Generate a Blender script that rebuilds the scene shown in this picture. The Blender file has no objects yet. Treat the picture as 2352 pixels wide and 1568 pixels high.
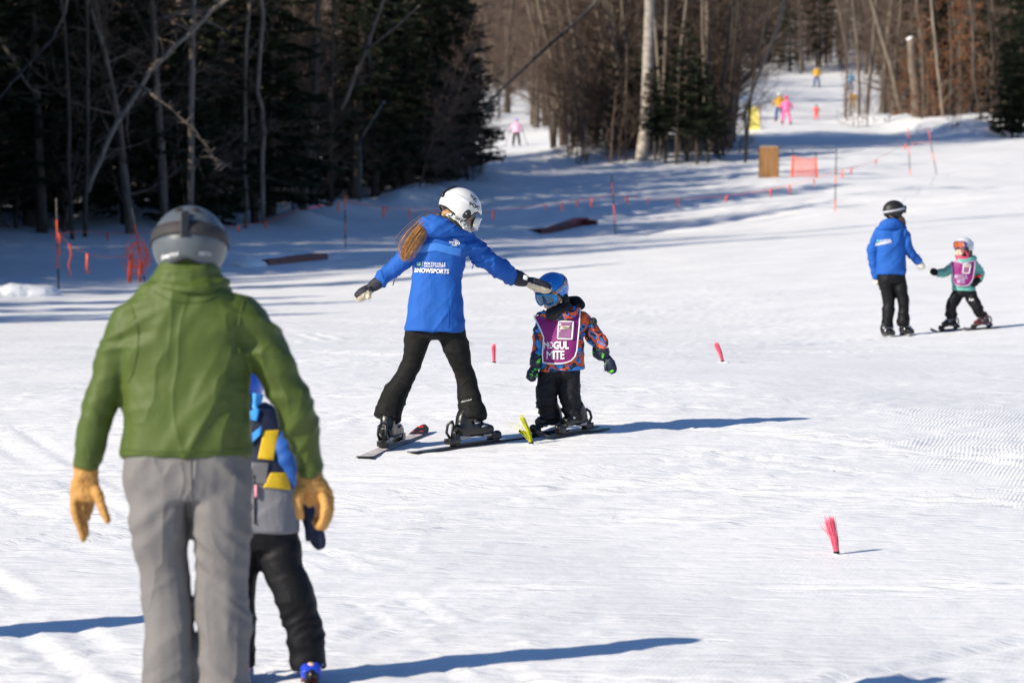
import bpy, bmesh, math, random
import numpy as np
from mathutils import Vector, Matrix, noise
from mathutils.bvhtree import BVHTree

R = math.radians
scene = bpy.context.scene
COL = scene.collection

# ------------------------------------------------------------------ camera
F = 3840.0                      # focal length in pixels of a 1024 wide frame (135 mm on 36 mm)
CAMZ = 3.0
cam_d = bpy.data.cameras.new('camera')
cam_d.lens = 135.0
cam_d.sensor_width = 36.0
cam_d.sensor_fit = 'HORIZONTAL'
cam_d.clip_start = 0.5
cam_d.clip_end = 4000.0
cam_d.dof.use_dof = True
cam_d.dof.focus_distance = 24.1
cam_d.dof.aperture_fstop = 4.6
cam_d.dof.aperture_blades = 9
cam = bpy.data.objects.new('camera', cam_d)
cam.location = (0, 0, CAMZ)
cam.rotation_euler = (R(90), 0, 0)
COL.objects.link(cam)
scene.camera = cam

# ------------------------------------------------------------------ light
SUN_EL = 28.0
SUN_AZ = 34.0                   # shadows fall this many degrees from +X towards +Y
world = bpy.data.worlds.new('World')
scene.world = world
world.use_nodes = True
wn = world.node_tree.nodes
bg = wn['Background']
sky = wn.new('ShaderNodeTexSky')
sky.sky_type = 'NISHITA'
sky.sun_disc = False
sky.sun_elevation = R(SUN_EL)
sky.sun_rotation = R(270.0 - SUN_AZ)
sky.altitude = 2000
sky.air_density = 1.0
sky.dust_density = 0.0
sky.ozone_density = 6.0
world.node_tree.links.new(sky.outputs[0], bg.inputs[0])
bg.inputs[1].default_value = 0.10
sun_d = bpy.data.lights.new('sun', 'SUN')
sun_d.energy = 5.0
sun_d.angle = R(0.53)
sun_d.color = (1.0, 0.90, 0.735)
sun = bpy.data.objects.new('sun', sun_d)
ldir = Vector((math.cos(R(SUN_AZ)) * math.cos(R(SUN_EL)), math.sin(R(SUN_AZ)) * math.cos(R(SUN_EL)), -math.sin(R(SUN_EL))))
sun.rotation_euler = ldir.to_track_quat('-Z', 'Y').to_euler()
sun.location = (-40, -20, 60)
COL.objects.link(sun)

vs = scene.view_settings
vs.view_transform = 'Standard'
vs.look = 'None'
vs.exposure = 0.43
vs.gamma = 1.0
vs.use_curve_mapping = False
scene.render.engine = 'CYCLES'
scene.cycles.use_denoising = True
scene.cycles.max_bounces = 6
scene.cycles.diffuse_bounces = 3
scene.cycles.glossy_bounces = 3
scene.cycles.transparent_max_bounces = 8
scene.render.film_transparent = False

# ------------------------------------------------------------------ helpers
rng = np.random.default_rng(7)


def Q(u, v, d):
    """point at distance d seen at (u, v) of a 2352 x 1568 print of the photograph"""
    return Vector(((u / 2.296875 - 512.0) / F * d, d, CAMZ - (v / 2.296875 - 341.0) / F * d))


def P(u, v, d):
    """the same for a 1024 x 682 print"""
    return Vector(((u - 512.0) / F * d, d, CAMZ - (v - 341.0) / F * d))


def tag(o, label=None, cat=None, group=None, kind=None):
    if label: o['label'] = label
    if cat: o['category'] = cat
    if group: o['group'] = group
    if kind: o['kind'] = kind
    return o


def link(o, parent=None):
    COL.objects.link(o)
    if parent is not None:
        o.parent = parent
        o.matrix_parent_inverse = parent_inverse(parent)
    return o


def parent_inverse(p):
    m = Matrix.Identity(4)
    chain = []
    q = p
    while q is not None:
        chain.append(q)
        q = q.parent
    for q in reversed(chain):
        loc = Matrix.LocRotScale(q.location, q.rotation_euler, q.scale)
        m = m @ q.matrix_parent_inverse @ loc if q.parent else m @ loc
    return m.inverted()


def empty(name, loc=(0, 0, 0), rz=0.0, parent=None):
    o = bpy.data.objects.new(name, None)
    o.empty_display_size = 0.1
    o.location = loc
    o.rotation_euler = (0, 0, rz)
    return link(o, parent)


def mesh_obj(name, verts, faces, mat=None, parent=None, smooth=True):
    me = bpy.data.meshes.new(name)
    me.from_pydata([tuple(v) for v in verts], [], faces)
    if smooth:
        me.polygons.foreach_set('use_smooth', [True] * len(me.polygons))
    me.update()
    if mat: me.materials.append(mat)
    o = bpy.data.objects.new(name, me)
    return link(o, parent)


class MB:
    """collects shapes, then becomes one mesh"""
    def __init__(self):
        self.v = []; self.f = []; self.m = []

    def add(self, verts, faces, mi=0):
        b = len(self.v)
        self.v.extend([tuple(p) for p in verts])
        self.f.extend([tuple(i + b for i in q) for q in faces])
        self.m.extend([mi] * len(faces))
        return self

    def tube(self, pts, radii, n=6, cap=True, mi=0, flat=1.0):
        pts = [Vector(p) for p in pts]
        vs_, fs_ = [], []
        ref = None
        for i, p in enumerate(pts):
            a = pts[max(i - 1, 0)]; c = pts[min(i + 1, len(pts) - 1)]
            t = (c - a)
            if t.length < 1e-9: t = Vector((0, 0, 1))
            t.normalize()
            if ref is None:
                ref = Vector((0, 1, 0)) if abs(t.y) < 0.9 else Vector((1, 0, 0))
            e1 = t.cross(ref)
            if e1.length < 1e-6: e1 = t.orthogonal()
            e1.normalize()
            e2 = e1.cross(t).normalized()
            ref = e2
            r = radii[i] if hasattr(radii, '__len__') else radii
            for k in range(n):
                a_ = 2 * math.pi * k / n
                vs_.append(p + e1 * (r * math.cos(a_)) + e2 * (r * flat * math.sin(a_)))
        for i in range(len(pts) - 1):
            for k in range(n):
                k2 = (k + 1) % n
                fs_.append((i * n + k, i * n + k2, (i + 1) * n + k2, (i + 1) * n + k))
        if cap:
            fs_.append(tuple(range(n - 1, -1, -1)))
            b = (len(pts) - 1) * n
            fs_.append(tuple(b + k for k in range(n)))
        return self.add(vs_, fs_, mi)

    def box(self, c, size, rot=None, mi=0):
        c = Vector(c)
        vs_ = []
        for sx in (-1, 1):
            for sy in (-1, 1):
                for sz in (-1, 1):
                    p = Vector((sx * size[0] / 2, sy * size[1] / 2, sz * size[2] / 2))
                    if rot is not None: p = rot @ p
                    vs_.append(c + p)
        fs_ = [(0, 1, 3, 2), (4, 6, 7, 5), (0, 4, 5, 1), (2, 3, 7, 6), (0, 2, 6, 4), (1, 5, 7, 3)]
        return self.add(vs_, fs_, mi)

    def ellipsoid(self, c, r, rot=None, nu=14, nv=9, mi=0):
        c = Vector(c)
        vs_, fs_ = [], []
        for j in range(nv + 1):
            th = math.pi * j / nv
            for i in range(nu):
                ph = 2 * math.pi * i / nu
                p = Vector((r[0] * math.sin(th) * math.cos(ph), r[1] * math.sin(th) * math.sin(ph), r[2] * math.cos(th)))
                if rot is not None: p = rot @ p
                vs_.append(c + p)
        for j in range(nv):
            for i in range(nu):
                i2 = (i + 1) % nu
                fs_.append((j * nu + i, (j + 1) * nu + i, (j + 1) * nu + i2, j * nu + i2))
        return self.add(vs_, fs_, mi)

    def build(self, name, mats, parent=None, smooth=True, bevel=0.0):
        me = bpy.data.meshes.new(name)
        me.from_pydata(self.v, [], self.f)
        if not isinstance(mats, (list, tuple)): mats = [mats]
        for m in mats: me.materials.append(m)
        if len(mats) > 1: me.polygons.foreach_set('material_index', self.m)
        me.polygons.foreach_set('use_smooth', [smooth] * len(me.polygons))
        me.update()
        o = bpy.data.objects.new(name, me)
        link(o, parent)
        if bevel:
            md = o.modifiers.new('bevel', 'BEVEL'); md.width = bevel; md.segments = 2
        return o


# vectorised gradient noise
_perm = rng.permutation(512).astype(np.int64)
_perm = np.concatenate([_perm, _perm])
_ang = rng.random(1024) * 2 * np.pi
_g2 = np.stack([np.cos(_ang), np.sin(_ang)], 1)


def pn2(x, y):
    xi = np.floor(x).astype(np.int64); yi = np.floor(y).astype(np.int64)
    xf = x - xi; yf = y - yi
    u = xf * xf * xf * (xf * (xf * 6 - 15) + 10); w = yf * yf * yf * (yf * (yf * 6 - 15) + 10)

    def g(ix, iy, dx, dy):
        h = _perm[_perm[ix & 511] + (iy & 511)]
        gg = _g2[h]
        return gg[..., 0] * dx + gg[..., 1] * dy
    a = g(xi, yi, xf, yf); b = g(xi + 1, yi, xf - 1, yf)
    c = g(xi, yi + 1, xf, yf - 1); d = g(xi + 1, yi + 1, xf - 1, yf - 1)
    return (a + (b - a) * u) * (1 - w) + (c + (d - c) * u) * w


# ------------------------------------------------------------------ materials
MATS = {}


def new_mat(name):
    m = bpy.data.materials.new(name)
    m.use_nodes = True
    nt = m.node_tree
    return m, nt, nt.nodes, nt.links, nt.nodes['Principled BSDF']


def pmat(name, col, rough=0.6, var=0.12, scale=6.0, bump=0.0, bscale=60.0, spec=0.4, metal=0.0, sheen=0.0, trans=0.0, coat=0.0, coord='Object'):
    """plain material with a noise mottling and a fine bump"""
    if name in MATS: return MATS[name]
    m, nt, N, L, b = new_mat(name)
    tc = N.new('ShaderNodeTexCoord')
    nz = N.new('ShaderNodeTexNoise'); nz.inputs['Scale'].default_value = scale; nz.inputs['Detail'].default_value = 6
    L.new(tc.outputs[coord], nz.inputs['Vector'])
    cr = N.new('ShaderNodeValToRGB')
    lo = [max(0, c * (1 - var)) for c in col]; hi = [min(1, c * (1 + var)) for c in col]
    cr.color_ramp.elements[0].position = 0.3; cr.color_ramp.elements[1].position = 0.7
    cr.color_ramp.elements[0].color = (*lo, 1); cr.color_ramp.elements[1].color = (*hi, 1)
    L.new(nz.outputs['Fac'], cr.inputs['Fac'])
    L.new(cr.outputs['Color'], b.inputs['Base Color'])
    b.inputs['Roughness'].default_value = rough
    b.inputs['Specular IOR Level'].default_value = spec
    b.inputs['Metallic'].default_value = metal
    b.inputs['Coat Weight'].default_value = coat
    if sheen: b.inputs['Sheen Weight'].default_value = sheen
    if bump:
        n2 = N.new('ShaderNodeTexNoise'); n2.inputs['Scale'].default_value = bscale; n2.inputs['Detail'].default_value = 4
        L.new(tc.outputs[coord], n2.inputs['Vector'])
        bp = N.new('ShaderNodeBump'); bp.inputs['Strength'].default_value = bump; bp.inputs['Distance'].default_value = 0.02
        L.new(n2.outputs['Fac'], bp.inputs['Height'])
        L.new(bp.outputs['Normal'], b.inputs['Normal'])
    MATS[name] = m
    return m
# ------------------------------------------------------------------ terrain height from surveyed points
_anch = [  # (u, v, distance) on the 1024 px print
    (218, 719, 14.2), (300, 681, 15.1), (838, 556, 19.3), (400, 446, 24.1), (480, 446, 23.95), (565, 434, 24.4),
    (495, 365, 32.5), (721, 363, 33.0), (893, 338, 45.0), (965, 329, 45.6), (250, 346, 43.0), (20, 346, 43.0), (560, 343, 43.0), (500, 326, 52), (250, 326, 53), (760, 322, 52),
    (20, 300, 66), (145, 282, 78), (300, 262, 88), (480, 247, 96), (200, 242, 100), (0, 246, 96), (345, 240, 103), (613, 233, 110), (835, 214, 110),
    (575, 229, 114), (920, 174, 140), (770, 177, 135), (480, 188, 130), (390, 205, 122), (640, 170, 148), (570, 152, 160),
    (745, 158, 152), (515, 146, 175), (785, 124, 178), (754, 131, 170), (1024, 138, 166), (900, 132, 176), (816, 86, 320), (720, 78, 332), (880, 78, 332),
    (530, 95, 260), (940, 240, 80), (1020, 420, 26), (1020, 700, 14.5), (600, 700, 14.5),
]
_ap = [P(*a) for a in _anch]
_ap += [Vector(p) for p in ((0, 0, .5), (-30, 0, .5), (30, 0, .8), (-14, 26, 2.4), (14, 26, 2.6), (-40, 60, 5.0), (40, 60, 5.5), (-50, 100, 9), (-45, 140, 11), (-40, 180, 15), (50, 120, 10), (60, 170, 15),
        (90, 330, 34), (-70, 330, 34), (0, 430, 40), (60, 430, 44), (-100, 430, 60), (0, 560, 75), (160, 500, 80), (-160, 250, 45), (160, 250, 35), (-120, 60, 20), (120, 60, 15), (-200, 560, 110), (200, 650, 120), (0, 700, 120))]
_A = np.array([[p.x, p.y, p.z] for p in _ap])


def _phi(r, y): return np.sqrt(r * r + 16.0)


def _sc(x, y):   # shrink far distances so that the fit has even density
    rr = 40 * np.log1p(np.maximum(y, -20) / 40.0 + 0.5)
    k = rr / np.maximum(y + 20, 6)
    return x * k, rr


_ax, _ay = _sc(_A[:, 0], _A[:, 1])
_rr = np.hypot(_ax[:, None] - _ax[None], _ay[:, None] - _ay[None])
_n = len(_A)
_K = np.zeros((_n + 3, _n + 3))
_K[:_n, :_n] = np.sqrt(_rr ** 2 + 3.0 ** 2) + np.diag([-0.01] * _n)
_lin = np.stack([np.ones(_n), _A[:, 0], _A[:, 1]], 1)
_K[:_n, _n:] = _lin; _K[_n:, :_n] = _lin.T
_W = np.linalg.solve(_K, np.concatenate([_A[:, 2], np.zeros(3)]))


def ground_arr(x, y):
    x = np.asarray(x, float); y = np.asarray(y, float)
    sx, sy = _sc(x, y)
    z = _W[_n] + _W[_n + 1] * x + _W[_n + 2] * y
    for i in range(_n):
        z = z + _W[i] * np.sqrt((sx - _ax[i]) ** 2 + (sy - _ay[i]) ** 2 + 9.0)
    return z


def gz(x, y): return float(ground_arr(np.array([x]), np.array([y]))[0])


def on_ground(u, d):
    """world point on the snow at column u (1024 print) and distance d"""
    x = (u - 512.0) / F * d
    return Vector((x, d, gz(x, d)))
# ------------------------------------------------------------------ snow sheet
_tr = random.Random(77)
TRACKS = []
for _ in range(90):
    ty = 12 + 46 * _tr.random() ** 1.5
    TRACKS.append((_tr.uniform(-.15, .15) * ty, ty, _tr.choice((_tr.uniform(15, 75), _tr.uniform(100, 165), _tr.uniform(-10, 25))), _tr.choice((-1, 1)) * _tr.uniform(9, 60), _tr.uniform(2, 7), _tr.uniform(.03, .055), _tr.uniform(.010, .018)))


def relief(x, y):
    """small lumps, scraped streaks and ski tracks pressed into the groomed snow"""
    z = 0.014 * pn2(x * 0.35 + 3, y * 0.35) + 0.006 * pn2(x * 0.9, y * 0.9 + 9) + 0.0022 * pn2(x * 3.1, y * 3.1)
    for th, fl, fc, am in ((24, 0.22, 2.6, 0.007), (58, 0.30, 3.4, 0.007), (-14, 0.25, 2.9, 0.006), (80, 0.35, 4.6, 0.006), (66, .4, 7.0, .006), (40, .5, 6.0, .005)):
        c, s = math.cos(R(th)), math.sin(R(th))
        l, k = x * c + y * s, -x * s + y * c
        k = k + 0.5 * pn2(l * 0.15 + th, k * 0.2)
        n = pn2(l * fl + th, k * fc)
        msk = np.clip(pn2(x * 0.22 + th, y * 0.16) * 2.2 + 0.35, 0, 1)
        z += am * msk * (1 - np.abs(n) * 2.6)
    # ski tracks, long gentle arcs: paired grooves with a thrown-up edge, worn away in places
    for px, py, hd, rad, ln, w, dp in TRACKS:
        c, sn_ = math.cos(R(hd)), math.sin(R(hd))
        cx, cy = px - sn_ * rad, py + c * rad
        dx, dy = x - cx, y - cy
        rr = np.hypot(dx, dy)
        al = (x - px) * c + (y - py) * sn_
        near_ = (np.abs(al) < ln) & (np.abs(rr - abs(rad)) < .8)
        if not near_.any(): continue
        xx, yy = x[near_], y[near_]
        br = np.clip(pn2(xx * .8 + px, yy * .8) * 3.5 + .75, 0, 1) * np.clip((ln - np.abs(al[near_])) / 1.5, 0, 1)
        t = rr[near_] - abs(rad)
        dz = np.zeros_like(t)
        for off in (0.0, 0.26):
            q = (t - off) / w
            dz += -dp * np.exp(-q * q) + dp * .7 * np.exp(-(q - 1.8) ** 2)
        z[near_] += br * dz
    # crumbly clods
    c = np.clip(pn2(x * 7.5, y * 7.5) - 0.25, 0, 1) * np.clip(pn2(x * .5, y * .4 + 20) * 2 + .4, 0, 1)
    z += 0.06 * c
    fade = np.clip((95.0 - y) / 40.0, 0.25, 1)
    return z * fade * np.clip((y + 5) / 8, 0, 1)


def _lines(lo, hi, base, k, start):
    out = [start]
    while out[-1] < hi: out.append(out[-1] + max(base, k * abs(out[-1] - start)))
    return out


ys = [-30, -20, -12, -6, -2, 2, 5, 8, 10]
while ys[-1] < 700: ys.append(ys[-1] + max(0.04, 0.0036 * ys[-1] if ys[-1] < 60 else 0.006 * ys[-1] if ys[-1] < 120 else 0.012 * ys[-1]))
xs = [0.0]
while xs[-1] < 280: xs.append(xs[-1] + (0.045 if xs[-1] < 4.2 else min(8, 0.06 + 0.05 * (xs[-1] - 4.2))))
xs = [-q for q in reversed(xs[1:])] + xs
X, Y = np.meshgrid(np.array(xs), np.array(ys))
Z = ground_arr(X.ravel(), Y.ravel()).reshape(X.shape)


def banks(x, y):
    """ploughed and drifted snow along the edge of the woods"""
    z = np.zeros_like(x)
    for u, d, w, l, h in ((330, 118, 1.2, 1.6, .35), (300, 113, 1.0, 1.2, .45), (420, 126, 1.0, 1.2, .4), (120, 108, 1.6, 2, .5), (60, 110, 2, 2, .4), (470, 140, 2, 2, .3), (402, 124, .7, 1.0, .5),
                          (620, 158, 3.5, 4, .6), (940, 176, 2.4, 4, .7), (960, 170, 1.2, 2, .5), (905, 180, 1.4, 2, .6), (1000, 178, 2, 3, .9), (880, 186, 2, 4, .6), (925, 173, .8, 1.2, .4), (980, 171, .9, 1.2, .5), (23, 70, 1.1, .6, .0)):
        px = (u - 512) / F * d
        z += h * np.exp(-((x - px) / w) ** 2 - ((y - d) / l) ** 2)
    z += np.where(y > 98, 0.25, 0) * np.clip(pn2(x * .25, y * .25), -.2, 1) * np.clip((y - 98) / 10, 0, 1)
    return z


Z += relief(X, Y) + banks(X, Y)


def gzr(x, y):
    a, b_ = np.array([x], float), np.array([y], float)
    return float((ground_arr(a, b_) + relief(a, b_) + banks(a, b_))[0])


ny_, nx_ = X.shape
idx = np.arange(ny_ * nx_).reshape(ny_, nx_)
quads = np.stack([idx[:-1, :-1], idx[:-1, 1:], idx[1:, 1:], idx[1:, :-1]], -1).reshape(-1, 4)
me = bpy.data.meshes.new('snow_slope')
me.vertices.add(ny_ * nx_)
me.vertices.foreach_set('co', np.stack([X, Y, Z], -1).ravel())
me.loops.add(len(quads) * 4)
me.loops.foreach_set('vertex_index', quads.ravel())
me.polygons.add(len(quads))
me.polygons.foreach_set('loop_start', np.arange(len(quads)) * 4)
me.polygons.foreach_set('loop_total', np.full(len(quads), 4))
me.polygons.foreach_set('use_smooth', np.ones(len(quads), bool))
me.update(calc_edges=True)
me.validate()

m, nt, N, L, b = new_mat('snow')
tc = N.new('ShaderNodeTexCoord')
b.inputs['Base Color'].default_value = (0.84, 0.86, 0.885, 1)
b.inputs['Roughness'].default_value = 0.55
b.inputs['Specular IOR Level'].default_value = 0.25
# faint tonal patches: packed, glazed snow is a little greyer than the loose scrapings
n1 = N.new('ShaderNodeTexNoise'); n1.inputs['Scale'].default_value = 0.9; n1.inputs['Detail'].default_value = 8; n1.inputs['Roughness'].default_value = 0.6
mp = N.new('ShaderNodeMapping'); mp.inputs['Scale'].default_value = (1.0, 0.55, 1.0); mp.inputs['Rotation'].default_value = (0, 0, R(-22))
L.new(tc.outputs['Object'], mp.inputs['Vector']); L.new(mp.outputs[0], n1.inputs['Vector'])
cr = N.new('ShaderNodeValToRGB')
cr.color_ramp.elements[0].position = 0.32; cr.color_ramp.elements[1].position = 0.66
cr.color_ramp.elements[0].color = (0.76, 0.77, 0.79, 1); cr.color_ramp.elements[1].color = (0.88, 0.88, 0.885, 1)
L.new(n1.outputs['Fac'], cr.inputs['Fac']); L.new(cr.outputs[0], b.inputs['Base Color'])
# fine relief: grains, scraped streaks and corduroy combed by the groomer where it survives
na = N.new('ShaderNodeTexNoise'); na.inputs['Scale'].default_value = 9; na.inputs['Detail'].default_value = 4; na.inputs['Roughness'].default_value = 0.6
L.new(tc.outputs['Object'], na.inputs['Vector'])
mp2 = N.new('ShaderNodeMapping'); mp2.inputs['Rotation'].default_value = (0, 0, R(-58)); mp2.inputs['Scale'].default_value = (1.6, 8, 1)
L.new(tc.outputs['Object'], mp2.inputs['Vector'])
nb = N.new('ShaderNodeTexNoise'); nb.inputs['Scale'].default_value = 1.0; nb.inputs['Detail'].default_value = 5; nb.inputs['Roughness'].default_value = 0.6
L.new(mp2.outputs[0], nb.inputs['Vector'])
mp3 = N.new('ShaderNodeMapping'); mp3.inputs['Rotation'].default_value = (0, 0, R(12))
L.new(tc.outputs['Object'], mp3.inputs['Vector'])
wv = N.new('ShaderNodeTexWave'); wv.bands_direction = 'X'; wv.inputs['Scale'].default_value = 12.5; wv.inputs['Distortion'].default_value = 0; wv.inputs['Detail'].default_value = 2; wv.inputs['Detail Scale'].default_value = 0.4
L.new(mp3.outputs[0], wv.inputs['Vector'])
nm = N.new('ShaderNodeTexNoise'); nm.inputs['Scale'].default_value = 0.28; nm.inputs['Detail'].default_value = 5; nm.inputs['Roughness'].default_value = 0.65
mpm = N.new('ShaderNodeMapping'); mpm.inputs['Location'].default_value = (4.3, 1.7, 0); mpm.inputs['Scale'].default_value = (1, .7, 1)
L.new(tc.outputs['Object'], mpm.inputs['Vector']); L.new(mpm.outputs[0], nm.inputs['Vector'])
rm = N.new('ShaderNodeMapRange'); rm.inputs['From Min'].default_value = 0.54; rm.inputs['From Max'].default_value = 0.70; rm.inputs['To Max'].default_value = 0.30
L.new(nm.outputs['Fac'], rm.inputs['Value'])
# the best kept patch of corduroy lies out to the right
mpg = N.new('ShaderNodeMapping'); mpg.vector_type = 'TEXTURE'; mpg.inputs['Location'].default_value = (3.5, 24.0, 2.4); mpg.inputs['Scale'].default_value = (2.0, 6.0, 40.0)
L.new(tc.outputs['Object'], mpg.inputs['Vector'])
gr = N.new('ShaderNodeTexGradient'); gr.gradient_type = 'SPHERICAL'; L.new(mpg.outputs[0], gr.inputs[0])
nm2 = N.new('ShaderNodeTexNoise'); nm2.inputs['Scale'].default_value = 1.3; nm2.inputs['Detail'].default_value = 4; L.new(tc.outputs['Object'], nm2.inputs['Vector'])
ga = N.new('ShaderNodeMath'); ga.operation = 'MULTIPLY'; L.new(gr.outputs['Fac'], ga.inputs[0]); L.new(nm2.outputs['Fac'], ga.inputs[1])
gb = N.new('ShaderNodeMapRange'); gb.inputs['From Min'].default_value = 0.20; gb.inputs['From Max'].default_value = 0.30; L.new(ga.outputs[0], gb.inputs['Value'])
mxm = N.new('ShaderNodeMath'); mxm.operation = 'MAXIMUM'; L.new(rm.outputs[0], mxm.inputs[0]); L.new(gb.outputs[0], mxm.inputs[1])
mu = N.new('ShaderNodeMath'); mu.operation = 'MULTIPLY'; L.new(wv.outputs['Fac'], mu.inputs[0]); L.new(mxm.outputs[0], mu.inputs[1])
b1 = N.new('ShaderNodeBump'); b1.inputs['Strength'].default_value = 0.42; b1.inputs['Distance'].default_value = 0.02
L.new(na.outputs['Fac'], b1.inputs['Height'])
b2 = N.new('ShaderNodeBump'); b2.inputs['Strength'].default_value = 0.25; b2.inputs['Distance'].default_value = 0.025
L.new(nb.outputs['Fac'], b2.inputs['Height']); L.new(b1.outputs[0], b2.inputs['Normal'])
b3 = N.new('ShaderNodeBump'); b3.inputs['Strength'].default_value = 0.32; b3.inputs['Distance'].default_value = 0.006
L.new(mu.outputs[0], b3.inputs['Height']); L.new(b2.outputs[0], b3.inputs['Normal'])
last = b3
# thin scrapes left by ski edges, in a few directions
for k_, (ang, sl, sw, loc) in enumerate(((38, .45, 16, 3), (64, .4, 18, 11), (80, .4, 20, 23), (112, .45, 18, 37))):
    ms = N.new('ShaderNodeMapping'); ms.inputs['Rotation'].default_value = (0, 0, R(-ang)); ms.inputs['Location'].default_value = (loc, loc * 1.7, 0); ms.inputs['Scale'].default_value = (sl, sw * .2, 1)
    L.new(tc.outputs['Object'], ms.inputs[0])
    ns = N.new('ShaderNodeTexNoise'); ns.inputs['Scale'].default_value = 1.0; ns.inputs['Detail'].default_value = 3; ns.inputs['Distortion'].default_value = .3
    L.new(ms.outputs[0], ns.inputs['Vector'])
    ab = N.new('ShaderNodeMath'); ab.operation = 'SUBTRACT'; ab.inputs[1].default_value = .5; L.new(ns.outputs['Fac'], ab.inputs[0])
    ab2 = N.new('ShaderNodeMath'); ab2.operation = 'ABSOLUTE'; L.new(ab.outputs[0], ab2.inputs[0])
    rg = N.new('ShaderNodeMapRange'); rg.interpolation_type = 'SMOOTHSTEP'; rg.inputs['From Min'].default_value = 0; rg.inputs['From Max'].default_value = .022
    L.new(ab2.outputs[0], rg.inputs['Value'])
    bs = N.new('ShaderNodeBump'); bs.inputs['Strength'].default_value = .30; bs.inputs['Distance'].default_value = .012
    L.new(rg.outputs[0], bs.inputs['Height']); L.new(last.outputs[0], bs.inputs['Normal'])
    last = bs
L.new(last.outputs[0], b.inputs['Normal'])
SNOW = m; MATS['snow'] = m
me.materials.append(SNOW)
slope = bpy.data.objects.new('snow_slope', me)
link(slope)
tag(slope, kind='structure')
# ------------------------------------------------------------------ trees
def bark_mat(name, a, b_, sx=10, sz=1.5, bump=0.5, snowy=0.0):
    m, nt, N, L, b = new_mat(name)
    tc = N.new('ShaderNodeTexCoord')
    mp = N.new('ShaderNodeMapping'); mp.inputs['Scale'].default_value = (sx, sx, sz)
    L.new(tc.outputs['Object'], mp.inputs[0])
    nz = N.new('ShaderNodeTexNoise'); nz.inputs['Scale'].default_value = 1.0; nz.inputs['Detail'].default_value = 8; nz.inputs['Roughness'].default_value = 0.7
    L.new(mp.outputs[0], nz.inputs['Vector'])
    oi = N.new('ShaderNodeObjectInfo')
    cr = N.new('ShaderNodeValToRGB')
    cr.color_ramp.elements[0].position = 0.35; cr.color_ramp.elements[1].position = 0.65
    cr.color_ramp.elements[0].color = (*a, 1); cr.color_ramp.elements[1].color = (*b_, 1)
    L.new(nz.outputs['Fac'], cr.inputs[0])
    hv = N.new('ShaderNodeHueSaturation')
    rr = N.new('ShaderNodeMapRange'); rr.inputs['To Min'].default_value = 0.6; rr.inputs['To Max'].default_value = 1.35
    L.new(oi.outputs['Random'], rr.inputs[0]); L.new(rr.outputs[0], hv.inputs['Value'])
    L.new(cr.outputs[0], hv.inputs['Color']); L.new(hv.outputs[0], b.inputs['Base Color'])
    b.inputs['Roughness'].default_value = 0.85; b.inputs['Specular IOR Level'].default_value = 0.15
    bp = N.new('ShaderNodeBump'); bp.inputs['Strength'].default_value = bump; bp.inputs['Distance'].default_value = 0.03
    L.new(nz.outputs['Fac'], bp.inputs['Height']); L.new(bp.outputs[0], b.inputs['Normal'])
    MATS[name] = m
    return m


BARK = bark_mat('hardwood_bark', (0.06, 0.047, 0.038), (0.19, 0.155, 0.125))
TWIG = bark_mat('twig_bark', (0.085, 0.06, 0.048), (0.17, 0.125, 0.10), 4, 4)
DARKBARK = bark_mat('spruce_bark', (0.03, 0.025, 0.02), (0.10, 0.08, 0.065))
BIRCH = bark_mat('birch_bark', (0.13, 0.11, 0.095), (0.38, 0.345, 0.30), 3, 9, 0.25)
PALE = bark_mat('pale_weathered_bark', (0.13, 0.105, 0.085), (0.34, 0.28, 0.22))
NEEDLE = bark_mat('spruce_needles', (0.010, 0.016, 0.010), (0.042, 0.052, 0.026), 5, 5, 0.0)
LEAF = bark_mat('dry_beech_leaves', (0.16, 0.06, 0.025), (0.34, 0.15, 0.07), 6, 6, 0.0)


def wander(r_, p0, direction, length, n, curl, up=0.0):
    pts = [Vector(p0)]; d = Vector(direction).normalized()
    for i in range(n):
        d = (d + Vector((r_.gauss(0, curl), r_.gauss(0, curl), r_.gauss(0, curl) + up))).normalized()
        pts.append(pts[-1] + d * (length / n))
    return pts


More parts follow.
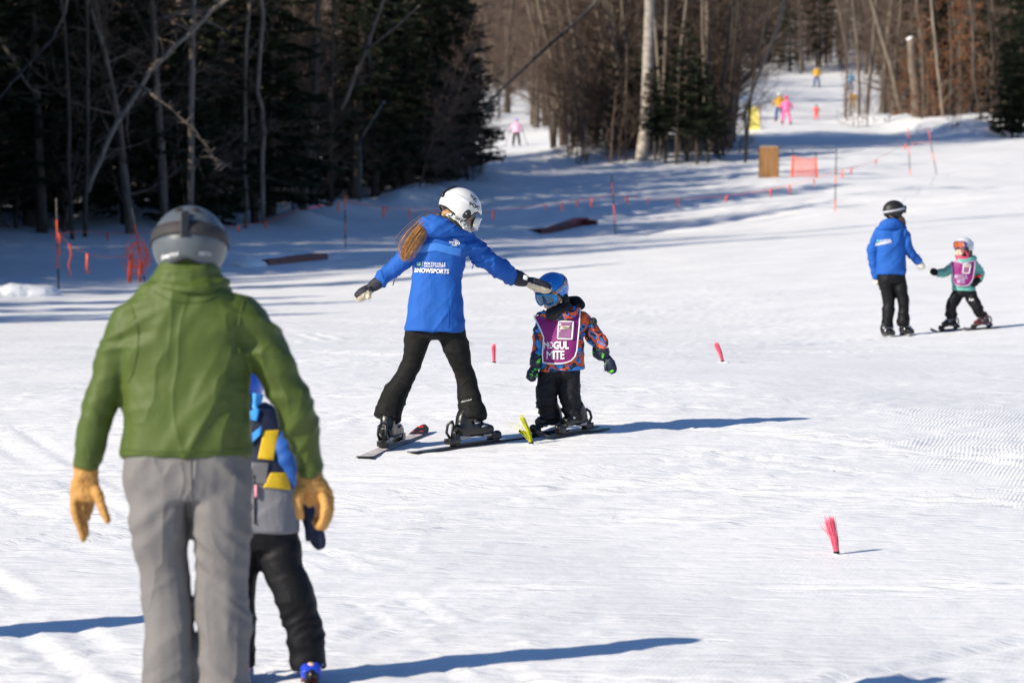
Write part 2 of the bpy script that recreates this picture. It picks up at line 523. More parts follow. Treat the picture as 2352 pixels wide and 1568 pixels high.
def hardwood_meshes(seed, h, r0, low=0.12, nb=46, lean=0.04, leaves=0, fork=False, twig_k=1.0):
    r_ = random.Random(seed)
    tr, br, lf = MB(), MB(), MB()
    tp = wander(r_, (0, 0, -0.4), (r_.gauss(0, lean), r_.gauss(0, lean), 1), h + .4, 12, 0.035, 0.02)
    rad = [r0 * (1.25 if i == 0 else 1) * (1 - 0.9 * i / 12.0) + 0.008 for i in range(13)]
    tr.tube(tp, rad, 8)
    stems = [(tp, rad)]
    if fork:
        k = r_.randint(2, 4)
        fp = wander(r_, tp[k], (r_.gauss(0, .35), r_.gauss(0, .35), 1), h * 0.75, 10, 0.04, 0.03)
        fr = [rad[k] * 0.75 * (1 - 0.9 * i / 10) + .006 for i in range(11)]
        tr.tube(fp, fr, 7); stems.append((fp, fr))
    for s_i in range(nb):
        sp, sr = stems[r_.randrange(len(stems))]
        t = low + (1 - low) * (s_i + r_.random()) / nb
        fi = t * (len(sp) - 1); i = min(int(fi), len(sp) - 2)
        p = sp[i].lerp(sp[i + 1], fi - i)
        az = r_.random() * 2 * math.pi
        el = r_.uniform(0.1, 0.9)
        ln = h * r_.uniform(0.10, 0.24) * (1.15 - 0.75 * t)
        bp = wander(r_, p, (math.cos(az), math.sin(az), el), ln, 5, 0.13, 0.05)
        b0 = max(0.008, sr[i] * r_.uniform(0.18, 0.42))
        br.tube(bp, [b0 * (1 - .8 * j / 5) for j in range(6)], 4, cap=False)
        for q in range(int(r_.randint(5, 9) * twig_k)):
            j = r_.uniform(1, 5); ji = min(int(j), 4)
            pp = bp[ji].lerp(bp[ji + 1], j - ji)
            dd = (bp[ji + 1] - bp[ji]).normalized() + Vector((r_.gauss(0, .7), r_.gauss(0, .7), r_.gauss(0, .5)))
            tl = ln * r_.uniform(0.18, 0.5)
            tw = wander(r_, pp, dd, tl, 3, 0.18, 0.04)
            br.tube(tw, [0.011, 0.009, 0.007, 0.004], 3, cap=False)
            for w in range(3):
                d2 = (tw[2] - tw[1]).normalized() + Vector((r_.gauss(0, .7), r_.gauss(0, .7), r_.gauss(0, .6)))
                e = wander(r_, tw[r_.randint(1, 3)], d2, tl * .5, 2, .15)
                br.tube(e, [0.006, 0.005, 0.003], 3, cap=False)
                for _ in range(leaves):
                    c = e[2] + Vector((r_.gauss(0, .06), r_.gauss(0, .06), r_.gauss(0, .06)))
                    a1 = Vector((r_.gauss(0, 1), r_.gauss(0, 1), r_.gauss(0, 1))).normalized(); a2 = a1.orthogonal().normalized()
                    lf.add([c - a1 * .05, c + a2 * .025, c + a1 * .05, c - a2 * .025], [(0, 1, 2, 3)])
    return tr, br, lf


def conifer_meshes(seed, h, r0, bare=0.10, rad=2.0, dens=1.0):
    r_ = random.Random(seed)
    tr, ne = MB(), MB()
    tp = wander(r_, (0, 0, -.4), (r_.gauss(0, .015), r_.gauss(0, .015), 1), h + .4, 8, 0.012)
    tr.tube(tp, [r0 * (1 - .95 * i / 8) + .01 for i in range(9)], 8)
    nb = int(h * 11 * dens)
    for i in range(nb):
        t = bare + (1 - bare) * ((i + r_.random()) / nb)
        z = t * h
        az = i * 2.39996 + r_.gauss(0, .3)
        ln = rad * (1 - t) ** 0.75 * r_.uniform(.65, 1.1) + .15
        if t < bare + .08 and r_.random() < .4: ln *= .5
        d = Vector((math.cos(az), math.sin(az), r_.uniform(-.25, .05)))
        bp = wander(r_, (tp[min(8, int(t * 8))].x, tp[min(8, int(t * 8))].y, z), d, ln, 5, .06, .035)
        tr.tube(bp, [.022 * (1 - .8 * j / 5) + .003 for j in range(6)], 3, cap=False)
        ns = int(ln * 26 * dens) + 6
        for s in range(ns):
            j = r_.uniform(.6, 5); ji = min(int(j), 4)
            p = bp[ji].lerp(bp[ji + 1], j - ji)
            ax = (bp[ji + 1] - bp[ji]).normalized()
            side = ax.cross(Vector((0, 0, 1))).normalized() * (1 if s % 2 else -1)
            sl = (.16 + .34 * (1 - j / 5.5)) * min(1.0, ln) * r_.uniform(.6, 1.15) + .06
            dv = (ax * r_.uniform(.3, .9) + side * r_.uniform(.5, 1) + Vector((0, 0, r_.uniform(-.45, .15)))).normalized()
            w = dv.cross(Vector((r_.gauss(0, .5), r_.gauss(0, .5), 1))).normalized() * r_.uniform(.025, .05)
            e = p + dv * sl
            mid = p + dv * sl * .55 + Vector((0, 0, r_.gauss(0, .02)))
            ne.add([p, mid + w, e, mid - w], [(0, 1, 2, 3)])
            w2 = w.cross(dv).normalized() * .035
            ne.add([p, mid + w2, e, mid - w2], [(0, 1, 2, 3)])
    return tr, ne


def snow_clumps(seed, pts, rmin, rmax):
    """lumps of old snow caught on boughs"""
    r_ = random.Random(seed); mb = MB()
    for p in pts:
        s = r_.uniform(rmin, rmax)
        mb.ellipsoid(p, (s * r_.uniform(.8, 1.6), s * r_.uniform(.8, 1.6), s * .55), nu=7, nv=5)
    return mb


def proto(name, tr, cr, tmat, cmat, lf=None, lmat=None, cname='crown'):
    """meshes of one kind of tree; copies share them"""
    def md(mb, n, mt):
        me = bpy.data.meshes.new(n); me.from_pydata(mb.v, [], mb.f); me.materials.append(mt)
        me.polygons.foreach_set('use_smooth', [True] * len(me.polygons)); me.update(); return me
    out = [('trunk', md(tr, name + '_trunk', tmat)), (cname, md(cr, name + '_crown', cmat))]
    if lf is not None and lf.v: out.append(('leaves', md(lf, name + '_leaves', lmat)))
    return (name, out)


def place(pr, x, y, label, cat='tree', group=None, s=1.0, rz=None, tilt=(0, 0), dz=0.0, name=None):
    nm, parts = pr
    e = bpy.data.objects.new(name or nm, None)
    e.empty_display_size = .2
    e.location = (x, y, gz(x, y) - 0.05 + dz)
    e.rotation_euler = (tilt[0], tilt[1], rz if rz is not None else PL.uniform(0, 6.28))
    e.scale = (s, s, s)
    COL.objects.link(e)
    for pn, me in parts:
        o = bpy.data.objects.new(pn, me)
        o.parent = e
        COL.objects.link(o)
    tag(e, label, cat, group)
    return e


PL = random.Random(11)
HW = []
for i in range(7):
    tr, br, lf = hardwood_meshes(100 + i, [13, 15, 11, 14, 9, 16, 12][i], [.13, .17, .10, .15, .07, .19, .11][i], low=[.1, .12, .05, .15, .04, .14, .08][i], fork=i in (1, 4, 6), nb=[58, 62, 54, 60, 44, 64, 56][i], twig_k=1.25)
    HW.append(proto('forked_bare_tree' if i in (1, 4, 6) else 'bare_tree', tr, br, BARK, TWIG))
SAP = []
for i in range(3):
    tr, br, lf = hardwood_meshes(200 + i, [4.5, 3.6, 5.5][i], .03, low=.05, nb=26, twig_k=.8)
    SAP.append(proto('bare_sapling', tr, br, TWIG, TWIG))
BEE = []
for i in range(2):
    tr, br, lf = hardwood_meshes(300 + i, [4.5, 7.0][i], .05, low=.06, nb=26, twig_k=.7, leaves=3)
    BEE.append(proto('beech_tree', tr, br, BARK, TWIG, lf, LEAF))
BIR = []
for i in range(2):
    tr, br, lf = hardwood_meshes(400 + i, [15, 12][i], [.20, .13][i], low=.3, nb=40, lean=.02)
    BIR.append(proto('birch_tree', tr, br, BIRCH, TWIG))
CON = []
for i in range(5):
    tr, ne = conifer_meshes(500 + i, [13, 11, 9, 15, 6][i], [.17, .15, .12, .2, .08][i], bare=[.10, .05, .06, .16, .03][i], rad=[2.5, 2.3, 2.1, 2.7, 1.6][i], dens=[1, 1, 1, .9, 1.3][i])
    CON.append(proto('spruce_tree', tr, ne, DARKBARK, NEEDLE))

THIN = []
for i in range(3):
    tr, ne = conifer_meshes(700 + i, [5, 4.2, 5.6][i], .07, bare=[.26, .3, .22][i], rad=[1.5, 1.6, 1.4][i], dens=[.75, .7, .8][i])
    THIN.append(proto('spruce_tree', tr, ne, DARKBARK, NEEDLE))
BRUSH = []
for i in range(3):
    tr, br, lf = hardwood_meshes(600 + i, [6.5, 8, 5.5][i], .045, low=.02, nb=60, twig_k=1.3, fork=True)
    BRUSH.append(proto('understory_tree', tr, br, TWIG, TWIG))
LEFT_L = {'c': 'dark green spruce tree in the shaded wood on the left', 'h': 'bare grey-brown hardwood tree in the shaded wood on the left'}
# the wood on the left: its edge runs from beside the camera to the middle of the picture
EDGE = [(-36, 10), (-27, 32), (-21, 50), (-17.5, 66), (-16, 82), (-15, 94), (-12.5, 101), (-9.0, 105), (-5.5, 117), (-3.2, 127), (-1.6, 136), (-2.5, 150), (-3.5, 175), (-5, 210), (-4, 262), (0, 300)]


def edge_x(y):
    for (x0, y0), (x1, y1) in zip(EDGE, EDGE[1:]):
        if y0 <= y <= y1: return x0 + (x1 - x0) * (y - y0) / (y1 - y0)
    return EDGE[-1][0]


pts_used = []


def free(x, y, r):
    for (a, b_) in pts_used:
        if (a - x) ** 2 + (b_ - y) ** 2 < r * r: return False
    pts_used.append((x, y)); return True
n = 0; tries = 0
while n < 215 and tries < 8000:
    tries += 1
    y = PL.uniform(93, 150)
    x = edge_x(y) - .3 - abs(PL.gauss(0, 14))
    if not free(x, y, 1.05): continue
    n += 1
    con = PL.random() < .55
    place(PL.choice(CON) if con else PL.choice(HW), x, y, LEFT_L['c' if con else 'h'], 'tree', ('spruces' if con else 'bare trees') + ' in the wood on the left', s=PL.uniform(.85, 1.25) if y < 112 else PL.uniform(.65, 1.0), tilt=(PL.gauss(0, .04), PL.gauss(0, .05)))
for k in range(48):
    y = PL.uniform(94, 140); x = edge_x(y) - .2 - abs(PL.gauss(0, 5))
    place(PL.choice(BRUSH), x, y, 'twiggy brown understory tree in the shaded wood on the left', 'tree', 'understory trees in the wood on the left', s=PL.uniform(.6, 1.2), tilt=(PL.gauss(0, .12), PL.gauss(0, .12)))
# the same wood goes on out of the picture to the left, between the slope and the sun
n = 0; tries = 0
while n < 92 and tries < 6000:
    tries += 1
    if n < 70:
        y = PL.uniform(24, 92); x = -28.7 + .27 * (y - 48) - abs(PL.gauss(0, 9)); sc = PL.uniform(1.1, 1.4)
    else:
        y = PL.uniform(78, 97); x = -(.1333 * y + 2.4) - abs(PL.gauss(0, 6)); sc = PL.uniform(1.0, 1.25)
    if x > -.1333 * y - 2.4 or not free(x, y, 1.7): continue
    n += 1
    con = PL.random() < .6
    place(PL.choice(CON[:4]) if con else PL.choice(HW), x, y, LEFT_L['c' if con else 'h'], 'tree', ('spruces' if con else 'bare trees') + ' in the wood on the left', s=sc)

# spruces that close the corner of the wood beside the trail
for u, d, k, s in ((452, 138, 1, .85), (448, 134, 0, .8), (430, 131, 1, .95), (458, 146, 2, .95), (410, 129, 3, .8), (450, 150, 0, .85), (440, 140, 3, .75), (395, 127, 2, 1.0), (375, 124, 1, .9), (466, 141, 2, .7)):
    x = (u - 512) / F * d
    place(CON[k], x, d, LEFT_L['c'], 'tree', 'spruces in the wood on the left', s=s)

for k in range(22):
    u = PL.uniform(395, 476); d = PL.uniform(124, 128) + max(0, u - 420) * .22
    x = (u - 512) / F * d
    place(PL.choice(BRUSH + SAP), x, d, 'thin twiggy tree in front of the spruces at the corner of the dark wood', 'tree', 'twiggy trees at the corner of the dark wood', s=PL.uniform(.5, .95), tilt=(PL.gauss(0, .12), PL.gauss(0, .15)))
# leaning pale stems that stand out against the dark wood
def leaner(name, pts, r0, r1, mat, label, branches=(), cat='tree', group=None, tw=1.4):
    e = empty(name, (pts[0].x, pts[0].y, gz(pts[0].x, pts[0].y)))
    pp = []
    for i in range(len(pts) - 1):
        for k in range(4):
            t = k / 4
            pp.append(pts[i].lerp(pts[i + 1], t) + Vector((PL.gauss(0, .02), PL.gauss(0, .02), PL.gauss(0, .02))))
    pp.append(pts[-1])
    n = len(pp)
    MB().tube(pp, [r0 + (r1 - r0) * i / (n - 1) for i in range(n)], 8).build('trunk', mat, e)
    mb = MB()
    for i in range(2, n - 1):
        for q in range(2):
            d = Vector((PL.gauss(0, 1), PL.gauss(0, 1), PL.gauss(.2, .8)))
            w = wander(PL, pp[i], d, PL.uniform(.3 * tw, tw), 4, .15)
            mb.tube(w, [.018, .014, .01, .007, .004], 4, cap=False)
    tag(mb.build('twigs', mat, e), kind='stuff')
    for bpts in branches:
        MB().tube(bpts, [r1 * (1 - .6 * i / (len(bpts) - 1)) for i in range(len(bpts))], 6).build('branch', mat, e)
    return tag(e, label, cat, group)


leaner('leaning_tree', [P(88, 190, 102), P(110, 135, 101.5), P(150, 70, 101), P(205, 18, 100), P(232, -6, 99.5)], .075, .05, PALE, 'pale dead trunk leaning up to the right through the dark wood',
       [[P(212, 12, 100), P(180, 14, 100), P(150, 20, 100.2)]])
leaner('fallen_branch', [P(130, 78, 99), P(160, 100, 98.5), P(195, 130, 98.5), P(214, 157, 98.5), P(232, 168, 98.4)], .035, .02, PALE, 'thin pale broken stem sloping down to the right before the dark wood',
       [[P(214, 157, 98.5), P(220, 170, 98.6)]], cat='branch', tw=.4)
leaner('leaning_tree', [P(340, 110, 116), P(362, 60, 116), P(380, 10, 116), P(390, -30, 116)], .07, .05, BARK, 'slim grey trunk leaning right in the wood above the white helmet', [[P(366, 50, 116), P(392, 30, 115.5), P(420, 5, 115)]])
leaner('leaning_tree', [P(-8, 30, 97), P(12, 58, 97), P(24, 80, 97), P(40, 100, 97.4)], .05, .03, BARK, 'pale bent bough arching at the top left corner', cat='branch')
leaner('tall_tree', [P(190, 232, 101), P(191, 120, 101), P(193, 30, 101), P(194, -20, 101)], .09, .07, BARK, 'straight grey trunk standing behind the crossing pale trunk')
leaner('tall_tree', [P(262, 222, 108), P(264, 130, 108), P(258, 90, 108), P(262, 20, 108), P(262, -20, 108)], .07, .055, BARK, 'crooked grey trunk in the wood between the grey helmet and the white one')
for u, d in ((71, 100), (84, 101.5), (331, 119), (312, 118), (246, 109)):
    x = (u - 512) / F * d
    leaner('slim_tree', [Vector((x, d, gz(x, d) - .2)), Vector((x + PL.gauss(0, .1), d, gz(x, d) + 4)), Vector((x + PL.gauss(0, .25), d, gz(x, d) + 10))], .06, .045, DARKBARK if u % 2 else BARK, 'slim upright grey trunk at the edge of the dark wood', group='slim trunks at the edge of the dark wood')

# island of trees between the two trails
ISL = 'bare tree in the clump between the two trails'
leaner('birch_tree', [P(640, 166, 152), P(646, 120, 152), P(648, 60, 152), P(650, 0, 152), P(653, -50, 152)], .26, .17, BIRCH, 'tall whitish birch trunk in the clump between the trails')
leaner('birch_tree', [P(690, 150, 160), P(702, 100, 160), P(690, 40, 160), P(682, 0, 160), P(676, -40, 160)], .13, .09, BIRCH, 'forked pale birch right of the tall birch', [[P(696, 75, 160), P(706, 30, 160), P(712, -20, 160)]])
for k, (u, v0, u1, u2, d, r) in enumerate(((562, 148, 556, 530, 160, .16), (568, 148, 560, 540, 161, .13), (575, 147, 566, 548, 161, .12), (585, 148, 578, 572, 160, .12), (592, 149, 592, 600, 160, .10), (612, 153, 610, 590, 157, .17),
                                           (622, 156, 618, 604, 156, .14), (630, 158, 622, 598, 155, .12), (660, 160, 664, 668, 153, .13), (668, 160, 660, 650, 154, .11), (715, 160, 722, 735, 154, .12), (722, 160, 730, 742, 153, .09), (680, 160, 676, 690, 154, .12),
                                           (700, 161, 705, 700, 153, .1), (553, 148, 545, 520, 162, .1), (604, 151, 606, 612, 158, .11), (745, 157, 752, 775, 152, .09))):
    x0 = P(u, v0, d)
    leaner('slender_tree', [Vector((x0.x, d, gz(x0.x, d) - .2)), P(u1, v0 - 70, d), P(u2, -30, d)], r * .62, r * .45, DARKBARK if k in (10, 11, 16) else (PALE if k % 3 == 0 else BARK), ISL, group='bare trees in the clump between the trails')
for k in range(72):
    u = PL.uniform(545, 735 if k < 48 else 610); d = PL.uniform(152, 159) if k < 48 else PL.uniform(182, 245)
    x = (u - 512) / F * d
    place(PL.choice(HW), x, d + 3, ISL, 'tree', 'bare trees in the clump between the trails', s=PL.uniform(.6, 1.0))
for u, d, k, s in ((655, 152, 0, .75), (665, 151, 1, .9), (676, 150.5, 0, .95), (687, 151.5, 2, 1.0), (697, 150.5, 1, .95), (708, 151, 0, .8), (719, 152, 1, .65), (640, 154, 2, .8), (612, 156, 0, .95), (620, 155, 1, .8), (585, 159, 1, .5), (680, 156, 2, .95), (694, 155, 0, .9)):
    x = (u - 512) / F * d
    place(THIN[k], x, d, 'dark spruce in the clump between the trails', 'tree', 'spruces in the clump between the trails', s=s, tilt=(PL.gauss(0, .05), PL.gauss(0, .05)))
for k in range(26):
    u = PL.uniform(560, 745); d = PL.uniform(151, 158)
    x = (u - 512) / F * d
    place(PL.choice(SAP), x, d, 'thin bare sapling in the clump between the trails', 'sapling', 'saplings in the clump between the trails', s=PL.uniform(.4, .9))
for u, d in ((598, 157), (620, 156), (632, 155)):
    x = (u - 512) / F * d
    place(BEE[0], x, d, 'young beech with dry brown leaves in the clump between the trails', 'tree', 'dry-leaved beeches between the trails', s=.7)

for k in range(30):
    u = PL.uniform(492, 560); d = PL.uniform(196, 300)
    if 508 < u < 530 and d < 260: continue
    x = (u - 512) / F * d
    place(PL.choice(HW + BRUSH), x, d, 'bare tree along the upper end of the left trail', 'tree', 'bare trees along the upper left trail', s=PL.uniform(.7, 1.1))
# right hand wood
RW = {'h': 'bare hardwood tree in the wood on the right', 'c': 'dark spruce in the wood on the right'}
n = 0; tries = 0
while n < 95 and tries < 5000:
    tries += 1
    u = PL.uniform(880, 1120); d = PL.uniform(178, 262)
    if d < 182 + (1024 - u) * .10: continue
    x = (u - 512) / F * d
    if not free(x, d, 1.5): continue
    n += 1
    con = PL.random() < (.30 if u > 930 else .05)
    place(PL.choice(CON) if con else PL.choice(HW), x, d, RW['c' if con else 'h'], 'tree', ('spruces' if con else 'bare trees') + ' in the wood on the right', s=PL.uniform(.8, 1.2), tilt=(PL.gauss(0, .04), PL.gauss(0, .05)))
for u, v0, u1, u2, d, r, mt, lb in ((905, 122, 890, 862, 182, .20, PALE, 'thick pale trunk leaning left at the corner of the right wood'),
                                    (925, 100, 921, 914, 181, .16, BARK, 'upright grey trunk with a dark base in the right wood'),
                                    (946, 128, 938, 928, 176, .12, PALE, 'slim lit trunk leaning left in the right wood'),
                                    (860, 110, 858, 850, 190, .14, BARK, 'slim trunk between the trail and the right wood'),
                                    (866, 115, 872, 878, 189, .15, BARK, 'dark trunk rising beside the blue-clad far skier'),
                                    (845, 113, 848, 830, 188, .10, BARK, 'thin leaning stem in the brush beside the far trail'),
                                    (984, 138, 975, 968, 172, .10, BARK, 'slim trunk rising from the snow bank on the right'),
                                    (1002, 138, 996, 985, 171, .10, DARKBARK, 'dark slim trunk near the right edge of the picture')):
    x0 = P(u, v0, d)
    leaner('slender_tree', [Vector((x0.x, d, gz(x0.x, d) - .2)), P(u1, v0 - 60, d), P(u2, -30, d)], r * .6, r * .45, mt, lb)
# broken stub with rusty leaves round its foot
st = P(918, 122, 178)
e = leaner('broken_trunk', [Vector((st.x, st.y, gz(st.x, st.y) - .2)), P(914, 75, 178), P(911, 38, 178)], .26, .20, BARK, 'broken thick trunk stub capped with snow in the right wood')
snow_clumps(3, [P(911, 37.5, 178), P(909.5, 39, 177.9)], .10, .16).build('snow_cap', SNOW, e)
for u, d, s in ((921, 177, .8), (925, 177.5, .75), (935, 178, .8), (950, 180, 1.2), (960, 181, 1.1), (972, 180, 1.0), (900, 181, .8)):
    x = (u - 512) / F * d
    place(BEE[PL.randrange(2)], x, d, 'beech with dry rust-brown leaves in the right wood', 'tree', 'dry-leaved beeches in the right wood', s=s)
for k in range(46):
    u = PL.uniform(895, 1060); d = PL.uniform(184, 225) + max(0, (930 - u) * .1)
    x = (u - 512) / F * d
    place(PL.choice(BRUSH), x, d, 'twiggy brown understory tree in the wood on the right', 'tree', 'understory trees in the wood on the right', s=PL.uniform(.6, 1.2))
for k in range(26):
    u = PL.uniform(560, 735); d = PL.uniform(153, 160)
    x = (u - 512) / F * d
    place(PL.choice(BRUSH), x, d, 'twiggy brown understory tree in the clump between the trails', 'tree', 'understory trees between the trails', s=PL.uniform(.5, 1.0))
for k in range(34):
    if k < 10: continue
    u = PL.uniform(835, 905) if k < 22 else PL.uniform(930, 1030); d = PL.uniform(176, 190) if k < 22 else PL.uniform(168, 180)
    if k < 22 and u < 850 and d < 180: d += 6
    x = (u - 512) / F * d
    place(PL.choice(SAP), x, d, 'thin tan sapling in the brush along the right wood', 'sapling', 'saplings along the right wood', s=PL.uniform(.35, .8))
for u, d, k, s in ((1012, 168, 4, .7), (1030, 168, 4, 1.0), (1020, 172, 2, 1.0), (1000, 186, 1, 1.2), (1015, 190, 0, 1.2), (985, 192, 3, 1.2), (940, 195, 1, 1.2), (962, 198, 0, 1.25)):
    x = (u - 512) / F * d
    place(CON[k], x, d, RW['c'], 'tree', 'spruces in the wood on the right', s=s)

# far woods above the end of the trail
FWL = 'bare tree in the sunlit wood at the top of the far trail'
n = 0
while n < 60:
    u = PL.uniform(520, 1010); d = PL.uniform(336, 380) if u > 690 else PL.uniform(250, 340)
    x = (u - 512) / F * d
    if u < 690 and u < 570: d += 60; x = (u - 512) / F * d
    if not free(x, d, 1.2): continue
    n += 1
    place(PL.choice(HW) if PL.random() < .93 else PL.choice(CON), x, d, FWL, 'tree', 'trees at the top of the far trail', s=PL.uniform(.8, 1.3))
for u, d, k, s in ((790, 345, 1, 1.0), (820, 350, 0, 1.0), (760, 348, 2, 1.1)):
    x = (u - 512) / F * d
    place(CON[k], x, d, 'dark spruce at the top of the far trail', 'tree', 'spruces at the top of the far trail', s=s)

# the mass of trees farther up the hill and deep inside the woods: nobody could count it
fr = random.Random(5)
fw = MB()


def twiggy(x, y, z, h, r, n, k=1.0):
    lean = Vector((fr.gauss(0, .05), fr.gauss(0, .05), 1))
    top = Vector((x, y, z)) + lean * h
    fw.tube([(x, y, z - .5), top], [r, r * .3], 3, cap=False)
    for i in range(n):
        t = fr.uniform(.08, .95)
        p = Vector((x, y, z)) + lean * (h * t)
        a = fr.random() * 6.283
        l = h * fr.uniform(.08, .22) * (1.2 - .7 * t)
        e_ = p + Vector((math.cos(a) * l, math.sin(a) * l, l * fr.uniform(.1, 1.0)))
        m_ = p.lerp(e_, .5) + Vector((fr.gauss(0, .1), fr.gauss(0, .1), fr.gauss(0, .1)))
        fw.tube([p, m_, e_], [.02 * k, .015 * k, .006 * k], 3, cap=False)
        for w in range(3):
            q = m_.lerp(e_, fr.random()); g = q + Vector((fr.gauss(0, l * .3), fr.gauss(0, l * .3), fr.gauss(.1, l * .25)))
            fw.tube([q, g], [.010 * k, .005 * k], 3, cap=False)


for i in range(1500):
    d = fr.uniform(352, 520) if i > 500 else fr.uniform(352, 400)
    u = fr.uniform(380, 1150)
    x = (u - 512) / F * d
    twiggy(x, d, gz(x, d), fr.uniform(8, 15), fr.uniform(.06, .16), 22, 1.7)
for i in range(420):
    d = fr.uniform(185, 340); u = fr.uniform(-150, 505)
    x = (u - 512) / F * d
    if x > edge_x(d) - 3: continue
    twiggy(x, d, gz(x, d), fr.uniform(9, 15), fr.uniform(.06, .16), 26, 1.4)
for i in range(160):
    d = fr.uniform(265, 345); u = fr.uniform(905, 1150)
    x = (u - 512) / F * d
    twiggy(x, d, gz(x, d), fr.uniform(9, 15), fr.uniform(.06, .16), 26, 1.4)
for i in range(170):
    d = fr.uniform(268, 345); u = fr.uniform(478, 705)
    x = (u - 512) / F * d
    twiggy(x, d, gz(x, d), fr.uniform(8, 14), fr.uniform(.06, .14), 26, 1.4)
o = fw.build('far_woods', TWIG)
tag(o, 'brown mass of leafless woods covering the hill far behind', 'woods', kind='stuff')
# ------------------------------------------------------------------ garment and figure kit
def catmull(P0, P1, P2, P3, t):
    return 0.5 * ((2 * P1) + (-P0 + P2) * t + (2 * P0 - 5 * P1 + 4 * P2 - P3) * t * t + (-P0 + 3 * P1 - 3 * P2 + P3) * t ** 3)


def loft(mb, secs, n=18, sub=5, wide=(1, 0, 0), sq=2.3, cap=True):
    """secs: (centre, half width, half depth); width runs along `wide` made square to the path"""
    rows = np.array([[*Vector(c), w, d] for c, w, d in secs], float)
    k = len(rows)
    out = []
    for i in range(k - 1):
        a, b_, c, d = rows[max(i - 1, 0)], rows[i], rows[i + 1], rows[min(i + 2, k - 1)]
        for s in range(sub): out.append(catmull(a, b_, c, d, s / sub))
    out.append(rows[-1])
    out = np.array(out)
    m_ = len(out)
    vs_, fs_ = [], []
    for i in range(m_):
        t = Vector(out[min(i + 1, m_ - 1)][:3] - out[max(i - 1, 0)][:3])
        if t.length < 1e-9: t = Vector((0, 0, 1))
        t.normalize()
        w = Vector(wide) - t * t.dot(Vector(wide))
        if w.length < .15: w = Vector((0, 0, 1)) - t * t.z
        w.normalize()
        q = t.cross(w)
        c = Vector(out[i][:3]); hw, hd = max(out[i][3], 1e-3), max(out[i][4], 1e-3)
        for j in range(n):
            a = 2 * math.pi * j / n
            ca, sa = math.cos(a), math.sin(a)
            x = math.copysign(abs(ca) ** (2 / sq), ca) * hw; y = math.copysign(abs(sa) ** (2 / sq), sa) * hd
            vs_.append(c + w * x + q * y)
    for i in range(m_ - 1):
        for j in range(n):
            j2 = (j + 1) % n
            fs_.append((i * n + j, i * n + j2, (i + 1) * n + j2, (i + 1) * n + j))
    if cap:
        fs_.append(tuple(range(n - 1, -1, -1)))
        fs_.append(tuple((m_ - 1) * n + j for j in range(n)))
    mb.add(vs_, fs_)
    return mb


def melt(mb, voxel, smooth=4, name='melt', factor=.5):
    """fuse overlapping shapes into one skin"""
    me = bpy.data.meshes.new(name)
    me.from_pydata(mb.v, [], mb.f); me.update()
    bm_ = bmesh.new(); bm_.from_mesh(me); bmesh.ops.recalc_face_normals(bm_, faces=bm_.faces); bm_.to_mesh(me); bm_.free()
    o = bpy.data.objects.new(name, me); COL.objects.link(o)
    r = o.modifiers.new('r', 'REMESH'); r.mode = 'VOXEL'; r.voxel_size = voxel; r.use_smooth_shade = True
    if smooth:
        s = o.modifiers.new('s', 'SMOOTH'); s.iterations = smooth; s.factor = factor
    dg = bpy.context.evaluated_depsgraph_get()
    out = bpy.data.meshes.new_from_object(o.evaluated_get(dg))
    bpy.data.objects.remove(o); bpy.data.meshes.remove(me)
    return out


def mesh_arrays(me):
    n = len(me.vertices)
    co = np.empty(n * 3); me.vertices.foreach_get('co', co)
    no = np.empty(n * 3); me.vertex_normals.foreach_get('vector', no)
    return co.reshape(-1, 3), no.reshape(-1, 3)


_ang3 = rng.normal(size=(1024, 3)); _ang3 /= np.linalg.norm(_ang3, axis=1)[:, None]


def pn3(p):
    i = np.floor(p).astype(np.int64); f = p - i
    u = f * f * f * (f * (f * 6 - 15) + 10)
    res = 0
    for dx in (0, 1):
        for dy in (0, 1):
            for dz in (0, 1):
                h = _perm[(_perm[(_perm[(i[:, 0] + dx) & 511] + i[:, 1] + dy) & 511] + i[:, 2] + dz) & 511]
                g = _ang3[h]
                dot = g[:, 0] * (f[:, 0] - dx) + g[:, 1] * (f[:, 1] - dy) + g[:, 2] * (f[:, 2] - dz)
                w = (u[:, 0] if dx else 1 - u[:, 0]) * (u[:, 1] if dy else 1 - u[:, 1]) * (u[:, 2] if dz else 1 - u[:, 2])
                res = res + w * dot
    return res


